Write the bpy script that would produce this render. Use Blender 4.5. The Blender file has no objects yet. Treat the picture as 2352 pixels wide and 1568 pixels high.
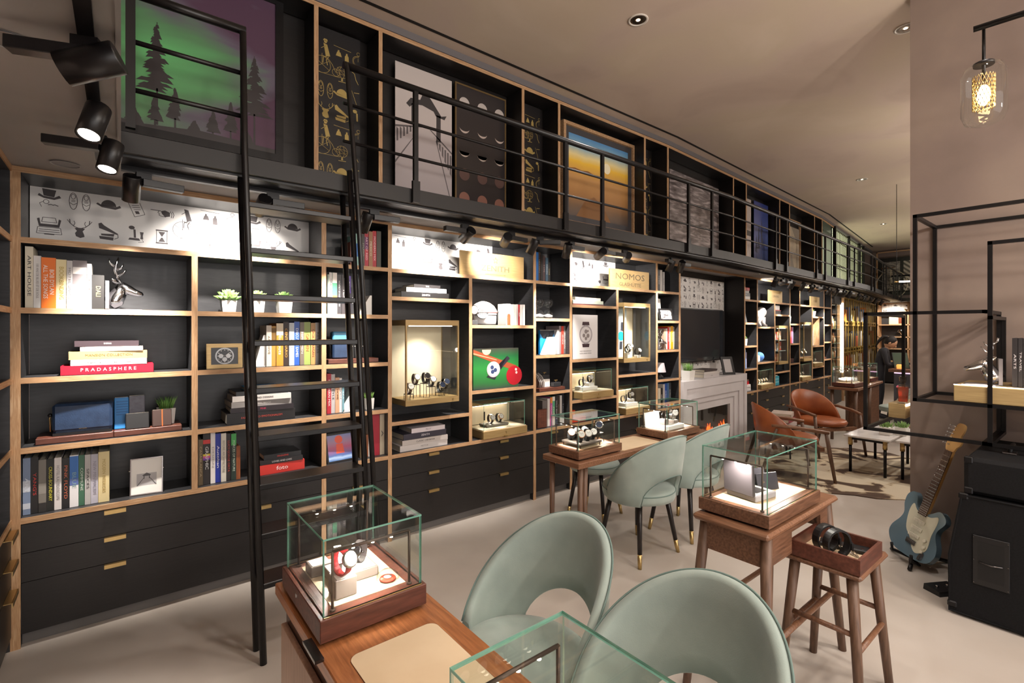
import bpy, math, random
from mathutils import Vector, Matrix
random.seed(7)
R=math.radians
scene=bpy.context.scene
COL=scene.collection
# ---------------------------------------------------------------- camera, world, exposure
cam=bpy.data.cameras.new('camera'); camo=bpy.data.objects.new('camera',cam); COL.objects.link(camo)
camo.location=(0,0,1.55); camo.rotation_euler=(R(90),0,R(-38.7))
cam.sensor_fit='HORIZONTAL'; cam.sensor_width=36; cam.lens=17.158; cam.shift_y=-0.01127; cam.clip_start=0.05
scene.camera=camo
w=bpy.data.worlds.new('world'); scene.world=w; w.use_nodes=True
w.node_tree.nodes['Background'].inputs[0].default_value=(1.0,.95,.925,1); w.node_tree.nodes['Background'].inputs[1].default_value=2.2
vs=scene.view_settings; vs.view_transform="Standard"; vs.look="None"; vs.gamma=1; vs.use_curve_mapping=False; vs.exposure=0.36
cy=scene.cycles; cy.max_bounces=9; cy.diffuse_bounces=4; cy.glossy_bounces=4; cy.transmission_bounces=6; cy.transparent_max_bounces=24
cy.sample_clamp_indirect=4; cy.caustics_reflective=False; cy.caustics_refractive=False; cy.use_denoising=True
def lamp(kind,loc,power,color=(1,.86,.72),target=None,size=.03,angle=60,blend=.5,sy=None):
    l=bpy.data.lights.new('lamp',kind); l.energy=power; l.color=color
    if kind=='SPOT': l.spot_size=R(angle); l.spot_blend=blend; l.shadow_soft_size=size
    elif kind=='AREA':
        l.size=size
        if sy: l.shape='RECTANGLE'; l.size_y=sy
    else: l.shadow_soft_size=size
    o=bpy.data.objects.new('lamp',l); COL.objects.link(o); o.location=loc
    if target is not None: o.rotation_euler=(Vector(target)-Vector(loc)).to_track_quat('-Z','Y').to_euler()
    return o
# visible ceiling downlights (built further down), plus unseen ones added as fill
DOWN=[(3.06,2.29),(4.77,1.05),(9.03,2.53),(13.2,3.3)]
for x,y in DOWN+[(1.25,.95),(2.6,.1),(.3,-.8),(6.9,1.1),(11.2,1.6),(3.6,-1.6)]:
    lamp('SPOT',(x,y,3.86),60,(1,.92,.85),(x,y,0),.05,95,.6)
# unseen point lamps added as fill, to brighten the ceiling and balcony
for x,y,e in ((-.1,-1.6,60),(1.9,-1.2,60),(3.0,-.7,50),(7.2,.5,60),(10.5,.9,60),(14.2,1.4,60)):
    lamp('POINT',(x,y,2.55),e,(1,.90,.80),None,.06)
# ---------------------------------------------------------------- helpers
class M:
    def __init__(s): s.v=[]; s.f=[]; s.m=[]; s.sm=[]
    def face(s,pts,mi=0,sm=False):
        n=len(s.v); s.v+= [tuple(p) for p in pts]; s.f.append(tuple(range(n,n+len(pts)))); s.m.append(mi); s.sm.append(sm)
    def box(s,x0,x1,y0,y1,z0,z1,mi=0,X=None):
        n=len(s.v); P=[(x,y,z) for z in (z0,z1) for y in (y0,y1) for x in (x0,x1)]
        if X is not None: P=[tuple(X@Vector(p)) for p in P]
        s.v+=P
        for q in ((0,2,3,1),(4,5,7,6),(0,1,5,4),(2,6,7,3),(0,4,6,2),(1,3,7,5)):
            s.f.append(tuple(n+i for i in q)); s.m.append(mi); s.sm.append(False)
        return s
    def bbox(s,x0,x1,y0,y1,z0,z1,b=.004,mi=0,X=None):   # box with chamfered edges
        n=len(s.v); xs,ys,zs=(x0,x1),(y0,y1),(z0,z1); idx={}
        for i in (0,1):
            for j in (0,1):
                for k in (0,1):
                    sx,sy,sz=(1-2*i),(1-2*j),(1-2*k)
                    for a in range(3):
                        p=[xs[i]+sx*b,ys[j]+sy*b,zs[k]+sz*b]; p[a]=(xs[i],ys[j],zs[k])[a]
                        idx[i,j,k,a]=len(s.v); s.v.append(tuple(X@Vector(p)) if X is not None else tuple(p))
        def q(*t): s.f.append(t); s.m.append(mi); s.sm.append(False)
        I=idx
        for a in range(3):
            for e in (0,1):
                c=[]
                for u,v in ((0,0),(1,0),(1,1),(0,1)):
                    t=[u,v]; t.insert(a,e); c.append(I[t[0],t[1],t[2],a])
                q(*(c if (e==1)==(a!=1) else c[::-1]))
        for a in range(3):
            o=[x for x in range(3) if x!=a]
            for u in (0,1):
                for v in (0,1):
                    t0=[u,v]; t0.insert(a,0); t1=[u,v]; t1.insert(a,1)
                    c=(I[(*t0,o[0])],I[(*t1,o[0])],I[(*t1,o[1])],I[(*t0,o[1])])
                    q(*(c if (u!=v)==(a!=1) else c[::-1]))
        for i in (0,1):
            for j in (0,1):
                for k in (0,1):
                    c=(I[i,j,k,0],I[i,j,k,1],I[i,j,k,2]); q(*(c if (i+j+k)%2==1 else c[::-1]))
        return s
    def ring(s,c,ax,r,n,ph=0,ell=1):
        ax=Vector(ax).normalized(); u=ax.orthogonal().normalized() if abs(ax.z)<.99 else Vector((1,0,0)); w=ax.cross(u)
        return [tuple(Vector(c)+u*(r*math.cos(ph+2*math.pi*i/n))+w*(r*ell*math.sin(ph+2*math.pi*i/n))) for i in range(n)]
    def skin(s,rings,mi=0,sm=True,caps=True):
        n0=len(s.v); n=len(rings[0])
        for r in rings: s.v+=r
        for k in range(len(rings)-1):
            for i in range(n):
                j=(i+1)%n; a=n0+k*n
                s.f.append((a+i,a+j,a+n+j,a+n+i)); s.m.append(mi); s.sm.append(sm)
        if caps:
            s.f.append(tuple(n0+i for i in range(n))[::-1]); s.m.append(mi); s.sm.append(False)
            b=n0+(len(rings)-1)*n; s.f.append(tuple(b+i for i in range(n))); s.m.append(mi); s.sm.append(False)
        return s
    def cyl(s,p0,p1,r0,r1=None,n=12,mi=0,caps=True,sm=True):
        r1=r0 if r1 is None else r1; ax=Vector(p1)-Vector(p0)
        return s.skin([s.ring(p0,ax,r0,n),s.ring(p1,ax,r1,n)],mi,sm,caps)
    def tube(s,pts,r,n=8,mi=0,closed=False):
        pts=[Vector(p) for p in pts]; m=len(pts); rr=r if isinstance(r,(list,tuple)) else [r]*m
        rings=[]; prev=None
        for i,p in enumerate(pts):
            if closed: t=pts[(i+1)%m]-pts[i-1]
            else: t=(pts[min(i+1,m-1)]-pts[max(i-1,0)])
            t.normalize()
            if prev is None: u=t.orthogonal().normalized()
            else:
                u=prev-t*prev.dot(t); u=u.normalized() if u.length>1e-6 else t.orthogonal().normalized()
            prev=u; w=t.cross(u)
            rings.append([tuple(p+u*(rr[i]*math.cos(2*math.pi*k/n))+w*(rr[i]*math.sin(2*math.pi*k/n))) for k in range(n)])
        if closed: rings.append(rings[0])
        return s.skin(rings,mi,True,not closed)
    def lathe(s,prof,c=(0,0,0),n=20,mi=0,X=None,caps=True):
        rings=[]
        for r,z in prof:
            q=[(c[0]+r*math.cos(2*math.pi*i/n),c[1]+r*math.sin(2*math.pi*i/n),c[2]+z) for i in range(n)]
            if X is not None: q=[tuple(X@Vector(p)) for p in q]
            rings.append(q)
        return s.skin(rings,mi,True,caps)
    def ball(s,c,r,n=12,m=8,mi=0,X=None):
        rx,ry,rz=(r,r,r) if not isinstance(r,tuple) else r
        rings=[]
        for j in range(m+1):
            a=-math.pi/2+math.pi*(j+.02*(j==0)-.02*(j==m))/m
            q=[(c[0]+rx*math.cos(a)*math.cos(2*math.pi*i/n),c[1]+ry*math.cos(a)*math.sin(2*math.pi*i/n),c[2]+rz*math.sin(a)) for i in range(n)]
            if X is not None: q=[tuple(X@Vector(p)) for p in q]
            rings.append(q)
        return s.skin(rings,mi,True,True)
    def prism(s,poly,t,o=(0,0,0),u=(1,0,0),v=(0,0,1),mi=0,sm=False,side=None):   # 2-D outline pushed along u x v by t
        o,u,v=Vector(o),Vector(u),Vector(v); nrm=u.cross(v).normalized()*t
        A=[tuple(o+u*a+v*b) for a,b in poly]; B=[tuple(Vector(p)+nrm) for p in A]
        s.face(A[::-1],mi); s.face(B,mi)
        n=len(s.v); k=len(poly); s.v+=A+B
        for i in range(k):
            j=(i+1)%k; s.f.append((n+i,n+j,n+k+j,n+k+i)); s.m.append(mi if side is None else side); s.sm.append(sm)
        return s
    def build(s,name,mat,parent=None,loc=None,rz=0):
        me=bpy.data.meshes.new(name); me.from_pydata(s.v,[],s.f)
        for m in (mat if isinstance(mat,(list,tuple)) else [mat]): me.materials.append(m)
        me.polygons.foreach_set('material_index',s.m); me.polygons.foreach_set('use_smooth',s.sm); me.update()
        o=bpy.data.objects.new(name,me); COL.objects.link(o)
        if parent is not None: o.parent=parent
        if loc is not None: o.location=loc
        if rz: o.rotation_euler=(0,0,rz)
        return o
def fixn(o):    # outward normals
    import bmesh
    b=bmesh.new(); b.from_mesh(o.data); bmesh.ops.recalc_face_normals(b,faces=b.faces); b.to_mesh(o.data); b.free(); return o
LABELS={}
def tag(o,label,cat,group=None):
    o['label']=label; o['category']=cat
    if group: o['group']=group
    elif label in LABELS: print('DUPLICATE LABEL',label)
    if not 4<=len(label.split())<=16: print('LABEL LENGTH',label)
    LABELS[label]=1
    return o
def thing(name,label,cat,loc=(0,0,0),rz=0,group=None):
    o=bpy.data.objects.new(name,None); COL.objects.link(o); o.empty_display_size=.05
    o.location=loc; o.rotation_euler=(0,0,rz); return tag(o,label,cat,group)
def struct(o): o['kind']='structure'; return o
def dup(root,loc,rz=None,label=None,group=None,scale=None):
    r=root.copy(); COL.objects.link(r); r.location=loc
    if rz is not None: r.rotation_euler=(0,0,rz)
    if scale: r.scale=(scale,)*3
    if label: r['label']=label; LABELS[label]=1
    if group: r['group']=group
    for ch in root.children:
        c=ch.copy(); COL.objects.link(c); c.parent=r
        for g in ch.children:
            d=g.copy(); COL.objects.link(d); d.parent=c
    return r
# ---------------------------------------------------------------- materials
def lin(h):
    h=h.lstrip('#'); h=h if len(h)==6 else ''.join(q*2 for q in h); c=[int(h[i:i+2],16)/255 for i in (0,2,4)]
    return tuple((x/12.92 if x<=.04045 else ((x+.055)/1.055)**2.4) for x in c)+(1,)
MC={}
def newmat(name):
    m=bpy.data.materials.new(name); m.use_nodes=True; return m,m.node_tree,m.node_tree.nodes['Principled BSDF']
def mat(h,rough=.5,metal=0,emit=0,spec=.5,coat=0):
    k=(h,rough,metal,emit,spec,coat)
    if k not in MC:
        m,t,b=newmat('plain_'+h.strip('#')); b.inputs['Base Color'].default_value=lin(h); b.inputs['Roughness'].default_value=rough; b.inputs['Metallic'].default_value=metal
        b.inputs['Specular IOR Level'].default_value=spec; b.inputs['Coat Weight'].default_value=coat
        if emit: b.inputs['Emission Color'].default_value=lin(h); b.inputs['Emission Strength'].default_value=emit
        MC[k]=m
    return MC[k]
def N(t,typ,**kw):
    n=t.nodes.new(typ)
    for k,v in kw.items():
        if k in n.inputs: n.inputs[k].default_value=v
        else: setattr(n,k,v)
    return n
def ramp(t,fac,stops):
    r=t.nodes.new('ShaderNodeValToRGB'); e=r.color_ramp.elements
    while len(e)<len(stops): e.new(.5)
    for x,(p,h) in zip(e,stops): x.position=p; x.color=lin(h)
    t.links.new(fac,r.inputs[0]); return r
def noisy(name,stops,scale=(1,1,1),detail=4,nscale=4,rough=.6,bump=0,bscale=60,metal=0,coords='Object',dist=0,coat=0,bd=.01):
    m,t,b=newmat(name); L=t.links
    tc=N(t,'ShaderNodeTexCoord'); mp=N(t,'ShaderNodeMapping'); mp.inputs['Scale'].default_value=scale
    L.new(tc.outputs[coords],mp.inputs[0]); n=N(t,'ShaderNodeTexNoise',Scale=nscale,Detail=detail,Distortion=dist); L.new(mp.outputs[0],n.inputs['Vector'])
    r=ramp(t,n.outputs[0],stops); L.new(r.outputs[0],b.inputs['Base Color']); b.inputs['Roughness'].default_value=rough; b.inputs['Metallic'].default_value=metal; b.inputs['Coat Weight'].default_value=coat
    if bump:
        n2=N(t,'ShaderNodeTexNoise',Scale=bscale,Detail=3); L.new(mp.outputs[0],n2.inputs['Vector'])
        bp=N(t,'ShaderNodeBump',Strength=bump,Distance=bd); L.new(n2.outputs[0],bp.inputs['Height']); L.new(bp.outputs[0],b.inputs['Normal'])
    return m
def grad(name,stops,axis='Z',rough=.35,noise=0,nscale=3,emit=0):   # picture print: colour ramp over the object's own bounds
    m,t,b=newmat(name); L=t.links
    tc=N(t,'ShaderNodeTexCoord'); sp=N(t,'ShaderNodeSeparateXYZ'); L.new(tc.outputs['Generated'],sp.inputs[0]); f=sp.outputs[axis]
    if noise:
        n=N(t,'ShaderNodeTexNoise',Scale=nscale,Detail=6); L.new(tc.outputs['Generated'],n.inputs['Vector'])
        ma=N(t,'ShaderNodeMath',operation='MULTIPLY_ADD'); L.new(n.outputs[0],ma.inputs[0]); ma.inputs[1].default_value=noise; L.new(f,ma.inputs[2])
        mb=N(t,'ShaderNodeMath',operation='SUBTRACT'); L.new(ma.outputs[0],mb.inputs[0]); mb.inputs[1].default_value=noise/2; f=mb.outputs[0]
    r=ramp(t,f,stops); L.new(r.outputs[0],b.inputs['Base Color']); b.inputs['Roughness'].default_value=rough
    return m
PLY=noisy('plywood_edge',[(.3,'#a8743f'),(.45,'#c99a63'),(.6,'#b78450'),(.75,'#dab07a')],(1,1,1),3,40,.55)
def plymat(name,scale):
    return noisy(name,[(.30,'#9c7350'),(.42,'#c39c74'),(.5,'#ac835c'),(.6,'#caa680'),(.75,'#d4b48f')],scale,5,6,.55,.1,60)
PLYX=plymat('plywood_edge_horizontal',(1.2,8,40)); PLYZ=plymat('plywood_edge_vertical',(40,8,1.2))
BLK=noisy('black_oak_laminate',[(.3,'#151212'),(.7,'#201c1b')],(2,2,40),4,5,.42,.05,60)
BLKIN=noisy('shelf_dark_laminate',[(.3,'#2f2f31'),(.7,'#3a3a3c')],(3,3,20),4,4,.36)
STEEL=mat('#100e10',.4,.3); STEEL2=noisy('black_steel',[(.3,'#0d0b0d'),(.7,'#161415')],(3,3,3),3,6,.36)
FASC=noisy('dark_steel_plate',[(.3,'#0d0b0b'),(.7,'#141111')],(2,2,2),3,3,.5)
GOLD=mat('#b89a5c',.32,.85); BRASS=mat('#c8ab74',.3,.9); CHAMP=noisy('champagne_metal',[(.3,'#a5895a'),(.7,'#b89c6b')],(2,2,60),3,4,.42,0,metal=.35)
CREAM=mat('#e9dcc0',.6); WHITE=mat('#e8e4df',.5); OFFW=mat('#f2efe9',.55); PAGES=mat('#e6ddcb',.8)
CHROME=mat('#d8d8da',.12,1.0); DKCHROME=mat('#6b6868',.25,1.0)
WAL=noisy('walnut',[(.25,'#553a2b'),(.45,'#6f4d39'),(.6,'#7e5943'),(.8,'#8d674f')],(2.2,26,26),6,4,.42,.06,40,dist=.4)
WALX=noisy('walnut_long',[(.25,'#634431'),(.45,'#7d5740'),(.62,'#8d654b'),(.8,'#9c7256')],(24,1.6,24),6,4,.36,.05,40,dist=.4)
WALZ=noisy('walnut_upright',[(.25,'#4c372b'),(.45,'#634938'),(.6,'#705443'),(.8,'#7d604d')],(26,26,1.6),6,4,.45,.06,40,dist=.4)
MAHOG=noisy('dark_red_wood',[(.3,'#4c2a20'),(.6,'#653a2d'),(.8,'#754838')],(3,20,20),5,4,.4)
VELVET=noisy('sage_velvet',[(.3,'#919f99'),(.5,'#9daba4'),(.7,'#abb8b0')],(1,1,1),5,5,.85,.15,300,bd=.002)
b_=VELVET.node_tree.nodes['Principled BSDF']; b_.inputs['Sheen Weight'].default_value=.35; b_.inputs['Sheen Roughness'].default_value=.4
PIPING=mat('#6d827c',.8); DKLEG=mat('#1d1615',.35); FELT=noisy('tan_leather_inlay',[(.3,'#dcc3a0'),(.7,'#e5cfae')],(1,1,1),4,6,.5)
LEATHER=noisy('cognac_leather',[(.3,'#8a4723'),(.5,'#9d552c'),(.75,'#b06638')],(1,1,1),5,6,.38,.2,160,bd=.002)
NAVY=noisy('navy_leather',[(.3,'#20304a'),(.7,'#2a3d5a')],(1,1,1),4,30,.42,.25,220,bd=.002)
CONC=noisy('concrete_plaster',[(.25,'#73645b'),(.45,'#807068'),(.6,'#88786e'),(.8,'#938378')],(1,1,1),8,1.6,.8,.08,18)
FLOOR=noisy('polished_cement_floor',[(.2,'#aaa097'),(.42,'#b8aea4'),(.6,'#c2b9b0'),(.85,'#cec7be')],(1,1,1),9,1.3,.42,.04,14)
CEIL=noisy('brushed_plaster_ceiling',[(.25,'#b8a597'),(.45,'#c9b7a8'),(.6,'#cbbba6'),(.8,'#d6c6b4')],(1,1,1),9,.9,.85,.1,9,dist=.6)
SOFF=noisy('grey_soffit',[(.3,'#8d8986'),(.7,'#999592')],(1,1,1),4,2,.7); COVE=mat('#6f6c6e',.6)
MARBLE=noisy('white_marble',[(.35,'#d9d5d4'),(.5,'#ece9e6'),(.62,'#e2dedc'),(.75,'#b9b4b4')],(1,1,1),9,3,.15,dist=1.2)
HIDE=noisy('cow_hide',[(.5,'#d8cbb2'),(.54,'#cdbb9c'),(.57,'#5a4434'),(.72,'#2f221a')],(1,1,1),7,2.1,.8,.3,200,dist=1.0)
LEAF=noisy('succulent_leaf',[(.3,'#5f8f4a'),(.7,'#a8c878')],(1,1,1),3,20,.5); GRASSM=noisy('grass_blade',[(.3,'#4f8a3a'),(.7,'#9cc86a')],(1,1,1),3,20,.6)
TOLEX=noisy('black_tolex',[(.3,'#08080a'),(.7,'#121215')],(1,1,1),2,120,.75,.5,300,bd=.002); TOLEX.node_tree.nodes['Principled BSDF'].inputs['Specular IOR Level'].default_value=.25
INK=mat('#575254',.7); GOLDINK=mat('#b79f5e',.5,.2); PAPER=mat('#f3f1ef',.7); BLKPAPER=mat('#1d1a1b',.5)
LED=mat('#fff3e0',.5,0,9); LEDW=mat('#ffedd2',.5,0,6)
def glassmat(name,tint,edge=False,refl=.9,pw_=4.5,amp=.9):
    m=bpy.data.materials.new(name); m.use_nodes=True; t=m.node_tree; t.nodes.clear(); L=t.links
    o=N(t,'ShaderNodeOutputMaterial'); mx=N(t,'ShaderNodeMixShader'); tr=N(t,'ShaderNodeBsdfTransparent'); tr.inputs[0].default_value=tint
    gl=N(t,'ShaderNodeBsdfGlossy',Roughness=.01); gl.inputs[0].default_value=(refl,refl,refl,1)
    lw=N(t,'ShaderNodeLayerWeight',Blend=.5); pw=N(t,'ShaderNodeMath',operation='POWER'); L.new(lw.outputs['Facing'],pw.inputs[0]); pw.inputs[1].default_value=pw_; fr=N(t,'ShaderNodeMath',operation='MULTIPLY_ADD'); L.new(pw.outputs[0],fr.inputs[0]); fr.inputs[1].default_value=amp; fr.inputs[2].default_value=.035; L.new(fr.outputs[0],mx.inputs[0]); L.new(tr.outputs[0],mx.inputs[1]); L.new(gl.outputs[0],mx.inputs[2]); L.new(mx.outputs[0],o.inputs[0])
    return m
GLASS=glassmat('clear_glass',(.97,.985,.975,1)); BLOWN=glassmat('blown_glass',(.86,.87,.88,1),False,.95,2.2,.95)
m,t,b=newmat('glass_edge'); b.inputs['Base Color'].default_value=lin('#86c4b1'); b.inputs['Roughness'].default_value=.15; b.inputs['Transmission Weight'].default_value=.35; GEDGE=m
def pane(mb,x0,x1,y0,y1,z0,z1):    # a glass sheet: big faces clear, rims green
    n=len(mb.f); mb.box(x0,x1,y0,y1,z0,z1); d=[x1-x0,y1-y0,z1-z0]; a=d.index(min(d))
    ax=[2,2,1,1,0,0]
    for i in range(6): mb.m[n+i]=0 if ax[i]==a else 1
TEXTS=[]
def text(s,size,parent,loc,rot,m,width=None,name='lettering',al='CENTER',sx=1,bold=0):
    c=bpy.data.curves.new(name,'FONT'); c.body=s; c.size=size; c.align_x=al; c.align_y='CENTER'; c.extrude=.0002; c.materials.append(m); c.resolution_u=2
    if bold: c.offset=bold
    o=bpy.data.objects.new(name,c); COL.objects.link(o); o.location=loc; o.rotation_euler=rot; o.scale=(sx,1,1)
    if parent is not None: o.parent=parent
    TEXTS.append((o,width)); return o
def bake_texts():      # turn the lettering into meshes, scaled to the width it has to fill
    dg=bpy.context.evaluated_depsgraph_get(); dg.update(); done={}
    for o,wd in TEXTS:
        me=bpy.data.meshes.new_from_object(o.evaluated_get(dg)); xs=[v.co.x for v in me.vertices]
        if not xs: continue
        w_=max(xs)-min(xs)
        for m_ in o.data.materials:
            if not me.materials: me.materials.append(m_)
        n=bpy.data.objects.new(o.name.split('.')[0],me); COL.objects.link(n); n.parent=o.parent; n.location=o.location; n.rotation_euler=o.rotation_euler; n.scale=o.scale
        if wd: k=wd/w_; n.scale=(k,min(max(k,.55),1.25),1)
        bpy.data.objects.remove(o)
FACE=(R(90),0,0)             # lettering that faces -y, reading along +x
DOWNR=(R(90),R(90),0)        # lettering that faces -y, reading downwards
# shelf-wall frames: s along the wall, off into it, z up
FR={'A':((0,3.345),0.0),'B':((5.29,3.345),R(3.2)),'C':((11.27,3.68),R(7.3))}
def W(f,s,off,z):
    (ox,oy),a=FR[f]; return (ox+s*math.cos(a)-off*math.sin(a),oy+s*math.sin(a)+off*math.cos(a),z)
def RZ(f): return FR[f][1]
# ---------------------------------------------------------------- printed motifs of the wallpaper
def arc(cx,cy,rx,ry=None,a0=0,a1=360,n=14):
    ry=rx if ry is None else ry
    return [(cx+rx*math.cos(R(a0+(a1-a0)*i/n)),cy+ry*math.sin(R(a0+(a1-a0)*i/n))) for i in range(n+1)]
def Fl(*p): return ('F',list(p))
def Ln(w,*p): return ('L',list(p),w)
def Ar(w,*a,**k): return ('L',arc(*a,**k),w)
def Fa(*a,**k): return ('F',arc(*a,**k)[:-1])
IC={
'hat':[Fl((-.28,.5),(.28,.46),(.2,.08),(-.22,.12)),Fl((-.45,.1),(-.2,-.02),(.2,-.06),(.48,.08),(.4,.2),(.2,.06),(-.22,.1),(-.4,.22)),Ar(.03,-.12,-.2,.11),Ln(.025,(-.23,-.2),(-.38,-.3),(-.3,-.5)),Ln(.05,(-.05,-.36),(.08,-.32),(.15,-.36),(.22,-.32),(.36,-.38))],
'shoes':[x for d in (-.27,.27) for x in (Ar(.035,d,0,.17,.46),Ar(.03,d,.25,.09,.13),Ln(.03,(d-.14,-.1),(d,-.2),(d+.14,-.1)),Ln(.03,(d-.08,.05),(d+.08,.05)),Ln(.03,(d-.08,-.02),(d+.08,-.02)))],
'bowler':[Fl(*arc(0,-.05,.34,.36,0,180)),Fl((-.55,.02),(-.3,-.14),(.3,-.2),(.56,-.06),(.5,.06),(.3,-.06),(-.3,-.02),(-.48,.1))],
'news':[Ln(.03,(-.4,.42),(.12,.5),(.42,-.28),(-.06,-.48),(-.4,.42)),Ln(.05,(-.26,.32),(.08,.36)),Ln(.03,(-.2,.18),(.14,.22)),Ln(.03,(-.16,.06),(.18,.1)),Ln(.03,(-.1,-.06),(.22,-.02)),Fl((-.06,-.14),(.12,-.12),(.18,-.28),(.0,-.3))],
'hand':[Ln(.05,(-.55,.08),(-.05,.06)),Ln(.035,(-.15,.04),(-.2,-.05),(-.12,-.12),(-.14,-.2),(-.02,-.26),(.2,-.28)),Fl((-.05,.05),(.15,.12),(.4,.02),(.4,-.22),(.15,-.28),(.0,-.1)),Ln(.04,(.42,.1),(.5,-.1),(.46,-.3)),Ln(.04,(.52,.1),(.6,-.1),(.55,-.3))],
'rider':[Ar(.025,-.2,-.95,.5,.5,n=22),Ar(.025,.62,-1.2,.22,.22),Ln(.035,(-.15,-.42),(.15,-.5),(.4,-.78),(.62,-1.2)),Ln(.03,(-.2,-.95),(-.2,-.3)),Ln(.02,(-.62,-1.22),(.2,-.68)),Ln(.02,(-.6,-.7),(.22,-1.2)),Fl((-.12,.35),(.1,.3),(.28,-.35),(.02,-.4)),Fa(.0,.45,.09),Fl((-.14,.5),(.14,.5),(.09,.62),(-.08,.62)),Ln(.06,(.1,-.38),(-.12,-.5),(-.15,-.85)),Ln(.06,(.18,-.4),(.05,-.62),(.12,-.92)),Ln(.04,(0,.2),(-.25,-.0)),Ln(.02,(-.5,-1.46),(.85,-1.43))],
'ink':[Ln(.03,(-.5,.42),(.55,.34)),Fl((-.38,-.15),(-.02,-.15),(-.1,.1),(-.16,.12),(-.16,.22),(-.26,.22),(-.26,.12),(-.3,.1)),Fl((.16,-.4),(.42,-.4),(.4,-.02),(.34,.06),(.34,.16),(.24,.16),(.24,.06),(.17,-.02))],
'watch':[Ar(.03,0,-.1,.34,n=18),Ar(.02,0,-.1,.28,n=18),Ar(.03,.02,.38,.1),Ln(.03,(0,.24),(0,.3)),Ln(.02,(0,-.1),(.0,.1)),Ln(.02,(0,-.1),(.12,-.16))],
'type':[Ln(.03,(-.25,.45),(.25,.45),(.3,.2),(-.3,.2),(-.25,.45)),Fl((-.48,.36),(-.38,.4),(-.34,.1),(.34,.1),(.38,.4),(.48,.36),(.4,-.05),(-.4,-.05)),Ln(.03,(-.45,-.08),(.45,-.08),(.5,-.42),(-.5,-.42),(-.45,-.08)),Ln(.04,(-.4,-.2),(.4,-.2)),Ln(.04,(-.42,-.31),(.42,-.31)),Fl((-.2,-.42),(.2,-.42),(.2,-.47),(-.2,-.47))],
'stag':[Ln(.045,(-.08,.05),(-.22,.1),(-.4,.28),(-.42,.5)),Ln(.045,(.08,.05),(.22,.1),(.4,.28),(.42,.5)),Ln(.03,(-.4,.28),(-.52,.46)),Ln(.03,(.4,.28),(.52,.46)),Ln(.03,(-.26,.14),(-.2,.3),(-.24,.42)),Ln(.03,(.26,.14),(.2,.3),(.24,.42)),Fl((-.22,.02),(-.1,.06),(.1,.06),(.22,.02),(.12,-.12),(.18,-.3),(.2,-.42),(.02,-.5),(-.16,-.42),(-.2,-.25),(-.12,-.12))],
'gram':[Fl((-.45,.42),(-.32,.48),(-.2,.34),(.42,-.08),(.36,-.14),(-.3,.12),(-.42,.16)),Ln(.04,(.4,-.1),(.42,-.3),(.25,-.4)),Fl((-.34,-.14),(.26,-.1),(.22,-.26),(-.32,-.24)),Fl((-.42,-.28),(.22,-.3),(.2,-.48),(-.38,-.44))],
'phone':[Fa(-.2,.38,.14,.11),Fl((-.12,.3),(-.02,.28),(.0,-.2),(-.1,-.2)),Fl((-.3,-.22),(.14,-.22),(.2,-.36),(-.36,-.34)),Fl((.18,.16),(.36,.16),(.32,-.06),(.34,-.26),(.2,-.26),(.22,-.06)),Ln(.025,(.28,-.28),(.36,-.42),(.1,-.46))],
'hour':[Fl((-.3,.42),(.3,.42),(.3,.34),(-.3,.34)),Fl((-.3,-.42),(.3,-.42),(.3,-.34),(-.3,-.34)),Ln(.035,(-.26,.34),(-.26,-.34)),Ln(.035,(.26,.34),(.26,-.34)),Fl((-.17,.3),(.17,.3),(.02,.02),(-.02,.02)),Fl((-.17,-.3),(.17,-.3),(.03,-.04),(-.03,-.04))],
'globe':[Ar(.025,0,.12,.34,n=18),Ar(.02,0,.12,.34,.12,n=18),Ar(.02,0,.12,.14,.34,n=18),Ln(.02,(-.3,.36),(.3,-.1)),Fl((-.04,-.22),(.04,-.22),(.06,-.4),(-.06,-.4)),Ln(.05,(-.22,-.46),(.24,-.44))],
'pipe':[Ln(.05,(-.45,.42),(-.22,.28),(-.14,-.05),(.02,-.32)),Fl((-.04,-.2),(.1,-.1),(.4,-.14),(.42,-.3),(.3,-.46),(.08,-.42))],
}
ROWA=['hat','shoes','bowler','news','hand','rider','ink','watch']; ROWB=['type','stag','gram','phone','hour',None,'globe','pipe']
def icon(mb,nm,cx,cz,s,y,clip):
    x0,x1,z0,z1=clip
    def ok(ps): return all(x0<=p[0]<=x1 and z0<=p[1]<=z1 for p in ps)
    for e in IC[nm]:
        P=[(cx+a*s,cz+b*s) for a,b in e[1]]
        if e[0]=='F':
            if ok(P): mb.face([(a,y,b) for a,b in P])
        else:
            hw=e[2]*s*.30+.0004
            for (a,b),(c,d) in zip(P,P[1:]):
                if not ok([(a,b),(c,d)]): continue
                dx,dz=c-a,d-b; l=math.hypot(dx,dz) or 1; nx,nz=-dz/l*hw,dx/l*hw
                mb.face([(a+nx,y,b+nz),(a-nx,y,b-nz),(c-nx,y,d-nz),(c+nx,y,d+nz)])
def wallpaper(parent,x0,x1,z0,z1,y,dark=False,cell=.124,row=.15,start=0,size=.1,top=.055):
    b=M(); b.box(x0,x1,y,y+.008,z0,z1); p=b.build('wallpaper_panel',BLKPAPER if dark else PAPER,parent)
    mb=M(); z=z1-top; r=0
    while z>z0-.05:
        base=ROWA if r%2==0 else ROWB; sh=4*(r//2)
        c=0; x=x0+(.095 if dark else .075)
        while x<x1:
            nm=base[(c+start-sh)%8]
            if nm: icon(mb,nm,x,z,size,y-.0008,(x0+.002,x1-.002,z0+.002,z1-.002))
            c+=1; x+=cell
        z-=row; r+=1
    o=mb.build('printed_motifs',GOLDINK if dark else INK,p); o['kind']='stuff'
    return p
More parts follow.
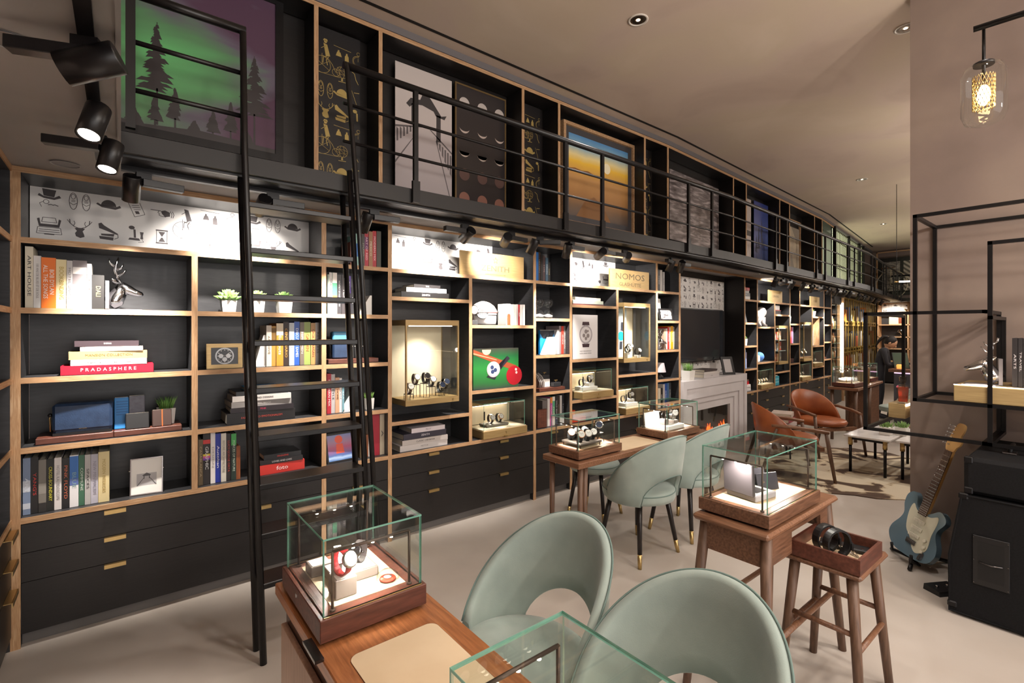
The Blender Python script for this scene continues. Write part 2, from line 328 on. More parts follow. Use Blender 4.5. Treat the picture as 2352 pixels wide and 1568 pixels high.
# ---------------------------------------------------------------- room shell
def shell(name,b,m): return struct(b.build(name,m))
shell('floor',M().box(-2.2,18.6,-4.5,6.2,-.12,0),FLOOR)
shell('ceiling',M().box(-2.2,18.6,-4.5,6.2,3.9,4.05),CEIL)
shell('wall_left',M().box(-.95,-.80,-4.5,4.1,0,3.9),CONC)
shell('baseboard_right',M().box(4.340,4.35,-4.5,.932,0,.20),CONC)
shell('wall_back',M().box(17.72,17.9,-1,6.2,0,3.9),CONC)
shell('wall_shelves',M().box(-.95,18,5.05,5.2,0,3.9),CONC)
shell('wall_right',M().box(4.35,4.62,-4.5,.932,0,3.9),CONC)
shell('wall_far_right',M().box(4.62,17.8,-.6,-.45,0,3.9),CONC)
def seam(off):       # plan points of a line parallel to the shelf wall
    out=[]; fr=['A','B','C']
    for f,g in (('A','B'),('B','C')):
        (o1,a1),(o2,a2)=FR[f],FR[g]
        p=Vector(W(f,0,off,0)[:2]); q=Vector(W(g,0,off,0)[:2]); d=Vector((math.cos(a1),math.sin(a1))); e=Vector((math.cos(a2),math.sin(a2)))
        k=d.x*e.y-d.y*e.x; t=((q-p).x*e.y-(q-p).y*e.x)/k; out.append(p+d*t)
    return out
def run(off,x0,x1):
    b,c=seam(off); (oc,ac)=FR['C']
    s=(x1-c.x)/math.cos(ac); e=c+Vector((math.cos(ac),math.sin(ac)))*s
    return [Vector((x0,3.345+off)),b,c,e]
def band(o0,o1,x0,x1,z0,z1,name,m,parent=None):
    P=run(o0,x0,x1); Q=run(o1,x0,x1); b=M()
    for i in range(3):
        b.prism([(P[i].x,P[i].y),(P[i+1].x,P[i+1].y),(Q[i+1].x,Q[i+1].y),(Q[i].x,Q[i].y)],z1-z0,(0,0,z0),(1,0,0),(0,1,0))
    return b.build(name,m,parent)
# balcony deck with its steel edge, grey soffit, and the return over the left corner
struct(band(-.345,.42,-.9,17.3,2.347,2.42,'balcony_floor',SOFF))
struct(band(-.601,-.345,.0,17.0,2.334,2.424,'trim_1',FASC))
struct(band(-.57,-.545,.0,17.0,2.322,2.334,'trim_2',STEEL2))
struct(band(-.52,-.345,.0,17.0,2.328,2.334,'trim_3',STEEL))
struct(band(.40,.44,-.9,18,2.0,3.9,'wall_balcony',BLK))
struct(band(.16,.40,-.9,17.5,3.845,3.9,'trim_4',COVE))
b=M(); b.box(-.9,-.012,-2.5,3.0,2.347,2.42); shell('balcony_floor_return',b,SOFF)
b=M(); b.box(-.012,0,-2.5,2.745,2.340,2.428); shell('trim_5',b,mat('#8d8a88',.5))
struct(band(.02,.05,-.9,16.6,3.8975,3.9,'trim_6',mat('#15110f',.8)))
b=M(); b.box(16.7,17.72,-.45,4.5,2.334,2.424); shell('balcony_floor_end',b,FASC)
# recessed round covers in the left soffit
for x,y,lab in ((-.236,1.908,'round grey recessed cover in the low soffit nearest the camera'),(-.208,3.16,'round grey recessed cover in the soffit above the corner shelves')):
    t=thing('recessed_light',lab,'light',(x,y,2.347)); b=M(); b.lathe([(.052,-.004),(.052,0)],n=24); b.build('cover',mat('#7b7775',.5),t)
    b=M(); b.lathe([(.056,-.006),(.052,-.007),(.052,-.001),(.056,-.001)],n=24,caps=False); b.build('trim_ring',mat('#9a9795',.4),t)
for i,(x,y) in enumerate(DOWN):
    t=thing('downlight',['recessed ceiling downlight over the middle of the shop, nearest the balcony','recessed ceiling downlight beside the concrete wall on the right','recessed ceiling downlight far back over the leather chairs','most distant recessed downlight, partly behind the black frame'][i],'ceiling light',(x,y,3.9))
    b=M(); b.lathe([(.075,0),(.075,-.006),(.062,-.006),(.058,0)],n=28,caps=False); b.build('bezel',mat('#d9d2c8',.4),t)
    b=M(); b.lathe([(.06,-.002),(.05,-.003),(.02,-.0015)],n=28,caps=False); b.build('reflector',mat('#c9c6c3',.15,1),t)
    b=M(); b.ball((0,0,-.002),(.014,.014,.005),12,6); b.build('bulb',LEDW,t)
# ---------------------------------------------------------------- shelving units
L5=[.632,.973,1.316,1.659,2.003]; TOP=2.345; TH=.028; PW=.03; DEP=.29
def bay(name_label,f,s0,s1,cols,shelves,right=True,base=True,drawers=2,posts=()):
    """cols: inner upright positions; shelves: list of (sa,sb,[tops])"""
    t=thing('shelving_unit',name_label,'shelf unit',W(f,s0,0,0),RZ(f)); wd=s1-s0
    def part(n,b,m): return b.build(n,m,t)
    part('back_panel',M().box(PW,wd,DEP,DEP+.012,.1,TOP-TH),BLKIN)
    ends=[0]+([wd] if right else [])
    for x in ends: part('upright',M().box(x,x+PW,0,.006,.0,TOP-TH),PLYZ); part('side_panel',M().box(x+.001,x+PW-.001,.006,DEP,.0,TOP-TH),BLKIN)
    for x in cols:
        z1=L5[4]-TH; x-=s0
        part('upright',M().box(x,x+PW,0,.006,L5[0],z1),PLYZ); part('side_panel',M().box(x+.001,x+PW-.001,.006,DEP,L5[0],z1),BLKIN)
    def shelf(a,bb,z):
        part('shelf_edge',M().box(a,bb,0,.006,z-TH,z),PLYX); part('shelf',M().box(a,bb,.006,DEP,z-TH+.001,z-.001),BLKIN)
    e=wd+(PW if right else 0)
    part('top_edge',M().box(0,e,0,.006,TOP-TH,TOP),PLYX); part('top_board',M().box(0,e,.006,DEP,TOP-TH+.001,TOP),BLKIN)
    for a,bb,zs in shelves:
        for z in zs: shelf(a-s0+PW,bb-s0,z)
    if base:
        zz=[.066,.317,.459,L5[0]-TH-.003]
        part('plinth',M().box(PW,wd,.05,.06,0,.07),mat('#6b6866',.6))
        for k in range(3):
            d=M().box(PW+.002,wd-.002,.002,.022,zz[k]+.002,zz[k+1]-.001).build('drawer',BLK,t)
            n=drawers
            for q in range(n):
                cx=PW+(wd-PW)*(q+.5)/n; h=.045; z=zz[k+1]
                b=M(); b.box(cx-h,cx+h,-.016,-.012,z-.022,z-.002); b.box(cx-h,cx+h,-.014,.004,z-.005,z-.002); b.build('handle',BRASS,d)
    return t
PA=[-.411,.317,1.048,1.521,2.229,2.931,3.402,4.102,4.806,5.274]
BAY={}
def std(a,b): return (a,b,L5)
std3=L5[1:4]
BAY['A1']=bay('tall open shelf unit by the corner, with silver stag head, handbag and potted succulents','A',PA[0],PA[2],[PA[1]],[(PA[0],PA[2],[L5[0],L5[4]]),(PA[0],PA[1],std3),(PA[1],PA[2],std3)],False)
BAY['A2']=bay('narrow shelf unit directly behind the black ladder','A',PA[2],PA[3],[],[std(PA[2],PA[3])],False,drawers=1)
BAY['A3']=bay('wide shelf unit with tall gold vitrine, white helmet and billiard picture','A',PA[3],PA[5],[PA[4]],[(PA[3],PA[5],[L5[0],L5[4]]),(PA[3],PA[4],[1.797,.872]),(PA[4],PA[5],[1.592,1.046])],False)
BAY['A4']=bay('narrow shelf unit holding the row of hourglasses','A',PA[5],PA[6],[],[std(PA[5],PA[6])],False,drawers=1)
BAY['A5']=bay('wide shelf unit with white watch poster and second tall gold vitrine','A',PA[6],PA[8],[PA[7]],[(PA[6],PA[8],[L5[0],L5[4]]),(PA[6],PA[7],[1.799,1.261,.86]),(PA[7],PA[8],[1.068])],False)
BAY['A6']=bay('narrow shelf unit just left of the white fireplace','A',PA[8],PA[9],[],[std(PA[8],PA[9])],True,drawers=1)
PB=[0.03,1.835,2.285,2.983,3.66,4.128,4.81,5.5,5.965]
BAY['B2']=bay('narrow shelf unit just right of the white fireplace','B',PB[1],PB[2],[],[std(PB[1],PB[2])],False,drawers=1)
BAY['B3']=bay('wide shelf unit with white lion figurine, behind the leather chairs','B',PB[2],PB[4],[PB[3]],[(PB[2],PB[4],[L5[0],L5[4]]),(PB[2],PB[3],[1.6,1.05]),(PB[3],PB[4],[1.806,.862])],False)
BAY['B4']=bay('narrow shelf unit holding red and orange books, behind the leather chairs','B',PB[4],PB[5],[],[std(PB[4],PB[5])],False,drawers=1)
BAY['B5']=bay('farthest wide shelf unit, with narrow gold vitrine and small upright divider','B',PB[5],PB[7],[PB[6]],[(PB[5],PB[7],[L5[0],L5[4]]),(PB[5],PB[6],[1.066]),(PB[6],PB[7],[1.804,1.252,.851])],False)
M().box(1.07,1.10,0,.29,1.252,1.776).build('divider',PLYZ,BAY['B5'])
BAY['B6']=bay('last narrow shelf unit before the lit glass cabinet','B',PB[7],PB[8],[],[std(PB[7],PB[8])],True,drawers=1)
wallpaper(BAY['A1'],.033,1.458,2.004,2.317,.281)
wallpaper(BAY['A3'],.033,1.15,2.004,2.317,.281,start=5)
wallpaper(BAY['A5'],.033,1.02,2.004,2.317,.281,start=2)
wallpaper(BAY['B3'],.033,.75,2.004,2.317,.281,start=2)
wallpaper(BAY['B5'],.033,.62,2.004,2.317,.281,start=6)
# corner unit on the left wall: shelves end-on at the picture's edge
t=thing('shelving_unit','corner shelf unit along the left wall, seen edge-on','shelf unit',(-.411,3.345,0),R(90))
# local x runs to -... (rz 90: local x -> +y, local y -> -x); use negative x to come towards the camera
for x in (-.93,-.0): M().box(x,x+.03,0.0,.006,0,TOP-.028).build('upright',PLYZ,t); M().box(x+.001,x+.029,.006,.3,0,TOP-.028).build('side_panel',BLKIN,t)
M().box(-.93,.03,.3,.312,.1,TOP).build('back_panel',BLKIN,t)
for z in L5+[TOP]:
    M().box(-.9,0,0,.006,z-TH,z).build('shelf_edge',PLYX,t); M().box(-.9,0,.006,.3,z-TH+.001,z-.001).build('shelf',BLKIN,t)
for a,c in ((.066,.317),(.317,.459),(.459,.6)):
    d=M().box(-.9,0,.002,.02,a+.002,c-.001).build('drawer',BLK,t)
    M().box(-.21,-.05,-.03,-.026,c-.024,c-.002).box(-.21,-.05,-.028,.004,c-.005,c-.002).build('handle',BRASS,d)
M().box(-.9,0,.05,.06,0,.066).build('plinth',mat('#6b6866',.6),t)
# ---------------------------------------------------------------- balcony wall: upper panelling
g=thing('balcony_panelling','plywood-edged black panelling along the balcony under the ceiling','wall panelling',(0,0,0))
def gal(f,s0,s1,b,m,nm):
    pass
GP=[('A',x) for x in PA[2:]]+[('B',x) for x in PB[1:]]
GO=.165
P=run(GO,-.9,12.6)
for i in range(3):
    a,c=P[i],P[i+1]
    if c.x<=a.x: continue
    d=(c-a); ang=math.atan2(d.y,d.x); X=Matrix.Translation((a.x,a.y,0))@Matrix.Rotation(ang,4,'Z')
    M().box(0,d.length,0,.006,3.812,3.842,X=X).build('top_edge',PLYX,g); M().box(0,d.length,.006,.22,3.814,3.842,X=X).build('top_board',BLK,g)
for f,s in GP:
    if f=='B' and abs(s-PB[3])<.01 or f=='B' and abs(s-PB[6])<.01 or f=='A' and (abs(s-PA[4])<.01 or abs(s-PA[7])<.01): continue
    X=Matrix.Translation(W(f,s,GO,0))@Matrix.Rotation(RZ(f),4,'Z')
    M().box(0,.03,0,.006,2.42,3.812,X=X).build('upright',PLYZ,g); M().box(.001,.029,.006,.225,2.42,3.812,X=X).build('side_panel',BLK,g)
# gold motifs on black between the uprights
for f,s,wd in (('A',PA[2],.36),('A',PA[5],.36),('A',PA[8],.36)):
    t=thing('motif_panel',{PA[2]:'black balcony panel with gold motifs beside the aurora picture',PA[5]:'black balcony panel with gold motifs between moon and sunset pictures',PA[8]:'narrow black balcony panel with gold motifs right of the sunset picture'}[s],'wall panel',W(f,s,.36,0),RZ(f),None)
    p=wallpaper(t,.045,.045+wd,2.42,3.80,.0,True,.124,.15,5,.125,.16)
# pictures
def frame(t,x0,x1,z0,z1,wf,m,d=.03,y=0):
    for a,c,e,h in ((x0,x1,z0,z0+wf),(x0,x1,z1-wf,z1),(x0,x0+wf,z0+wf,z1-wf),(x1-wf,x1,z0+wf,z1-wf)): M().box(a,c,y,y+d,e,h).build('frame',m,t)
def picture(lab,f,s0,s1,z0,z1,off,m,group=None,y=.03,name='framed_picture',back=True):
    t=thing(name,lab,'picture',W(f,s0,off,z0),RZ(f))
    p=M().box(0,s1-s0,0,.006,0,z1-z0).build('print',m,t); return t,p,s1-s0,z1-z0
def flat(mb,pts,y=-.0006): mb.face([(a,y,b) for a,b in pts])
def pine(mb,x,z,h,wd,seed,y=-.0008):
    rr=random.Random(seed); flat(mb,[(x-.006,z),(x+.006,z),(x+.002,z+h),(x-.002,z+h)],y)
    for k in range(26):
        q=.35+.63*k/26; ww=wd*(1-q)*1.1+.012; zz=z+h*q; dx=rr.uniform(-.25,.25)*ww
        flat(mb,[(x+dx-ww*.5,zz-rr.uniform(.005,.02)),(x+dx-ww*.2,zz-.012),(x+dx+ww*.5,zz-rr.uniform(.005,.02)),(x+dx+ww*.25,zz+.012),(x+dx-ww*.3,zz+.01)],y-.00002*k)
m,tn,bs=newmat('aurora_print'); Lk=tn.links
tc=N(tn,'ShaderNodeTexCoord'); mp=N(tn,'ShaderNodeMapping'); mp.inputs['Scale'].default_value=(1.0,1,2.2); Lk.new(tc.outputs['Generated'],mp.inputs[0])
n1=N(tn,'ShaderNodeTexNoise',Scale=1.6,Detail=3,Distortion=.6); Lk.new(mp.outputs[0],n1.inputs['Vector'])
sp=N(tn,'ShaderNodeSeparateXYZ'); Lk.new(tc.outputs['Generated'],sp.inputs[0])
gd=N(tn,'ShaderNodeVectorMath',operation='DISTANCE'); Lk.new(tc.outputs['Generated'],gd.inputs[0]); gd.inputs[1].default_value=(.42,0,.45)
ad=N(tn,'ShaderNodeMath',operation='MULTIPLY_ADD'); Lk.new(n1.outputs[0],ad.inputs[0]); ad.inputs[1].default_value=.9; Lk.new(gd.outputs['Value'],ad.inputs[2])
rp=ramp(tn,ad.outputs[0],[(.45,'#6fc27c'),(.70,'#63946a'),(.88,'#6b6474'),(1.05,'#5c4459')]); Lk.new(rp.outputs[0],bs.inputs['Base Color']); bs.inputs['Roughness'].default_value=.12; AUR=m
t,p,wp,hp=picture('large picture of green northern lights over pine trees on the balcony','A',-.30,.83,2.76,3.80,.30,AUR)
b=M(); pine(b,.47,.03,.62,.2,1); pine(b,1.0,.03,.6,.22,2)
for i in range(7): pine(b,.36+.1*i,.0,.10+.09*(i%3),.08,i+5)
flat(b,[(0,0),(wp,0),(wp,.03),(.7,.05),(.4,.02),(0,.05)]); b.build('tree_silhouettes',mat('#332e30',.4),p)
frame(t,-.05,wp+.05,-.05,hp+.04,.05,STEEL,.03,-.012)
t,p,wp,hp=picture('black and white picture of a pagoda gate on a stone pier','A',1.735,2.27,2.60,3.735,.335,grad('pier_print',[(.0,'#a59d9f'),(.45,'#b9b0b2'),(.62,'#c9c0be'),(1,'#cfc6c2')],'Z',.3,.05,8))
b=M(); dk=lambda *q: flat(b,q)
X=lambda u:u*wp
Zz=lambda v:v*hp
for pts in [((.18,.72),(.26,.77),(.42,.775),(.50,.86),(.62,.80),(.80,.70),(.9,.715),(.86,.68),(.7,.69),(.66,.72),(.46,.74),(.3,.73),(.24,.70)),((.27,.58),(.35,.57),(.35,.74),(.27,.73)),((.71,.5),(.79,.5),(.79,.70),(.71,.70))]: flat(b,[(X(u),Zz(v)) for u,v in pts])
b.build('gate_silhouette',mat('#3c3839',.5),p)
b=M()
for k in range(7):
    u=k/7; flat(b,[(X(.02+.055*k),Zz(.43+.022*k)),(X(.05+.055*k),Zz(.435+.022*k)),(X(.05+.055*k),Zz(.52+.01*k)),(X(.02+.055*k),Zz(.53+.008*k))]); flat(b,[(X(.99-.05*k),Zz(.26+.042*k)),(X(.96-.05*k),Zz(.28+.042*k)),(X(.96-.05*k),Zz(.42+.018*k)),(X(.99-.05*k),Zz(.42+.016*k))])
flat(b,[(0,Zz(.53)),(X(.45),Zz(.575)),(X(.45),Zz(.585)),(0,Zz(.545))]); flat(b,[(X(.6),Zz(.57)),(X(1),Zz(.43)),(X(1),Zz(.445)),(X(.6),Zz(.58))])
flat(b,[(0,Zz(.27)),(X(.36),Zz(.52)),(X(.36),Zz(.526)),(0,Zz(.29))]); flat(b,[(X(.7),Zz(.5)),(X(1),Zz(.02)),(X(1),Zz(.05)),(X(.71),Zz(.51))])
b.build('railing_silhouette',mat('#5f595b',.5),p)
t,p,wp,hp=picture('dark picture of fifteen eclipse moons beside the pagoda picture','A',2.315,2.86,2.62,3.735,.335,grad('eclipse_print',[(0,'#2e2a2b'),(1,'#3a3637')],'Z',.2))
frame(t,-.012,wp+.012,-.012,hp+.012,.014,mat('#6b5532',.5),.012,-.004)
for r_ in range(5):
    for c_ in range(3):
        cx=(.16+.36*c_)*wp; cz=hp*(.86-.19*r_)-.0; rr=.055; b=M(); o_=[.25,.45,1.5,1.5,1.0][r_] if False else None
        if r_==0: pts=arc(cx,cz,rr,rr,80,280)+arc(cx,cz,rr*(.25+.25*(2-c_)),rr,280,80)[::1] if False else arc(cx,cz,rr,n=20)[:-1]
        elif r_ in (1,2): k=.9-.25*(r_-1); pts=arc(cx,cz,rr,rr,190,350,12)+[(cx+rr*math.cos(R(a))*.97,cz-.01+rr*.55*k*math.sin(R(a))-(.012 if r_==2 else 0)) for a in range(340,199,-20)]
        else: pts=arc(cx,cz,rr,n=20)[:-1]
        flat(b,pts); b.build('moon_print',[mat('#c6bdb8',.5),mat('#c9b9b0',.5),mat('#c0b2a8',.5),mat('#5a403a',.6),mat('#84584a',.6)][r_],p)
SUNP=grad('sunset_clouds_print',[(0,'#57504f'),(.12,'#75604f'),(.3,'#ad7f50'),(.5,'#cf9d63'),(.62,'#eab74f'),(.68,'#f8c94a'),(.76,'#f3e0a0'),(.87,'#8fb9cd'),(1,'#5f96c8')],'Z',.15,.12,2.5)
t,p,wp,hp=picture('sunset over clouds picture in a wooden frame on the balcony','A',3.72,4.72,2.76,3.66,.335,SUNP)
b=M(); flat(b,arc(.62*wp,.70*hp,.06,n=20)[:-1]); b.build('sun_print',mat('#fff3cf',.4),p)
b=M(); flat(b,[(0,.58*hp),(.1*wp,.60*hp),(.2*wp,.585*hp),(.3*wp,.60*hp),(.4*wp,.575*hp),(.2*wp,.56*hp),(0,.55*hp)]); flat(b,[(.1*wp,0),(.25*wp,.22*hp),(.4*wp,.3*hp),(.55*wp,.22*hp),(.7*wp,.0)]); b.build('hill_print',mat('#8a6038',.6),p)
frame(t,-.1,wp+.1,-.08,hp+.1,.035,plymat('picture_oak',(10,10,10)),.05,-.03); frame(t,-.065,wp+.065,-.045,hp+.065,.066,mat('#454346',.6),.012,-.002)
STO=noisy('storm_print',[(.3,'#4c4648'),(.5,'#7f787a'),(.7,'#c3babb')],(1.2,1,4),8,5,.2,coords='Generated',dist=.6)
picture('black and white storm cloud picture on the balcony above the fireplace','B',.33,1.72,2.74,3.66,.33,STO)
m,tn,bs=newmat('dune_print'); wv=N(tn,'ShaderNodeTexWave',Scale=4.5,Distortion=9,Detail=1.5); tc=N(tn,'ShaderNodeTexCoord'); tn.links.new(tc.outputs['Generated'],wv.inputs['Vector']); rp=ramp(tn,wv.outputs[0],[(.1,'#a59b98'),(.6,'#d2c9c4')]); tn.links.new(rp.outputs[0],bs.inputs['Base Color']); DUNE=m
t,p,wp,hp=picture('pale picture of rippled sand dunes beside the blue forest picture','B',2.33,2.88,2.66,3.70,.33,DUNE)
b=M(); flat(b,[(0,.42*hp),(wp,.42*hp),(wp,.5*hp),(0,.52*hp)]); b.build('dark_band_print',mat('#55514f',.6),p)
t,p,wp,hp=picture('deep blue picture of tall fir trees at dusk','B',3.0,3.6,2.68,3.72,.33,grad('blue_dusk_print',[(0,'#3a4467'),(.5,'#5a6bab'),(1,'#3c4a8e')],'Z',.2,.05))
b=M(); pine(b,.2,.05,.6,.14,21); pine(b,.32,.05,.72,.16,22); pine(b,.1,.05,.4,.12,23); b.build('tree_silhouettes',mat('#2c3150',.5),p)
t,p,wp,hp=picture('sepia picture in a thin wooden frame farther along the balcony','B',4.30,5.15,2.70,3.52,.33,noisy('sepia_print',[(.3,'#8d8376'),(.6,'#b5a893'),(.8,'#c9bda6')],(1,1,1.5),5,3,.3,coords='Generated'))
b=M(); flat(b,[(.05,0),(.1,.3),(.3,.34),(.45,.28),(.6,.0)]); flat(b,[(.5*wp,hp),(wp,hp),(wp,.72*hp),(.8*wp,.7*hp)]); b.build('grey_shape_print',mat('#857c70',.6),p)
frame(t,-.06,wp+.06,-.03,hp+.14,.025,PLYX,.03,-.01)
picture('pale narrow picture at the end of the straight balcony run','B',5.58,5.80,2.64,3.5,.30,grad('pale_print',[(0,'#8f94a8'),(.3,'#c9c7cb'),(1,'#8a8480')],'Z',.3,.3))
# lit rice-paper screen above the glass cabinet
t=thing('lattice_screen','glowing pale green paper screen with black lattice on the balcony','screen',W('C',1.10,.17,2.45),RZ('C'))
M().box(0,3.55,.02,.03,0,1.36).build('paper',mat('#dfe4bd',.7,0,1.7),t)
for i in range(23): M().box(i*.16,i*.16+.018,0,.02,0,1.36).build('bar',mat('#4a4a34',.5),t)
for z in (0,.25,.50,.58,.84,1.10,1.34): M().box(0,3.55,-.006,.012,z,z+.014).build('crossbar',mat('#4a4a34',.5),t)
for s in (0.,1.6,3.0,3.58): M().box(s,s+.07,-.04,.05,0,1.40).build('post',STEEL,t)
# ---------------------------------------------------------------- balcony railing
def rail_line(mb,off,x0,x1,z,r):
    P=run(off,x0,x1); mb.tube([(p.x,p.y,z) for p in P],r,10)
RAIL=-.612
t=thing('balcony_railing','long black steel balcony railing with three rails and flat posts','railing',(0,0,0))
for z,r,nm in ((3.04,.021,'top_rail'),(2.825,.009,'rail'),(2.612,.009,'rail')):
    b=M(); rail_line(b,RAIL,.975,16.6,z,r); b.build(nm,STEEL2,t)
posts=[('A',x) for x in (1.424,2.726,3.164,4.474,4.927)]+[('B',s) for s in (1.315,1.699,2.939,3.359,4.615,5.03)]+[('C',s) for s in (.35,.75,2.0,2.4,3.7,4.5,5.2)]
for f,s in posts:
    X=Matrix.Translation(W(f,s,RAIL,0))@Matrix.Rotation(RZ(f),4,'Z'); b=M(); b.box(-.014,.014,-.012,.012,2.42,3.03,X=X); b.box(-.024,.024,-.016,.006,2.336,2.47,X=X); b.build('post',STEEL,t)
t=thing('balcony_railing','short black railing left of the ladder, in front of the aurora picture','railing',(0,0,0))
for z,r,nm in ((3.04,.021,'top_rail'),(2.825,.011,'rail'),(2.612,.011,'rail')): M().tube([(.03,2.733,z),(.485,2.733,z)],r,10).build(nm,STEEL2,t)
M().box(.015,.05,2.72,2.75,2.44,3.898).build('post',STEEL,t); M().box(.463,.487,2.722,2.744,2.425,3.03).build('post',STEEL,t)
t=thing('balcony_railing','black railing of the far end balcony above the bar','railing',(16.72,0,0))
for z,r,nm in ((3.04,.021,'top_rail'),(2.825,.009,'rail'),(2.612,.009,'rail')): M().tube([(0,4.0,z),(0,1.2,z)],r,8).build(nm,STEEL2,t)
for y in (3.9,2.6,1.3): M().box(-.014,.014,y-.012,y+.012,2.42,3.03).build('post',STEEL,t)
# ---------------------------------------------------------------- ladder
t=thing('library_ladder','tall black steel library ladder leaning from the floor to the balcony','ladder',(.78,2.49,0))
def lp(x,y,z): return (x-.78,y-2.49,z)
M().tube([lp(.516,2.488,0),lp(.476,2.705,2.45),lp(.470,2.712,3.02)],.0155,10).build('stile',STEEL2,t)
M().tube([lp(.512,2.618,0),lp(.478,2.82,2.33)],.0155,10).build('stile',STEEL2,t)
M().tube([lp(1.045,2.488,0),lp(1.0,2.705,2.44)],.0155,10).build('stile',STEEL2,t)
M().tube([lp(1.04,2.618,0),lp(1.0,2.82,2.33)],.0155,10).build('stile',STEEL2,t)
M().tube([lp(1.075,2.45,.05),lp(1.03,2.67,2.3),lp(.985,2.70,3.0),lp(.985,2.72,3.045)],.0135,10).build('handrail',STEEL2,t)
for z in (.2,1.6,2.38):
    k=z/2.45; M().tube([lp(1.045-.045*k,2.488+.217*k,z),lp(1.072-.045*k,2.455+.217*k,z+.01)],.006,6).build('bracket',STEEL,t)
for k in range(9):
    z=2.18-.2275*k; q=z/2.45; xl=.516-.04*q; xr=1.045-.045*q; y0=2.488+.217*q
    M().bbox(xl-.78+.008,xr-.78-.008,y0-2.49-.012,y0-2.49+.135,z-.026,z,.003).build('tread',STEEL2,t)
# ---------------------------------------------------------------- track lights
TRK=band(-.405,-.37,.0,16.2,2.305,2.328,'lighting_track',STEEL); tag(TRK,'long black lighting track under the balcony edge','lighting track')
b=M(); b.box(-.09,-.055,-1.5,2.93,2.325,2.347); tag(b.build('lighting_track',STEEL),'short black lighting track under the left soffit','lighting track')
SP=None
def spot(loc,aim,bar,lab,power,ang=58,group=None,wcol=(1,.92,.84),hr=.036,hl=.125):
    """loc: track point; aim: target point; bar: heading (deg) of the driver box"""
    t=thing('track_spotlight',lab,'spotlight',loc,0,group); d=Vector((math.cos(R(bar)),math.sin(R(bar)),0)); pt=Vector((0,0,-.055))
    M().box(-.03,.03,-.014,.014,-.028,0,X=Matrix.Rotation(R(bar),4,'Z')).build('adapter',STEEL,t)
    M().bbox(-.005,.165,-.02,.02,-.062,-.028,.002,X=Matrix.Rotation(R(bar),4,'Z')).build('driver_box',STEEL2,t)
    c=Vector((0,0,-.05))-d*.045; M().tube([pt-Vector((0,0,-.008)),c],.012,8).build('swivel',STEEL,t)
    a=(Vector(aim)-Vector(loc)-c).normalized(); b=M(); p0=c-a*.03; p1=c+a*(hl-.03)
    b.skin([b.ring(p0,a,hr*.96,20),b.ring(p0+a*.004,a,hr,20),b.ring(p1,a,hr,20),b.ring(p1-a*.001,a,hr*.86,20),b.ring(p1-a*.006,a,hr*.84,20)]).build('head',STEEL2,t)
    e=M(); e.skin([e.ring(p1-a*.004,a,hr*.8,16),e.ring(p1-a*.0035,a,hr*.5,16)]); e.build('lens',LED,t)
    if aim[2]>1.9: ang=84; power*=.6
    if power: lamp('SPOT',tuple(Vector(loc)+p1+a*.004),power*16,wcol,aim,.018,ang,.9)
    return t
def aw(s,z,f='A',off=.2): return W(f,s,off,z)
spot((-.072,1.72,2.325),(-1.5,2.2,1.6),160,'big black spotlight nearest the camera under the left soffit',6,45,hr=.042,hl=.135)
spot((-.072,2.20,2.325),(-.30,1.75,1.2),100,'black spotlight pointing down at the corner, upper of the pair on the short track',10)
spot((-.072,2.55,2.325),(-.22,2.25,1.2),170,'black spotlight under the left soffit, lower of the pair on the short track',10)
YT=2.955
SPL=[(.085,aw(.0,1.35),10,'black cylinder spotlight above the hand print, first on the long track',15),
(.66,aw(.55,1.95),0,'black spotlight just behind the top tread of the ladder',11),(1.25,aw(1.0,1.1),-5,'black spotlight right of the ladder with its box turned outward',10),
(1.93,aw(1.9,1.95),180,'black spotlight above the wallpaper left of the gold star sign',11),(2.36,aw(2.56,2.06),5,'upright black spotlight above the gold star sign',7),
(2.66,aw(2.4,1.2),-40,'tilted black spotlight in front of the blue book',10),(3.02,aw(3.2,1.3),5,'black spotlight right of the tilted one above the hourglass unit',9),
(3.46,aw(3.6,2.05),5,'black spotlight above the wallpaper of the watch poster unit',10),(3.74,aw(4.3,2.08),175,'black spotlight pointing at the two-line gold sign',6),
(4.50,aw(4.45,.9),200,'tilted black spotlight with a bright mouth near the fireplace',8),(4.74,aw(5.05,1.4),10,'black spotlight directly left of the fireplace recess',8)]
for x,a,br,lab,pw in SPL: spot((x,YT,2.306),a,br,lab,pw)
def ontrack(f,s): p=W(f,s,-.388,2.306); return p
FARS=[('B',1.95,('B',2.1,1.2),200),('B',2.25,('B',2.75,2.08),190),('B',2.55,('B',2.6,1.1),175),('B',3.1,('B',3.3,1.2),10),('B',3.5,('B',3.9,1.5),190),('B',4.0,('B',4.6,2.08),175),('B',4.4,('B',4.5,1.0),190),('B',4.9,('B',5.1,1.4),0),('B',5.3,('B',5.7,1.4),190),('B',5.75,('B',5.6,1.0),0),
('C',.5,('C',.6,1.2),190),('C',1.2,('C',1.6,1.4),180),('C',2.0,('C',2.4,1.4),190),('C',2.8,('C',3.0,1.3),0),('C',3.6,('C',3.6,1.4),190)]
for i,(f,s,(af,as_,az),br) in enumerate(FARS):
    spot(ontrack(f,s),aw(as_,az,af),br,f'small black track spotlight, number {i+1} along the track after the fireplace',10,40,'far track spotlights')
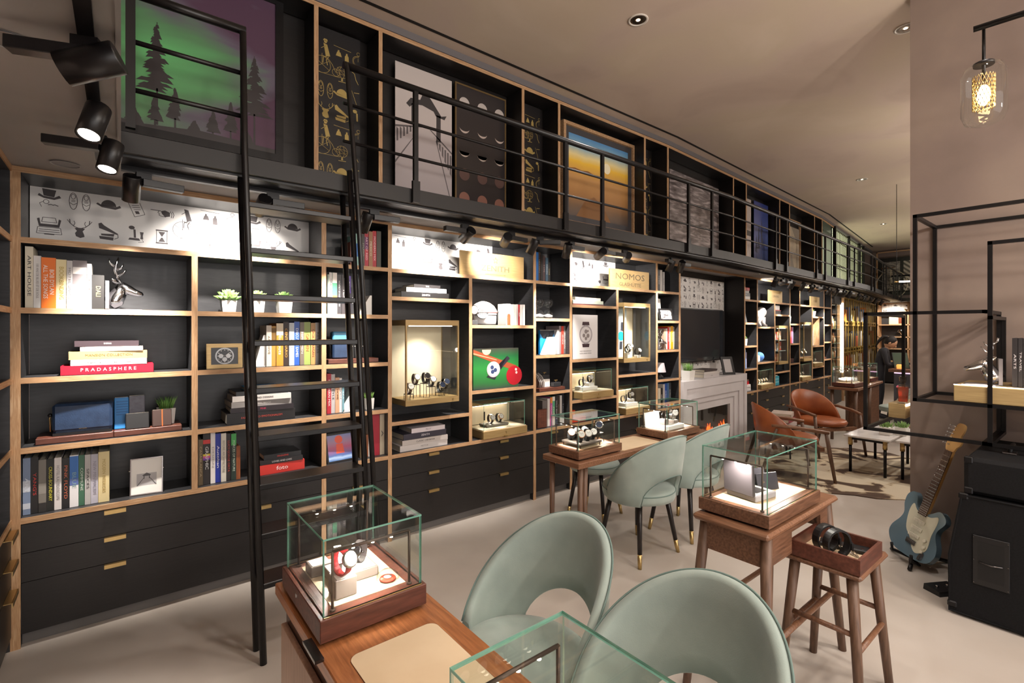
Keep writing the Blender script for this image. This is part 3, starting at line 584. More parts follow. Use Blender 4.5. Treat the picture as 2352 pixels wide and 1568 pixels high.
# ---------------------------------------------------------------- things on the shelves
ORD=['first','second','third','fourth','fifth','sixth','seventh','eighth','ninth','tenth','eleventh','twelfth']
def upbook(t,w,h,d,col,title=None,tc='#f0ece4',rough=.45,ts=.5,y0=0,bands=()):
    c=mat(col,rough); th=min(.003,w*.12); b=M(); b.box(0,w,y0,y0+.004,0,h); b.box(0,th,y0+.004,y0+d,0,h); b.box(w-th,w,y0+.004,y0+d,0,h); b.build('cover',c,t)
    M().box(th,w-th,y0+.004,y0+d-.004,.003,h-.004).build('pages',PAGES,t)
    for a,e,hc in bands: M().box(.0,w,y0-.0006,y0,a*h,e*h).build('spine_band',mat(hc,.5),t)
    if title: text(title,w*ts,t,(w/2,y0-.0012,h*.52),DOWNR,mat(tc,.5),h*.66 if len(title)>8 else h*(.1+.05*len(title)),'spine_title')
def row(f,s,z,off,ctx,items,d=.22,grp=None):
    for i,it in enumerate(items):
        w,h,col,cw=it[:4]; title=it[4] if len(it)>4 else None; tc=it[5] if len(it)>5 else '#f0ece4'; bands=it[6] if len(it)>6 else ()
        t=thing('book',f'{cw} book, {ORD[i]} from the left {ctx}','book',W(f,s,off+(.004 if i%2 else 0),z),RZ(f),'books')
        upbook(t,w-.001,h,d*(.9+.1*(i%3)/2),col,title,tc,bands=bands); s+=w
    return s
def flatstack(f,s,z,off,ctx,items,d=.24):
    """items bottom first: ds, w, h, colour, word, title, title colour"""
    for i,it in enumerate(items):
        ds,w,h,col,cw=it[:5]; title=it[5] if len(it)>5 else None; tc=it[6] if len(it)>6 else '#f0ece4'
        t=thing('book',f'{cw} book lying {ORD[i] if i else "lowest"} from the bottom {ctx}' if i else f'{cw} book lying at the bottom {ctx}','book',W(f,s+ds,off+ds*.1,z),RZ(f)+(R(1.2)*(-1)**i if i else 0),'books')
        c=mat(col,.4); th=.0025; dd=min(d,w*.8); b=M(); b.box(0,w,0,.004,0,h); b.box(0,w,.004,dd,0,th); b.box(0,w,.004,dd,h-th,h); b.build('cover',c,t)
        M().box(.004,w-.004,.004,dd-.004,th,h-th).build('pages',PAGES,t)
        if title: text(title,h*.45,t,(w*.5,-.0008,h*.5),FACE,mat(tc,.5),min(w*.6,h*.45*.62*len(title)),'spine_title')
        z+=h+.0008
def wedge(f,s,z,off,w,h,lab,m=None,d=.12):
    t=thing('bookend',lab,'bookend',W(f,s,off,z),RZ(f)); m=m or OFFW
    b=M(); b.prism([(0,0),(w,0),(w,h),(w-.012,h)],.10,(0,.10,0)); fixn(b.build('wedge',m,t)); M().box(0,w,-.005,.105,0,.003).build('foot_plate',m,t)
def pot(f,s,z,off,w,h,lab,kind='succ',seed=0,leafr=.055):
    t=thing('potted_succulent' if kind=='succ' else 'potted_grass',lab,'plant',W(f,s,off,z),RZ(f)); a=w*.42; c=w*.5
    b=M(); q=[(-1,-1),(1,-1),(1,1),(-1,1)]
    b.skin([[(x*a,y*a,0) for x,y in q],[(x*c,y*c,h) for x,y in q],[(x*c*.9,y*c*.9,h) for x,y in q],[(x*c*.88,y*c*.88,h-.01) for x,y in q]],0,False); b.build('pot',OFFW,t)
    rr=random.Random(seed); b=M()
    if kind=='succ':
        for k in range(4):
            n=12-2*k
            for i in range(n):
                an=2*math.pi*(i/n)+k*.4; tilt=R(18+20*k); L=leafr*(1-.12*k); dr=Vector((math.cos(an)*math.cos(tilt),math.sin(an)*math.cos(tilt),math.sin(tilt)))
                p=Vector((0,0,h+.006*k)); b.tube([p,p+dr*L*.55,p+dr*L],[.005,leafr*.17,.0008],6)
        b.build('leaves',LEAF,t)
    else:
        for i in range(90):
            an=rr.uniform(0,6.28); r0=rr.uniform(0,c*.8); p=Vector((math.cos(an)*r0,math.sin(an)*r0,h-.006)); tip=p+Vector((math.cos(an)*rr.uniform(.005,.03),math.sin(an)*rr.uniform(.005,.03),rr.uniform(.6,1)*leafr))
            b.tube([p,(p+tip)/2+Vector((0,0,.004)),tip],[.0022,.0018,.0004],4)
        o=b.build('grass_blades',GRASSM,t); o['kind']='stuff'
    return t
def photoframe(f,s,z,off,w,h,lab,fm,pm,wf=.014,lean=8,rz=0,mat_=None):
    t=thing('photo_frame',lab,'photo frame',W(f,s+w/2,off,z),RZ(f)+R(rz)); X=Matrix.Rotation(R(-lean),4,'X')
    for a,c,e,g in ((-w/2,w/2,0,wf),(-w/2,w/2,h-wf,h),(-w/2,-w/2+wf,wf,h-wf),(w/2-wf,w/2,wf,h-wf)): M().box(a,c,0,.014,e,g,X=X).build('frame',fm,t)
    M().box(-w/2+wf,w/2-wf,.004,.008,wf,h-wf,X=X).build('print' if mat_ is None else 'mount',pm if mat_ is None else mat_,t)
    M().box(-.02,.02,.0142,.019,0.002,h*.75,X=X).build('easel_back',BLK,t)
    return t,X
DIAL=mat('#e8e6e2',.3); DIALB=mat('#1f2a44',.3); DIALK=mat('#17171a',.3); STRAPB=mat('#3a2418',.5); STRAPK=mat('#141416',.45); ROSE=mat('#c89878',.25,.9)
def watch_into(t,o,sc=1,strap=STRAPK,case=CHROME,dial=DIAL,name='watch',yaw=0):
    """closed-strap watch standing on edge: strap loop in the y-z plane, case facing -y and up"""
    X=Matrix.Translation(o)@Matrix.Rotation(yaw,4,'Z')@Matrix.Scale(sc,4)
    b=M(); n=22; pr=[]
    for i in range(n):
        a=2*math.pi*i/n; c=Vector((0,.026*math.cos(a),.030+.030*math.sin(a)))
        nr=Vector((0,math.cos(a),math.sin(a))); pr.append([tuple(X@(c+nr*k+Vector((x,0,0)))) for x,k in ((-.009,-.001),(.009,-.001),(.009,.0012),(-.009,.0012))])
    pr.append(pr[0]); b.skin(pr,0,False,False); s=b.build('strap',strap,t)
    d=Vector((0,-.90,.43)); ce=Vector((0,-.0245,.042)); b=M(); r=[b.ring(ce-d*.002,d,.0185,20),b.ring(ce+d*.006,d,.0205,20),b.ring(ce+d*.009,d,.018,20)]
    b.skin([[tuple(X@Vector(p)) for p in q] for q in r]); b.cyl(X@(ce+Vector((.019,0,0))),X@(ce+Vector((.025,0,0))),.003*sc,n=8); cs=b.build('case',case,t)
    b=M(); q=[b.ring(ce+d*.0092,d,.0165,20),b.ring(ce+d*.0094,d,.0163,20)]; b.skin([[tuple(X@Vector(p)) for p in k] for k in q]); b.build('dial',dial,t)
    b=M()
    for L,an in ((.011,40),(.014,150)):
        u=Vector((1,0,0)); v=d.cross(u).normalized(); e=u*math.cos(R(an))+v*math.sin(R(an)); p=ce+d*.0098; b.cyl(X@p,X@(p+e*L),.0006*sc,n=4)
    b.build('hands',mat('#222222',.4),t)
WN=0
def watch(loc,lab,strap=STRAPK,case=CHROME,dial=DIAL,rz=0,sc=1,group=None,stand=None):
    t=thing('watch',lab,'watch',loc,rz,group)
    watch_into(t,(0,0,0 if stand is None else 0),sc,strap,case,dial); return t
def stand(loc,h,lab,rz=0,w=.055,group='wire display stands'):
    t=thing('display_stand',lab,'display stand',loc,rz,group); M().box(-w/2,w/2,-w/2,w/2,h-.005,h).build('top_plate',mat('#4a423a',.4,.6),t)
    for x in (-1,1):
        for y in (-1,1): M().box(x*(w/2-.002)-.0015,x*(w/2-.002)+.0015,y*(w/2-.002)-.0015,y*(w/2-.002)+.0015,0,h-.005).build('leg',mat('#4a423a',.4,.6),t)
# --- first tall unit, first column
row('A',-.371,1.660,.05,'on the shelf beside the silver stag head',[(.03,.305,'#d8cfba','cream','ART HOUSE','#2a2826'),(.028,.262,'#d5d2cf','pale grey','100 ANS DE BLUES ET DE SOUL','#6a6668'),(.054,.256,'#e8741e','wide orange','BOB DYLAN\nALL THE SONGS','#fbf2e6'),(.041,.251,'#e3d4a4','pale yellow','BOOKBINDING','#b59c4a'),(.023,.248,'#bdb9b8','slim grey','HOTEL SPACE','#7a7678'),(.056,.252,'#7d7577','black and white',None,'#fff',((.72,.86,'#d9d3cf'),(.3,.5,'#ded9d6'),(.05,.18,'#c9c4c2'))),(.019,.238,'#eeeae6','slim white','POP','#c23a33'),(.051,.182,'#1a1817','short black','DALI','#b7a25c')],.2)
def stag(lab,loc,rz,m,sc=1):
    t=thing('stag_head_bookend',lab,'bookend',loc,rz); k=Matrix.Scale(sc,4)
    def tb(pts,r,n=8): b.tube([k@Vector(p) for p in pts],[x*sc for x in r],n)
    M().box(-.028*sc,-.012*sc,-.05*sc,.05*sc,0,.155*sc).box(-.028*sc,.13*sc,-.05*sc,.05*sc,0,.004*sc).build('base',mat('#6a6669',.4,.3),t)
    b=M(); tb([(-.012,0,.03),(.012,0,.055),(.03,0,.09),(.045,0,.118),(.058,0,.122)],[.04,.043,.036,.030,.012],14); b.build('neck',m,t)
    b=M(); tb([(.022,0,.128),(.04,0,.126),(.07,0,.112),(.10,0,.098),(.128,0,.088),(.136,0,.085)],[.012,.030,.027,.019,.014,.006],14); b.build('head',m,t)
    for s in (-1,1):
        b=M(); tb([(.028,s*.022,.142),(.012,s*.05,.155),(.0,s*.068,.165)],[.006,.013,.002]); b.build('ear',m,t)
        b=M(); tb([(.035,s*.014,.15),(.022,s*.022,.18),(.012,s*.03,.215),(.018,s*.034,.25),(.028,s*.032,.285)],[.007,.007,.006,.0055,.003])
        tb([(.022,s*.022,.182),(.05,s*.03,.205),(.06,s*.032,.222)],[.005,.004,.002]); tb([(.013,s*.03,.215),(.04,s*.036,.232),(.05,s*.036,.252)],[.005,.004,.002]); tb([(.015,s*.03,.235),(-.01,s*.035,.255),(-.012,s*.035,.275)],[.004,.003,.002]); b.build('antler',m,t)
    return t
stag('silver stag head bookend beside the black book on the top open shelf',W('A',-.038,.11,1.660),0,CHROME)
flatstack('A',-.242,1.317,.05,'in the stack over the handbag',[(0,.384,.046,'#b3122c','thick red','P R A D A S P H E R E','#f2d9d9'),(.038,.316,.03,'#d6cfd0','pale grey','Alexander McQueen: Unseen','#8d8587'),(.031,.325,.042,'#c2a169','tan','MANSION COLLECTION','#5b4423'),(.075,.262,.024,'#cfc4bb','light','Paris','#8c7a70'),(.053,.266,.03,'#3b2f34','dark patterned','香港製造','#f0e8e8')],.24)
t=thing('display_board','dark red wooden board under the navy handbag and wallets','board',W('A',-.334,.04,.974),0); M().bbox(0,.302,0,.2,0,.03,.002).build('board',MAHOG,t); M().bbox(.304,.608,0,.2,0,.03,.002).build('board',MAHOG,t)
t=thing('handbag','navy leather box handbag lying on a dark wooden board','bag',W('A',-.273,.075,1.005),R(-4))
b=M(); b.bbox(0,.235,0,.09,0,.158,.012); b.build('body',NAVY,t); b=M(); b.bbox(-.002,.237,-.008,.094,.02,.163,.012); b.build('flap',NAVY,t); M().box(.0,.235,-.003,.09,0,.014).build('bottom',STRAPK,t)
b=M(); b.tube([(-.012,.03,.02),(-.016,.03,.09),(-.012,.03,.1)],.004); b.build('side_chain',BRASS,t); M().ball((-.014,.03,.105),.01).build('strap_knob',STRAPK,t); text('SMYTHSON',.008,t,(.118,-.0095,.03),FACE,BRASS,.03,'stamp')
def wallet(lab,s,z,off,w,h,m,lean=6,rz=0,th=.014):
    t=thing('wallet',lab,'wallet',W('A',s+w/2,off,z),R(rz)); X=Matrix.Rotation(R(-lean),4,'X'); M().bbox(-w/2,w/2,0,th,0,h,.003,X=X).build('cover',m,t); M().box(-w/2+.003,w/2-.003,th*.3,th*.7,.003,h+.0015,X=X).build('pages',PAGES,t); return t,X
t,X=wallet('bright blue leather card wallet standing behind the black wallet','%s'and-.029,1.005,.10,.062,.172,mat('#2d7fc4',.5))
for k in range(6): M().box(-.022,.028,-.002,.0,.075+.014*k,.083+.014*k,X=X).build('card_slot',mat('#2468a6',.5),t)
wallet('grey leather passport wallet standing beside the bright blue one',.034,1.005,.115,.072,.175,noisy('grey_leather',[(.3,'#5d5c68'),(.7,'#70707c')],(1,1,1),4,40,.5))
wallet('black leather card holder leaning in front of the grey wallet',.019,1.005,.055,.105,.086,mat('#141416',.45),14)
t,X=wallet('dark brown notebook with an orange elastic band beside the grass pot',.138,1.005,.06,.09,.094,mat('#43312c',.55),8,4,.02); M().box(-.002,.003,-.0015,.0225,0,.095,X=X).build('elastic_band',mat('#c8622a',.6),t)
pot('A',.205,1.005,.155,.09,.09,'white pot of green grass behind the brown notebook','grass',3,.075)
row('A',-.379,.633,.05,'on the lowest shelf by the corner post',[(.028,.281,'#7a8aa6','blue patterned','ART','#dfe6f0',((.4,.6,'#c5cbd6'),(.1,.2,'#c5cbd6'))),(.028,.28,'#1c1a1b','black','YANG\'S','#c23a33'),(.029,.264,'#7b766f','stone grey',None,'#fff',((.35,.55,'#8f8a83'),(0,.18,'#2a2827'))),(.029,.262,'#1e1f1c','black and lime','CROSS-BOUNDARY','#d9d43c'),(.028,.265,'#dcd7d5','white','HOTEL KALEIDOSCOPE','#8d888a'),(.03,.258,'#1b1b1d','black with triangle','PINK FLOYD','#c86a4a'),(.035,.268,'#e6e4e6','white and blue','BLUE','#8aa',((.55,.98,'#3b6fb6'),(.42,.55,'#5a6ea8'))),(.024,.263,'#3f6a52','green patterned','COMMUNE','#d6e2d6'),(.024,.262,'#b5b2b0','grey','SPACES','#3c3a3a'),(.03,.26,'#b9b6c2','lilac grey','NEW MINIMALISM','#8e8a98'),(.046,.268,'#d8c796','thick pale yellow','MODERN INTERIORS','#a98f4c')],.21)
t,X=photoframe('A',.037,.633,.06,.148,.2,'slim silver photo frame with a tiny pier photograph, on the lowest shelf',CHROME,PAPER,.005,7,-6,OFFW)
b=M(); flat(b,[(-.045,.05),(.045,.05),(.045,.115),(-.045,.115)],.0035); o=b.build('print',mat('#b9b7b8',.5),t); o.matrix_local=X
b=M(); flat(b,[(-.02,.105),(0,.118),(.02,.105),(.014,.1),(.014,.085),(.01,.085),(.01,.1),(-.01,.1),(-.01,.085),(-.014,.085),(-.014,.1)],.0025); flat(b,[(-.045,.05),(-.04,.05),(-.012,.09),(-.015,.09)],.0025); flat(b,[(.045,.05),(.04,.05),(.012,.09),(.015,.09)],.0025); o=b.build('gate_print',mat('#5a585a',.5),t); o.matrix_local=X
for x in (-.076,.076): b=M(); b.ball((x,.006,.135),.005); o=b.build('side_knob',CHROME,t); o.matrix_local=X
# --- first tall unit, second column
pot('A',.520,1.660,.12,.082,.072,'white pot of pale green succulent left of the ladder','succ',1,.085); pot('A',.681,1.660,.12,.078,.076,'middle white succulent pot directly behind the ladder stile','succ',2,.08); pot('A',.842,1.660,.12,.086,.076,'rightmost of the three white succulent pots behind the ladder','succ',3,.08)
t,X=photoframe('A',.397,1.317,.06,.191,.15,'gold framed picture of a steel chronograph watch face',CHAMP,mat('#1d1d1f',.3),.024,3)
b=M(); b.cyl((0,.0035,.075),(0,.0025,.075),.05,n=28); o=b.build('watch_print',mat('#b9bcc0',.35),t); o.matrix_local=X
b=M(); b.cyl((0,.0028,.075),(0,.002,.075),.042,n=28); o=b.build('dial_print',mat('#242428',.35),t); o.matrix_local=X
for dx,dz in ((-.02,.0),(.02,.0),(0,-.02)): b=M(); b.cyl((dx,.0022,.075+dz),(dx,.0014,.075+dz),.013,n=18); o=b.build('subdial_print',mat('#c9ccd0',.35),t); o.matrix_local=X
b=M(); b.cyl((0,.0012,.075),(.028,.0012,.096),.0012,n=4); b.cyl((0,.0012,.075),(-.034,.0012,.092),.001,n=4)
for k in range(12): a=R(30*k); b.box(.036*math.cos(a)-.002,.036*math.cos(a)+.002,.0014,.0018,.075+.036*math.sin(a)-.002,.075+.036*math.sin(a)+.002)
o=b.build('hands_print',OFFW,t); o.matrix_local=X
wedge('A',.655,1.317,.07,.066,.2,'white wedge bookend holding the colourful books behind the ladder')
row('A',.723,1.317,.06,'in the colourful row behind the ladder',[(.031,.262,'#d9cfc2','cream','ARCHIVE','#8a7c6a'),(.028,.258,'#b98a3c','ochre',None,'#fff',((.6,.95,'#7a5a24'),)),(.042,.276,'#d98a2a','orange','Hideouts','#fdf5e6',((.72,1,'#f3e4c8'),)),(.035,.285,'#33251f','dark brown','CENTENARIO','#d2a24a'),(.032,.28,'#c9d3da','pale blue grey','WOOD','#7d8a94'),(.035,.288,'#2453a8','bright blue','EXECUTIVE EAMES','#e9edf5'),(.028,.284,'#6f6358','brown grey','HIPPOMEN','#d9d0c4'),(.042,.286,'#8a9a4f','olive green','GARDEN','#d8402f'),(.031,.28,'#b0854e','tan','CASA BARAGAN','#7a2d20'),(.029,.283,'#c6c1bd','pale grey','RESTLESS','#5f5a58')],.21)
flatstack('A',.50,.974,.04,'in the stack behind the ladder',[(.0,.39,.066,'#191718','wide black','FABIANI  NEO EMOTIONALISM','#b9473c'),(.02,.36,.03,'#241d22','black with pink top','PINK','#d23a62'),(.025,.345,.036,'#8f8b89','mid grey','WHEEL BOOK','#d4d0cd'),(.03,.335,.034,'#d7d2cd','white','ROUND DESIGNS','#3a3638'),(.05,.30,.026,'#1f2022','black with coloured stripes','HELMUT','#d2b34a'),(.10,.2,.022,'#1f8fd0','bright blue',None)],.25)
row('A',.355,.633,.05,'in the bottom row by the photo frame',[(.024,.27,'#6a5a42','brown','CASABLANCA','#b8a582'),(.038,.3,'#2a2526','rainbow banded black','GRAPHIC','#ddd',((.56,.6,'#d9c23a'),(.52,.56,'#c85a9a'),(.48,.52,'#7a4ab0'),(.8,.88,'#c23a3a'))),(.025,.302,'#e6e2e0','white','DESIGN','#9a9696'),(.029,.294,'#26389a','deep blue','Autoban','#e9ebf7'),(.028,.292,'#d9d4c8','pale','BEFORE ARCHITECTURE','#8f897c'),(.026,.286,'#2b2527','black','LUCY+JORGE ORTA','#b9473c'),(.028,.283,'#23352e','dark green','FORCES OF NATURE','#cfe0cf',((.75,1,'#4aa85a'),))],.2)
t=thing('bookend','rounded reddish wood bookend closing the bottom row','bookend',W('A',.552,.05,.633)); b=M(); b.prism([(0,0),(.022,0),(.022,.2),(.016,.206),(.005,.206),(0,.2)],.11,(0,.11,0)); fixn(b.build('wood_slab',noisy('bookend_wood',[(.3,'#7a3f22'),(.7,'#a05c34')],(20,20,2),4,4,.35),t))
flatstack('A',.675,.633,.04,'in the small stack with the red book',[(0,.275,.062,'#c5352e','thick red','foto','#f4e6e4'),(.008,.255,.028,'#232022','black','LOVES AND LIVES','#cfcaca'),(.03,.225,.03,'#1e1f22','black pictured','MAGAZINE','#c23a33')],.2)
# --- narrow unit behind the ladder
row('A',1.265,2.004,.06,'high up behind the ladder handrail',[(.04,.17,'#8a4a34','rust brown'),(.042,.232,'#9fd0c4','mint','HK','#2a6fae',((.3,.7,'#2d6fb5'),)),(.023,.236,'#45413c','dark grey','STUDIO','#b5b0a8'),(.03,.256,'#b41f34','crimson','ART OF RED','#f0c8c8',((.5,.85,'#6a2a5a'),)),(.03,.26,'#a0704a','tan','MEXICO','#efe2cf'),(.03,.268,'#b3202c','red','MODERN MIX','#f2dada'),(.034,.27,'#3f3c30','dark floral')],.2)
row('A',1.102,1.660,.05,'in the row below the mint book',[(.014,.27,'#8f9a8c','sage'),(.022,.285,'#c9c5c0','pale','GRAND DESIGNS','#2f2d2d'),(.03,.285,'#4a9a72','green and orange',None,'#fff',((.0,.3,'#e8e0d0'),(.3,.45,'#c87a3a'),(.75,1,'#e8e0d8'))),(.033,.275,'#2d2b2e','charcoal','ARCHITECT OF PHOTOGRAPHY','#d9d5d5'),(.034,.274,'#332e30','dark grey','ID','#d8d4d4'),(.032,.27,'#5a3f9a','purple','PINK FLOYD','#e8e0f4',((.0,.55,'#2c2536'),)),(.022,.19,'#26262a','slim black','WAR','#ddd')],.2)
wedge('A',1.322,1.660,.06,.1,.14,'white wedge bookend under the mint book, behind the handrail'); 
t=thing('display_board','dark red wooden board under the blue bag','board',W('A',1.105,.04,1.317),0); M().bbox(0,.36,0,.16,0,.03,.002).build('board',MAHOG,t)
t=thing('handbag','small upright blue leather bag behind the ladder','bag',W('A',1.15,.08,1.348)); M().bbox(0,.11,0,.06,0,.185,.01).build('body',NAVY,t); M().bbox(-.002,.112,-.004,.062,.11,.19,.008).build('flap',mat('#4f8fb5',.4),t); M().tube([(-.004,.03,.03),(-.012,.03,.1),(-.006,.03,.17)],.004).build('strap',STRAPK,t)
for i,x in enumerate((1.285,1.315,1.375)):
    t=thing('wallet',['black card holder standing next to the small blue bag','second black card holder on the board with the blue bag','third black card holder, farthest from the blue bag'][i],'wallet',W('A',x,.1,1.348)); X=Matrix.Rotation(R(-10),4,'X'); M().bbox(0,.022,0,.01,0,.085,.002,X=X).build('cover',STRAPK,t); M().box(.002,.02,.003,.007,.084,.088,X=X).build('cards',PAGES,t)
row('A',1.102,.974,.06,'in the short row beside the grass pot',[(.03,.275,'#a8202f','red','MODERN MIX','#f0d6d6'),(.027,.27,'#b5b0b0','grey pictured','STYLE','#333'),(.03,.245,'#c79a7a','salmon','HOME','#7a5a44'),(.018,.24,'#e0dcd9','white','ZEN','#777'),(.015,.228,'#6f9aa8','teal','SEA','#e8f0f2')],.18)
wedge('A',1.21,.974,.06,.085,.15,'white wedge bookend beside the small grass pot')
pot('A',1.411,.974,.09,.062,.08,'small white pot of grass behind the ladder handrail','grass',7,.05)
t,X=photoframe('A',1.10,.633,.05,.2,.2,'tilted dark frame with a red sunset over water photograph',STEEL,grad('sea_sunset_print',[(0,'#3f6fb0'),(.12,'#a9c4e8'),(.2,'#4a6aa8'),(.5,'#b0557a'),(.7,'#a37a9a'),(1,'#7a86b8')],'Z',.3,.1),.012,14,5)
b=M(); flat(b,arc(-.005,.155,.028,n=16)[:-1],.0035); flat(b,[(-.03,.06),(.03,.06),(.02,.125),(-.025,.125)],.0035); o=b.build('sun_print',mat('#e0553a',.4),t); o.matrix_local=X
row('A',1.335,.633,.06,'at the bottom behind the handrail',[(.04,.3,'#5a4a34','brown patterned'),(.022,.16,'#8a4f2c','short reddish'),(.03,.305,'#d9d3cc','white'),(.057,.302,'#a32436','wide crimson'),(.037,.298,'#b3a58f','stone','A','#333')],.2)
# --- gold sign boards
def sign(f,s0,s1,z,h,off,lab,lines,star=False):
    t=thing('gold_sign',lab,'sign',W(f,s0,off,z),RZ(f)); w=s1-s0; M().box(0,w,0,.02,0,h).build('board',CHAMP,t)
    for tx,sz,fx,fz,wd in lines: text(tx,sz,t,(w*fx,-.0012,h*fz),FACE,mat('#5c503a',.5),wd,'lettering')
    if star:
        b=M(); P=[]
        for k in range(10): a=R(90+36*k); r=.028 if k%2==0 else .012; P.append((w*.53+r*math.cos(a),h*.72+r*math.sin(a)))
        for p,q in zip(P,P[1:]+P[:1]): b.tube([(p[0],-.001,p[1]),(q[0],-.001,q[1])],.0015,4)
        b.build('star_emblem',mat('#5c503a',.5),t)
sign('A',2.165,2.84,2.004,.2,.03,'gold sign board with a star emblem on the shelf over the white helmet',[('ZENITH',.055,.53,.35,.3),('SWISS WATCH MANUFACTURE',.014,.53,.1,.22)],True)
sign('A',4.032,4.71,2.004,.2,.03,'gold sign board with two lines of lettering, over the second tall vitrine',[('NOMOS',.075,.5,.62,.5),('GLASHÜTTE',.045,.5,.2,.38)])
sign('B',2.83,3.40,2.004,.19,.03,'plain gold sign board above the white lion figurine unit',[('LONGINES',.04,.5,.5,.25)]); sign('B',4.82,5.34,2.004,.18,.03,'farthest gold sign board, near the lit glass cabinet',[('ORIS',.05,.5,.5,.2)])
# --- wide unit with vitrine
flatstack('A',1.64,1.798,.03,'over the tall gold vitrine',[(0,.415,.042,'#1b1a1b','black boxed','ZENITH','#e8e4e0'),(.045,.345,.034,'#dcd8d4','white','The Beauty of Time','#8a8684'),(.11,.235,.026,'#221f20','thin black','TIME','#ddd')],.22)
flatstack('A',1.63,.633,.03,'under the tall gold vitrine',[(0,.41,.045,'#cfcac8','light grey','MOTOR','#8d8888'),(.02,.39,.036,'#c3bcb8','grey','CLASSIC CAR BOOK','#333'),(.03,.375,.044,'#3c3a46','dark blue grey','ZENITH','#d9d6dc'),(.10,.29,.034,'#d8cfd4','pale pink','PILOT','#8a7a84')],.24)
def vitrine(f,s0,s1,z0,z1,off,dep,lab,div=.72,poster=None):
    t=thing('wall_vitrine',lab,'display case',W(f,s0,off,z0),RZ(f)); w=s1-s0; h=z1-z0; g=.012; sl=h*.065
    M().box(0,w,0,dep,0,sl).build('bottom_slab',CHAMP,t); M().box(0,w,0,dep,h-sl,h).build('top_slab',CHAMP,t)
    for x,y in ((0,0),(w-g,0),(0,dep-g),(w-g,dep-g)): M().box(x,x+g,y,y+g,sl,h-sl).build('corner_post',CHAMP,t)
    M().box(g,w-g,dep-.012,dep,sl,h-sl).build('back_panel',CREAM,t)
    b=M(); pane(b,g,w-g,.002,.006,sl,h-sl); b.build('front_pane',[GLASS,GEDGE],t)
    for x in (.002,w-.006): b=M(); pane(b,x,x+.004,g,dep-g,sl,h-sl); b.build('side_pane',[GLASS,GEDGE],t)
    M().cyl((w*.88,-.003,sl*.5),(w*.88,.0,sl*.5),.008,n=12).build('lock',BRASS,t)
    M().box(w*.1,w*.9,.03,.045,h-sl-.006,h-sl).build('led_strip',LEDW,t)
    p=W(f,s0+w/2,off+.05,z1-sl-.01); q=W(f,s0+w/2,off+dep*.8,z0); lamp('SPOT',p,16,(1,.90,.78),q,.03,110,.8)
    return t
vitrine('A',1.636,2.10,.985,1.625,-.05,.27,'tall gold and glass vitrine holding six watches on wire stands')
zb=.985+.042
ws=[(1.70,.06,.04,STRAPB,CHROME,DIAL),(1.79,.13,.10,STRAPB,CHROME,DIAL),(1.85,.08,.11,STRAPK,CHROME,DIALK),(1.93,.13,.075,STRAPK,CHROME,DIAL),(1.985,.08,.03,STRAPK,CHROME,DIALB),(2.05,.12,.05,STRAPK,CHROME,DIALB)]
for i,(s,o,h,st,ca,di) in enumerate(ws):
    stand(W('A',s,o-.03,zb),h,f'small wire stand, {ORD[i]} from the left in the tall gold vitrine'); watch(W('A',s,o-.03,zb+h),f'wristwatch on a wire stand, {ORD[i]} from the left in the tall gold vitrine',st,ca,di,0,1.35,'watches')
def tablecase(f,s0,s1,z,off,dep,h,lab,rz=0,lit=6):
    t=thing('shelf_display_case',lab,'display case',W(f,s0,off,z),RZ(f)); w=s1-s0; g=.004; bh=.075
    M().bbox(0,w,0,dep,0,bh-.01,.002).build('base',CHAMP,t); M().box(.01,w-.01,.01,dep-.01,bh-.01,bh-.004).build('lining',CREAM,t); M().box(w*.45,w*.55,-.012,0,-.0,.01).build('pull_tab',BRASS,t); M().cyl((w*.5,-.003,bh*.5),(w*.5,0,bh*.5),.007,n=10).build('lock',BRASS,t)
    M().box(.0,w,dep-.008,dep,bh,h).build('back_panel',CREAM,t)
    x0,x1,y0=.012,w-.02,.012
    for nm,a in (('front_pane',(x0,x1,y0,y0+g,bh-.004,h)),('side_pane',(x0,x0+g,y0+g,dep-.01,bh-.004,h)),('side_pane',(x1-g,x1,y0+g,dep-.01,bh-.004,h)),('top_pane',(x0,x1,y0,dep-.01,h,h+g))):
        b=M(); pane(b,*a); b.build(nm,[GLASS,GEDGE],t)
    M().box(x0,x1,dep-.045,dep-.01,h-.045,h-.001).build('top_rail',CHAMP,t); M().box(x0-.003,x0+.009,y0-.004,y0,h*.55,h*.8).build('catch',DKCHROME,t)
    M().box(.05,w-.05,dep-.042,dep-.03,h-.05,h-.0455).build('led_strip',LEDW,t)
    if lit: lamp('SPOT',W(f,s0+w/2,off+dep-.04,z+h-.055),lit,(1,.88,.72),W(f,s0+w/2,off+.05,z),.02,120,.8)
    return t
def plinthboard(f,s0,s1,z,off,d,h,lab,m):
    t=thing('watch_tray',lab,'tray',W(f,s0,off,z),RZ(f)); M().bbox(0,s1-s0,0,d,.006,h,.002).build('top',m,t)
    for a in (.006,s1-s0-.012):
        for c in (.006,d-.012): M().box(a,a+.006,c,c+.006,0,.006).build('foot',mat('#3a332c',.4),t)
tablecase('A',2.36,2.84,.633,-.02,.27,.29,'gold based glass case under the billiard picture')
plinthboard('A',2.46,2.70,.704,.07,.12,.024,'grey tray with two watches under the billiard picture',mat('#5c564e',.5)); watch(W('A',2.54,.13,.729),'brown strapped watch on the grey tray under the billiard picture',STRAPB,CHROME,DIAL,0,1.3); watch(W('A',2.63,.13,.729),'dark watch on the grey tray under the billiard picture',STRAPK,ROSE,DIAL,0,1.3)
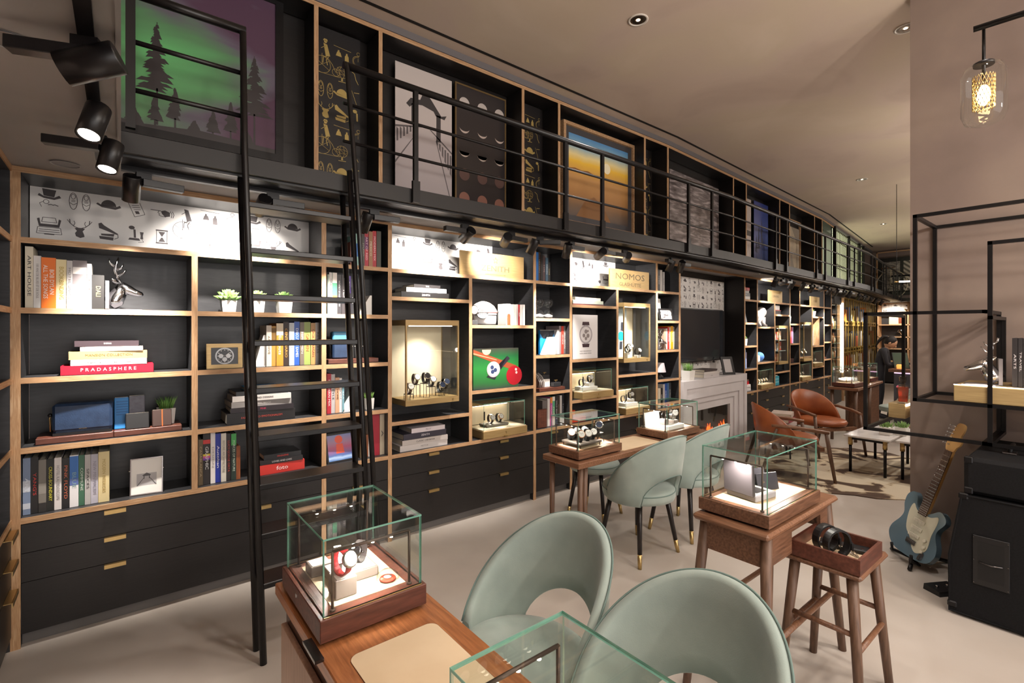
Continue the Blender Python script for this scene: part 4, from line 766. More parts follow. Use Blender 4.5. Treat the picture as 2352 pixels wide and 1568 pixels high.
# helmet column
t=thing('helmet','white open-face motorcycle helmet with a red trim line and round badge','helmet',W('A',2.475,.15,1.593),R(-32))
b=M(); n=28; rings=[]
for z,r in ((.0,.098),(.012,.108),(.05,.114),(.09,.118),(.13,.113),(.165,.092),(.19,.062),(.205,.028),(.21,.004)): rings.append([(r*1.06*math.cos(2*math.pi*i/n),r*math.sin(2*math.pi*i/n),z) for i in range(n)])
b.skin(rings); b.build('shell',mat('#ece8e4',.18,0,0,.5,.6),t)
for z,r,m_,nm in ((.006,.105,mat('#2a2a2c',.4),'edge_trim'),(.108,.1185,mat('#c0392f',.3),'red_line'),(.085,.1185,mat('#2a2a2c',.3),'black_line')): b=M(); b.tube([(r*1.06*math.cos(2*math.pi*i/n),r*math.sin(2*math.pi*i/n),z) for i in range(n)],.003,6,closed=True); b.build(nm,m_,t)
b=M(); b.cyl((-.01,-.112,.095),(-.01,-.1195,.098),.046,n=24); bd=b.build('badge',OFFW,t)
b=M(); b.cyl((-.01,-.119,.098),(-.01,-.1205,.0985),.046,n=24,caps=False); b.tube([(-.01+.046*math.cos(R(a)),-.1203,.098+.046*math.sin(R(a))) for a in range(0,360,15)],.002,5,closed=True); b.build('badge_ring',mat('#2a2a2c',.4),bd)
b=M(); b.box(-.052,.032,-.1225,-.1205,.088,.108); b.build('badge_bar',mat('#2a2a2c',.4),bd); text('ANDORRA',.016,bd,(-.01,-.1232,.098),FACE,OFFW,.07); b=M(); flat(b,[(-.03,.062),(.01,.062),(.018,.084),(-.038,.084)],-.1212); b.build('badge_red',mat('#d2452f',.4),bd)
b=M(); b.ball((.122,-.01,.11),(.012,.02,.016)); b.build('snap_button',STRAPK,t); M().box(.118,.128,-.05,.05,.04,.10).build('face_opening',STRAPK,t)
t=thing('watch_globe','glass watch stand with a round dial left of the white helmet','watch stand',W('A',2.315,.06,1.593)); M().bbox(-.03,.03,-.02,.02,0,.04,.003).build('base',mat('#4a4a4c',.3),t); M().box(-.006,.006,-.004,.004,.04,.09).build('stem',CHROME,t); b=M(); b.cyl((0,-.012,.125),(0,.012,.125),.04,n=22); b.build('case',CHROME,t); b=M(); b.cyl((0,-.0135,.125),(0,-.0125,.125),.034,n=22); b.build('dial',DIAL,t)
t=thing('bookend','white bookend with an arched wooden inlay beside the helmet','bookend',W('A',2.665,.06,1.593)); M().bbox(0,.05,0,.13,0,.19,.003).build('block',OFFW,t); b=M(); b.prism([(.008,0),(.042,0),(.042,.085),(.036,.1),(.014,.1),(.008,.085)],.004,(0,.0,0)); fixn(b.build('wood_inlay',noisy('inlay_wood',[(.3,'#6a3f26'),(.7,'#8a5636')],(20,20,2),4,4,.4),t))
row('A',2.718,1.593,.06,'beside the white helmet',[(.02,.185,'#dcd7d3','white'),(.02,.187,'#d2ccc8','off white'),(.02,.184,'#e0dbd7','ivory'),(.024,.188,'#cfcac6','light grey'),(.018,.186,'#b3343a','red striped','GP','#fff'),(.03,.186,'#dad4d0','pale'),(.03,.188,'#c9c3bf','pale grey')],.15)
GRN=grad('billiard_print',[(0,'#3c4a42'),(.15,'#2f6f3a'),(.5,'#2f8a3f'),(.8,'#1f5f34'),(1,'#3a3a34')],'Z',.3,.1)
t=thing('canvas_picture','canvas picture of a watch wrapped round a billiard cue on green felt','picture',W('A',2.29,.03,1.047),R(-3)); wp,hp=.468,.345; M().box(0,wp,0,.03,0,hp).build('canvas',GRN,t)
b=M(); flat(b,[(0,.86*hp),(0,.98*hp),(.62*wp,.70*hp),(.95*wp,.55*hp),(.95*wp,.40*hp),(.6*wp,.56*hp)]); b.build('cue_print',mat('#9a4a2c',.4),t); b=M(); flat(b,[(0,.90*hp),(.5*wp,.72*hp),(.5*wp,.70*hp),(0,.87*hp)],-.0009); b.build('cue_highlight_print',mat('#d9a07a',.4),t)
b=M(); flat(b,arc(.9*wp,.30*hp,.085,n=24)[:-1],-.0012); b.build('red_ball_print',mat('#b01f2c',.3),t); b=M(); flat(b,arc(.94*wp,.45*hp,.012,n=12)[:-1],-.0016); flat(b,arc(.95*wp,.37*hp,.012,n=12)[:-1],-.0016); b.build('gloss_print',mat('#f0c8c4',.3),t); b=M(); flat(b,arc(.28*wp,.97*hp,.045,n=16,a0=180,a1=360),-.0009); b.build('pale_ball_print',mat('#e8b59a',.3),t)
b=M(); flat(b,[(.28*wp,.30*hp),(.46*wp,.22*hp),(.56*wp,.62*hp),(.74*wp,.80*hp),(.80*wp,.74*hp),(.60*wp,.48*hp)],-.0014); b.build('strap_print',mat('#2b2630',.4),t); b=M(); flat(b,arc(.43*wp,.48*hp,.068,n=24)[:-1],-.0018); b.build('watch_case_print',mat('#b9b6ba',.3),t); b=M(); flat(b,arc(.43*wp,.48*hp,.056,n=24)[:-1],-.0022); b.build('watch_dial_print',mat('#e3dfdd',.3),t)
b=M(); flat(b,arc(.47*wp,.46*hp,.018,n=14)[:-1],-.0026); flat(b,arc(.40*wp,.53*hp,.018,n=14)[:-1],-.0026); flat(b,arc(.41*wp,.42*hp,.018,n=14)[:-1],-.0026); b.build('subdial_print',mat('#3c4a72',.3),t)
# --- hourglass unit
row('A',3.012,2.004,.06,'at the top of the hourglass unit',[(.033,.272,'#1769b5','bright blue'),(.03,.275,'#46352c','dark brown','LETTERS','#a58f76'),(.03,.25,'#2b2728','black'),(.03,.245,'#5a4546','maroon','TYPE','#c9b5b5'),(.033,.23,'#4a6a80','steel blue','DESIGN','#dfe8ee'),(.033,.19,'#2b2a28','short black','LUXE','#b5a878')],.2)
for i,x in enumerate((3.035,3.105,3.22)):
    t=thing('hourglass',['hourglass partly hidden by the upright, first of three','middle hourglass of the three clear glass ones','hourglass with the clearest view, last of three'][i],'hourglass',W('A',x,.12,1.660),0); m_=BLOWN
    b=M(); b.lathe([(.02,0),(.046,.006),(.052,.04),(.045,.07),(.02,.088),(.008,.096),(.02,.104),(.045,.122),(.052,.152),(.046,.186),(.02,.192)],n=24,caps=True); b.build('glass_bulbs',m_,t); b=M(); b.lathe([(.044,.007),(.048,.03),(.02,.04),(.001,.046)],n=20); b.build('sand',mat('#c9c4bd',.9),t)
t=thing('book','bright blue and black book facing outward behind the white wedge','book',W('A',3.10,.10,1.317),0,'books'); M().box(0,.185,0,.022,0,.23).build('cover',mat('#1f8ad0',.4),t); M().box(.004,.181,.003,.019,.004,.232).build('pages',PAGES,t); b=M(); flat(b,[(.0,.23),(.185,.23),(.185,.2),(.15,.15),(.04,.15),(0,.2)]); b.build('black_print',mat('#1e2530',.4),t)
t=thing('bookend','white faceted wedge bookend in front of the bright blue book','bookend',W('A',3.085,.045,1.317)); b=M(); b.prism([(0,0),(.165,0),(.165,.165),(.09,.165)],.04,(0,.04,0)); fixn(b.build('wedge',OFFW,t))
row('A',3.287,1.317,.06,'right of the white faceted wedge',[(.03,.235,'#cfc9c6','pale grey'),(.028,.272,'#8f8486','grey'),(.03,.27,'#c23f30','red orange','GUIDE','#f0ddd8'),(.034,.272,'#6a6462','dark grey','COLLISION','#d9d3d0')],.2)
t=thing('display_board','dark red board carrying strap loops and small black boxes','board',W('A',3.03,.03,.974)); M().bbox(0,.335,0,.17,0,.03,.002).build('board',MAHOG,t)
t=thing('strap_rack','curved rack of grey watch straps on the dark red board','strap rack',W('A',3.05,.05,1.005))
for k in range(4): b=M(); b.tube([(.02+.02*k,.03,0),(.03+.02*k,.03,.05),(.005+.02*k,.05,.11),(-.01+.02*k,.08,.135)],.006,6); b.build('strap',[mat('#8c8480',.5),mat('#b5aca6',.5)][k%2],t)
M().box(0,.1,.07,.09,0,.08).build('rack_block',mat('#5c4036',.5),t)
for i,(x,h,o) in enumerate(((3.13,.075,.10),(3.225,0,.04))):
    if h: tt=thing('display_block','white cube under the higher small black box','display block',W('A',x-.01,o-.01,1.005)); M().bbox(0,.1,0,.08,0,h,.002).build('block',OFFW,tt)
    t=thing('cufflink_box',['small black box on the white cube','small black box directly on the dark red board'][i],'box',W('A',x,o,1.0055+h)); M().bbox(0,.095,0,.05,0,.042,.003).build('box',mat('#2b2c30',.4),t); M().cyl((.048,.025,.042),(.048,.025,.058),.004,n=8).build('knob_stem',BRASS,t); M().box(.03,.066,.018,.032,.057,.064).build('knob',BRASS,t)
t=thing('bookend','grooved dark red wooden bookend at the bottom of the hourglass unit','bookend',W('A',3.02,.04,.633)); M().bbox(0,.115,0,.02,0,.175,.005).build('panel',MAHOG,t)
for k in range(4): M().box(.015+.025*k,.017+.025*k,-.001,.0005,.02,.16).build('groove',mat('#33190f',.6),t)
row('A',3.10,.633,.065,'behind the grooved wooden bookend',[(.066,.25,'#6a6462','patterned grey'),(.034,.262,'#d8d3cf','white'),(.03,.272,'#c05a9a','magenta','COLOUR','#f4d9e8',((.8,1,'#e08a3a'),)),(.036,.276,'#5aa884','green','POP','#e8e4c8',((.0,.4,'#d8cfc0'),(.85,1,'#e8e0d8'))),(.034,.28,'#2a2a2e','black','WILD BEAUTY','#cfcacb'),(.03,.278,'#3a322c','dark brown','BROWN','#8a7a6a'),(.026,.28,'#d6d1cd','slim white'),(.034,.30,'#26262c','tall black','TALL','#9a9aa2',((.0,.35,'#d8d4d4'),))],.2)
# --- poster unit
flatstack('A',3.47,1.80,.03,'in the stack above the white watch poster',[(0,.46,.012,'#7a3f44','thin maroon'),(.004,.44,.034,'#b9c4b4','pale green','TIME','#666'),(.04,.385,.03,'#d8c9b8','cream')],.24)
t=thing('poster_board','white board with a large skeleton watch, on the middle shelf','poster',W('A',3.463,.02,1.262),R(0)); wp,hp=.36,.44; M().box(0,wp,0,.012,0,hp).build('board',mat('#e6e3e2',.4),t)
b=M(); flat(b,[(.38*wp,.26*hp),(.64*wp,.26*hp),(.66*wp,.34*hp),(.36*wp,.34*hp)]); flat(b,[(.36*wp,.76*hp),(.66*wp,.76*hp),(.64*wp,.84*hp),(.38*wp,.84*hp)]); b.build('strap_print',mat('#3a2028',.5),t)
b=M(); flat(b,arc(.51*wp,.55*hp,.095,n=28)[:-1],-.001); b.build('watch_case_print',mat('#a9a3a6',.3),t); b=M(); flat(b,arc(.51*wp,.55*hp,.078,n=28)[:-1],-.0014); b.build('watch_dial_print',mat('#dcd8d8',.3),t)
b=M()
for dx,dz,r_ in ((0,.03,.022),(-.03,-.01,.02),(.03,-.012,.022),(0,-.04,.018),(.03,.035,.012)): flat(b,arc(.51*wp+dx,.55*hp+dz,r_,n=14)[:-1],-.0018)
b.build('gear_print',mat('#8d8584',.3),t)
for k,tx in enumerate(('NUR WER BEWEGT','KANN LÄNDER FINDEN')): text(tx,.013,t,(.5*wp,-.0012,hp*(.17-.05*k)),FACE,mat('#8d898b',.5),.17)
def steelwatchcase(s0,s1,z,lab,wlab,zz=.2):
    tablecase('A',s0,s1,z,-.02,.27,.28,lab)
    t=thing('display_block','white stepped block '+wlab,'display block',W('A',s0+.09,.06,z+.072)); M().bbox(0,.22,0,.12,0,.035,.002).bbox(.12,.2,.03,.1,.035,.07,.002).build('block',OFFW,t)
    watch(W('A',s0+.13,.12,z+.108),'brown strapped watch on the lower step '+wlab,STRAPB,CHROME,DIAL,0,1.3); watch(W('A',s0+.25,.12,z+.143),'steel watch on the upper step '+wlab,STRAPK,CHROME,DIAL,R(-15),1.3)
steelwatchcase(3.56,4.03,.861,'gold based glass case directly under the white watch poster','in the case under the poster'); steelwatchcase(4.235,4.66,.633,'gold based glass case under the second tall vitrine','in the case under the second vitrine')
for i,(x,o,w_,h_,c_,lb) in enumerate(((3.47,.04,.2,.05,'#d8401f','flat orange red box on the counter behind the watch table'),(3.5,.08,.16,.09,'#e0552a','second orange red box stacked at the back'),(3.72,.05,.26,.025,'#4a4a4e','flat dark grey case beside the orange boxes'))):
    t=thing('gift_box',lb,'box',W('A',x,o+(.1 if i==1 else 0),.633)); M().bbox(0,w_,0,.09,0,h_*.7,.003).build('box',mat(c_,.5),t); M().bbox(-.002,w_+.002,-.002,.092,h_*.7,h_,.003).build('lid',mat(c_,.5),t)
vitrine('A',4.222,4.69,1.196,1.846,.0,.25,'second tall gold vitrine, with a blue watch poster inside')
t=thing('poster_board','pale blue poster with red and blue watches inside the second vitrine','poster',W('A',4.24,.215,1.24)); M().box(0,.3,0,.01,0,.55).build('board',grad('blue_poster',[(0,'#c9d6dc'),(.5,'#dbe3e6'),(1,'#b9c9d1')],'Z',.4),t)
for cx,cz,c_ in ((.07,.33,'#d8432f'),(.20,.24,'#1fa6d8')):
    b=M(); flat(b,[(cx-.03,cz-.15),(cx+.02,cz-.15),(cx+.045,cz+.16),(cx,cz+.16)]); b.build('strap_print',mat('#2b2e3a',.5),t); b=M(); flat(b,arc(cx,cz,.062,n=22)[:-1],-.001); b.build('watch_case_print',mat('#c9ccd0',.3),t); b=M(); flat(b,arc(cx,cz,.054,n=22)[:-1],-.0015); b.build('watch_dial_print',mat(c_,.3),t)
text('NOMOS',.03,t,(.14,-.001,.51),FACE,mat('#6a7a84',.5),.16)
for i,(x,o,h) in enumerate(((4.36,.06,.06),(4.44,.1,.08),(4.52,.05,.03))):
    tt=thing('display_block',f'small white cube, {ORD[i]} from the left in the second vitrine','display block',W('A',x,o,1.24)); M().bbox(-.03,.03,-.025,.025,0,h,.002).build('block',OFFW,tt)
    watch(W('A',x,o,1.24+h),f'wristwatch on a white cube, {ORD[i]} from the left in the second vitrine',STRAPK,CHROME,DIAL,0,1.25,'watches')
# --- unit left of the fireplace
row('A',4.925,2.004,.06,'high up left of the fireplace',[(.044,.258,'#3b3838','dark grey','CAMERA','#d9d4d0'),(.05,.256,'#c9c4bf','pale'),(.044,.235,'#9a9592','grey','MUSIC','#444')],.2)
photoframe('A',4.92,1.66,.14,.2,.27,'taller white photo frame in the unit left of the fireplace',OFFW,PAPER,.02,5); photoframe('A',4.99,1.66,.05,.22,.15,'small black frame with a white flower photograph left of the fireplace',STEEL,noisy('flower_print',[(.4,'#4a484a'),(.55,'#d8d5d4')],(1,1,1),3,4,.4,coords='Generated'),.02,12,-10)
row('A',5.05,1.317,.06,'in the bright row left of the fireplace',[(.04,.24,'#b89a84','tan'),(.035,.25,'#d9d3cd','white'),(.035,.27,'#c9342c','red','ROUGE','#f4d8d4'),(.03,.265,'#e8ded4','cream'),(.05,.28,'#e8a81f','yellow','MODERN','#fff'),(.03,.27,'#d2ccc6','pale')],.2)
stag('small silver stag head bookend left of the yellow book',W('A',4.96,.08,1.317),R(-25),CHROME,.85)
t=thing('small_lamp','small white shaded lamp left of the fireplace','lamp',W('A',5.01,.10,.974)); b=M(); b.lathe([(.045,.0),(.05,.02),(.02,.05),(.012,.08)],n=18); b.build('base',STRAPK,t); b=M(); b.lathe([(.078,.075),(.055,.185)],n=22,caps=False); b.build('shade',mat('#b5b0b4',.8),t)
row('A',4.93,.633,.06,'at the bottom left of the fireplace',[(.05,.23,'#e0d6c0','cream boxed'),(.05,.225,'#2a2827','black boxed','NOTE','#ddd'),(.035,.27,'#c8c2bd','grey'),(.05,.275,'#2a55a8','strong blue','OCEAN','#dfe6f4'),(.035,.28,'#4a6f9a','mid blue'),(.05,.283,'#3a4148','slate','KOREA','#c9ced4')],.2)
# ---------------------------------------------------------------- fireplace recess
fx=thing('fireplace','white stepped stone fireplace mantel with a glowing fire','fireplace',W('B',.03,0,0),RZ('B'))
LST=noisy('white_limestone',[(.3,'#d4d1d3'),(.7,'#e0dde0')],(1,1,1),5,3,.6); wd=1.80
def step(x0,x1,zt,y,d,nm='surround'):
    M().box(x0,x0+d,y,.28,0,zt).build(nm,LST,fx); M().box(x1-d,x1,y,.28,0,zt).build(nm,LST,fx); M().box(x0+d,x1-d,y,.28,zt-d,zt).build(nm,LST,fx)
step(.0,1.82,.905,-.03,.085); step(.085,1.735,.82,-.015,.135); step(.22,1.60,.735,.0,.115) if False else None
step(.085,1.735,.82,-.012,.13); step(.215,1.605,.735 if False else .69+.045,.006,.12); step(.335,1.485,.615,.024,.10)
M().box(0,1.82,-.03,.28,.905,.918).build('mantel_shelf',LST,fx)
M().box(.43,1.39,.06,.27,.02,.52).build('firebox',mat('#171514',.3),fx); b=M(); pane(b,.43,1.39,.045,.05,.02,.52); b.build('fire_glass',[GLASS,GEDGE],fx)
b=M(); rr=random.Random(4)
for i in range(26):
    x=rr.uniform(.5,1.32); h=rr.uniform(.04,.15); b.tube([(x,.055,.16),(x+rr.uniform(-.02,.02),.055,.16+h*.6),(x+rr.uniform(-.03,.03),.055,.16+h)],[.012,.009,.001],5)
o=b.build('flames',mat('#ff5a1e',.5,0,2.2),fx); o['kind']='stuff'; M().box(.47,1.35,.052,.058,.10,.165).build('log_bed',mat('#5a2a18',.8,0,.4),fx)
rec=thing('fireplace_recess','dark lined recess over the fireplace with printed wallpaper','wall panelling',W('B',.03,0,0),RZ('B'))
M().box(0,1.805,.29,.30,.9,2.345).build('back_panel',BLKIN,rec); M().box(1.80,1.805,.006,.29,.9,2.317).build('side_panel',BLK,rec); M().box(0,1.805,0,.006,2.317,2.345).build('top_edge',PLYX,rec)
wallpaper(rec,.40,1.745,1.835,2.262,.278,False,.124,.105,1,.085,.05); wallpaper(rec,.36,1.78,.925,1.14,.281,False,.124,.15,2,.085,.05)
t=thing('television','large dark flat screen above the fireplace','television',W('B',.32,.19,1.118),RZ('B')); M().bbox(0,1.24,0,.04,0,.72,.004).build('casing',STEEL,t); M().box(.012,1.228,-.002,.001,.014,.706).build('screen',mat('#2c3036',.06),t)
pot('B',.30,.919,.06,.13,.12,'white pot of round green shrub on the mantel','grass',11,.11)
t=thing('display_board','flat white tray under the mantel shrub pot','tray',W('B',.12,.0,.9185),RZ('B')) if False else None
flatstack('B',.66,.919,.03,'in the stack on the mantel',[(0,.44,.045,'#cfcaca','white boxed','HOME','#999'),(.01,.42,.03,'#d8d3d0','pale'),(.03,.36,.028,'#4a3f3f','dark brown')],.2)
photoframe('B',1.32,.919,.03,.20,.26,'black frame with a silver ring standing on the mantel',STEEL,mat('#c9c6c8',.3),.035,16,-25)
# ---------------------------------------------------------------- units right of the fireplace
flatstack('B',1.875,2.004,.05,'high up right of the fireplace',[(0,.28,.05,'#d8d4d0','pale'),(.01,.26,.05,'#2a282a','black','NOIR','#ddd'),(.0,.255,.035,'#b9b4b0','grey'),(.01,.24,.045,'#c2212c','red','ROUGE','#f4dcdc')],.2)
photoframe('B',1.87,1.66,.08,.17,.26,'black frame with a white face right of the fireplace',STEEL,mat('#dcd8d6',.3),.03,18,-30)
row('B',1.87,1.317,.06,'beside the small succulent right of the fireplace',[(.03,.27,'#b5575a','dusty red'),(.04,.22,'#e6e2de','white')],.2)
pot('B',2.04,1.317,.10,.085,.10,'small white pot of succulent right of the fireplace','succ',5,.055)
row('B',1.87,.974,.06,'in the dark row right of the fireplace',[(.05,.275,'#2a2d33','black pictured',None,'#fff',((.4,.7,'#b56a4a'),)),(.06,.272,'#33241f','dark brown pictured',None,'#fff',((.5,.8,'#d0a080'),)),(.05,.28,'#2e8ad0','bright blue'),(.035,.24,'#b9b5d8','lilac')],.2)
flatstack('B',1.88,.633,.05,'at the bottom right of the mantel',[(0,.30,.06,'#d0ccca','white boxed'),(.0,.28,.035,'#dedad8','thin white'),(.0,.25,.05,'#d6262f','red'),(.02,.2,.025,'#8a6a5a','brown')],.2)
def lion(loc,rz):
    t=thing('lion_figurine','white crouching lion figurine on the shelf behind the leather chairs','figurine',loc,rz); m_=noisy('white_plaster',[(.3,'#c4bdb8'),(.7,'#d8d2cd')],(1,1,1),5,30,.7,.4,60)
    b=M(); b.tube([(-.27,0,.06),(-.2,0,.09),(-.08,0,.115),(.05,0,.15),(.13,0,.2),(.17,0,.23)],[.03,.07,.085,.09,.08,.05],12); b.build('body',m_,t)
    b=M(); b.tube([(.12,0,.21),(.17,0,.235),(.23,0,.225),(.27,0,.21)],[.085,.09,.055,.03],12); b.ball((.29,0,.225),.018); b.build('head',m_,t)
    for y in (-.05,.05):
        b=M(); b.tube([(.1,y,.14),(.13,y,.05),(.2,y,.02),(.26,y,.018)],[.05,.035,.025,.022],8); b.build('foreleg',m_,t); b=M(); b.tube([(-.15,y*1.3,.09),(-.12,y*1.5,.04),(-.04,y*1.5,.02)],[.055,.04,.02],8); b.build('hind_leg',m_,t)
    b=M(); b.tube([(-.27,0,.06),(-.32,.03,.03),(-.33,.06,.02)],[.016,.01,.014],6); b.build('tail',m_,t)
lion(W('B',2.62,.14,1.60),RZ('B'))
t=thing('glass_globe','glowing blue glass globe on the shelf behind the leather chairs','ornament',W('B',2.68,.12,1.05),RZ('B')); b=M(); b.ball((0,0,.075),.072,18,12); b.build('globe',mat('#5f8fd8',.1,0,.25),t); b=M(); b.lathe([(.04,0),(.045,.006),(.03,.012)],n=16); b.build('base',CHROME,t)
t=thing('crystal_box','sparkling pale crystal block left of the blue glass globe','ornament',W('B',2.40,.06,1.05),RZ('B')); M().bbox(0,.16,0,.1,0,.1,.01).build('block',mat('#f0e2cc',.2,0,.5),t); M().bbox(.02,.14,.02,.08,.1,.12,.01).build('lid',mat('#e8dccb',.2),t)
tablecase('B',2.40,2.90,.633,-.02,.27,.29,'gold based glass case of gold jewellery behind the leather chairs')
for i in range(4): watch(W('B',2.47+.1*i,.08,.706),f'gold watch in the case behind the leather chairs, {ORD[i]} from the left',STRAPK,BRASS,DIAL,0,1.3,'gold watches')
flatstack('B',3.02,1.807,.04,'above the red lit vitrine',[(0,.34,.06,'#3a3638','dark'),(.02,.32,.012,'#b03a3a','thin red'),(.01,.3,.075,'#dcd6d2','white')],.2)
vitrine('B',3.08,3.50,.985,1.62,-.03,.25,'gold vitrine with red packets behind the leather chairs')
for i in range(9):
    k=i%3; tt=thing('red_packet',f'red boxed packet, {ORD[k]} from the left, {["bottom","middle","top"][i//3]} layer of the gold vitrine','box',W('B',3.15+.11*k,.06,1.03+.18*(i//3)),RZ('B'),'packets in the gold vitrine'); M().bbox(0,.07,0,.05,0,.10+.02*k,.003).build('carton',mat(['#b8452c','#c9a089','#8a8d96'][(i+i//3)%3],.4),tt); M().box(.01,.06,-.001,.0005,.03,.07).build('label',mat('#d8c9b8',.5),tt)
for k in (1,2): M().box(.03,.39,.03,.20,.04+.18*k-.006,.04+.18*k-.001).build('glass_shelf',mat('#c9d4d0',.1),[o for o in COL.objects if o.name.startswith('wall_vitrine')][-1])
t=thing('blue_carton','turquoise striped carton at the bottom behind the leather chairs','box',W('B',3.02,.05,.633),RZ('B')); M().bbox(0,.3,0,.16,0,.15,.004).build('carton',mat('#3ab8d4',.5),t)
for k in range(2): M().box(.04,.28,-.001,.0005,.04+.05*k,.065+.05*k).build('stripe',mat('#8fdcec',.5),t)
M().bbox(.02,.26,.01,.15,.15,.165,.003).build('lid',OFFW,t)
row('B',3.70,2.004,.06,'at the top of the red book unit',[(.04,.26,'#9a2a32','dark red','RED','#e8c8c8'),(.03,.25,'#c23a3a','red'),(.03,.24,'#d8d0c8','pale')],.2)
pot('B',3.72,1.66,.06,.09,.12,'small green plant at the edge of the red book unit','succ',8,.06)
row('B',3.70,1.317,.06,'in the red and orange row',[(.06,.20,'#2f2c2c','short black'),(.05,.22,'#d8c9b0','cream'),(.06,.28,'#d8622a','orange','SOLEIL','#fbe8d0'),(.06,.29,'#cf3a34','red','ROUGE','#f8dcdc'),(.04,.28,'#e07aa0','pink'),(.05,.285,'#a9a4c8','lilac')],.2)
t=thing('storage_box','dark brown box on the shelf under the red and orange row','box',W('B',3.72,.06,.974),RZ('B')); M().bbox(0,.3,0,.2,0,.05,.004).build('box',mat('#4a2f2c',.5),t); M().bbox(-.003,.303,-.003,.203,.05,.07,.003).build('lid',mat('#553632',.5),t)
row('B',3.70,.633,.06,'at the bottom of the red book unit',[(.05,.30,'#5a2a34','maroon')],.2)
vitrine('B',4.26,4.70,.985,1.69,-.03,.25,'farthest narrow gold vitrine with a ring sculpture')
for i in range(3): stand(W('B',4.40+.1*i,.08,1.035),.05+.05*(i%2),f'small wire stand, {ORD[i]} from the left in the farthest vitrine',RZ('B')); watch(W('B',4.40+.1*i,.08,1.086+.05*(i%2)),f'wristwatch, {ORD[i]} from the left in the farthest vitrine',STRAPK,BRASS,DIAL,0,1.3,'watches')
tablecase('B',4.22,4.70,.633,-.02,.27,.30,'gold based glass case low in the farthest wide unit'); tablecase('B',4.90,5.38,.852,-.02,.27,.29,'gold based glass case on the raised shelf of the farthest wide unit')
for i in range(2): watch(W('B',4.36+.16*i,.1,.706),f'watch low in the farthest wide unit, {ORD[i]} from the left',STRAPK,CHROME,DIAL,0,1.3); watch(W('B',5.02+.18*i,.1,.925),f'watch on the raised case of the farthest wide unit, {ORD[i]} from the left',STRAPB,CHROME,DIAL,0,1.3)
pot('B',4.98,1.805,.09,.16,.1,'white succulent pot high up in the farthest wide unit','succ',9,.085)
row('B',4.86,1.253,.05,'beside the small upright divider',[(.14,.27,'#3a3a40','thick dark boxed'),(.04,.275,'#eceae8','white')],.2)
row('B',4.86,.633,.05,'at the bottom of the farthest wide unit',[(.05,.19,'#c9c9cf','pale'),(.05,.19,'#8d8f96','grey'),(.05,.19,'#b5b7be','light grey')],.2)
row('B',5.56,2.004,.05,'at the top of the last narrow unit',[(.05,.25,'#d8d4dc','white'),(.05,.255,'#b5bcd8','pale blue'),(.05,.24,'#4a6ab0','blue')],.2)
t=thing('pastry_tray','small pale objects on a red board in the last narrow unit','tray',W('B',5.57,.05,.974),RZ('B')); M().bbox(0,.26,0,.15,0,.03,.003).build('board',MAHOG,t)
for k in range(3): M().ball((.05+.07*k,.06,.055),(.03,.03,.025),10,6).build('pebble',mat('#c9a99a',.6),t)
t=thing('white_bottle_box','tall pale upright box at the bottom of the last narrow unit','box',W('B',5.58,.06,.633),RZ('B')); M().bbox(0,.16,0,.12,0,.27,.004).build('box',mat('#b5a5ac',.5),t); M().bbox(-.003,.163,-.003,.123,.27,.30,.004).build('lid',mat('#c9bcc2',.5),t)
# ---------------------------------------------------------------- upholstered chairs
def chair(lab,loc,rz,grp=None):
    t=thing('upholstered_chair',lab,'chair',loc,rz,grp); b=M(); rings=[]; n=56; top=[]; low=[]
    for i in range(n+1):
        th=-108+216*i/n; c=math.cos(R(th*90/112)); zt=.452+.412*max(c,0)**.8; zb=.395+(.195*math.sqrt(max(0,1-(th/50)**2)) if abs(th)<50 else 0)
        d=Vector((math.sin(R(th)),-math.cos(R(th)),0)); q=[]
        def P(z,k): r=.240+.055*max(0,z-.42)+k; return (d.x*r*1.03,d.y*r*.98-.035*max(0,z-.45)/.37*max(0,math.cos(R(th))),z)
        hh=zt-zb; T=.017
        for k in range(6): q.append(P(zb+.006+(hh-.022)*k/5,T))
        q+= [P(zt-.006,T*.75),P(zt,0),P(zt-.006,-T*.75)]
        for k in range(6): q.append(P(zb+.006+(hh-.022)*(5-k)/5,-T))
        q+= [P(zb,-T*.5),P(zb,T*.5)]
        rings.append(q); top.append(P(zt-.005,T*.95)); low.append(P(zb+.004,T*1.0))
    b.skin(rings); fixn(b.build('backrest',VELVET,t))
    M().tube(top,.0035,6).build('top_piping',PIPING,t); M().tube([p for p,i in zip(low,range(n+1)) if abs(-108+216*i/n)<52],.003,6).build('opening_piping',PIPING,t)
    b=M(); b.lathe([(.215,.392),(.243,.398),(.250,.42),(.250,.452),(.242,.466),(.20,.476),(.1,.481),(.01,.482)],(0,.02,0),36); b.build('seat',VELVET,t)
    b=M(); b.tube([(.249*math.cos(2*math.pi*k/36),.02+.249*math.sin(2*math.pi*k/36),.455) for k in range(36)],.0035,6,closed=True); b.build('seat_piping',PIPING,t)
    b=M(); b.box(-.15,.15,-.03,.03,.375,.395).box(-.03,.03,-.13,.17,.375,.395); b.build('under_frame',MAHOG,t)
    for sx in (-1,1):
        for sy in (-1,1):
            a=Vector((sx*.145,.02+sy*.125,.395)); f=Vector((sx*.207,.02+sy*.178,0)); m=f+(a-f)*.22
            l=M().cyl(a,m,.019,.0145,14).build('leg',DKLEG,t); M().cyl(m,f,.0152,.0125,14).build('ferrule',BRASS,l)
    return t
c1=chair('sage velvet chair with its inner back and seat facing the near desk',(1.05,1.25,0),R(90))
dup(c1,(1.02,.70,0),R(88),'sage velvet chair nearest the camera, its rounded back beside the wooden stools')
dup(c1,(2.835,2.10,0),R(-2),'sage velvet chair with its outer back to the camera at the middle table')
dup(c1,(3.43,2.11,0),R(2),'sage velvet chair at the far end of the middle table')
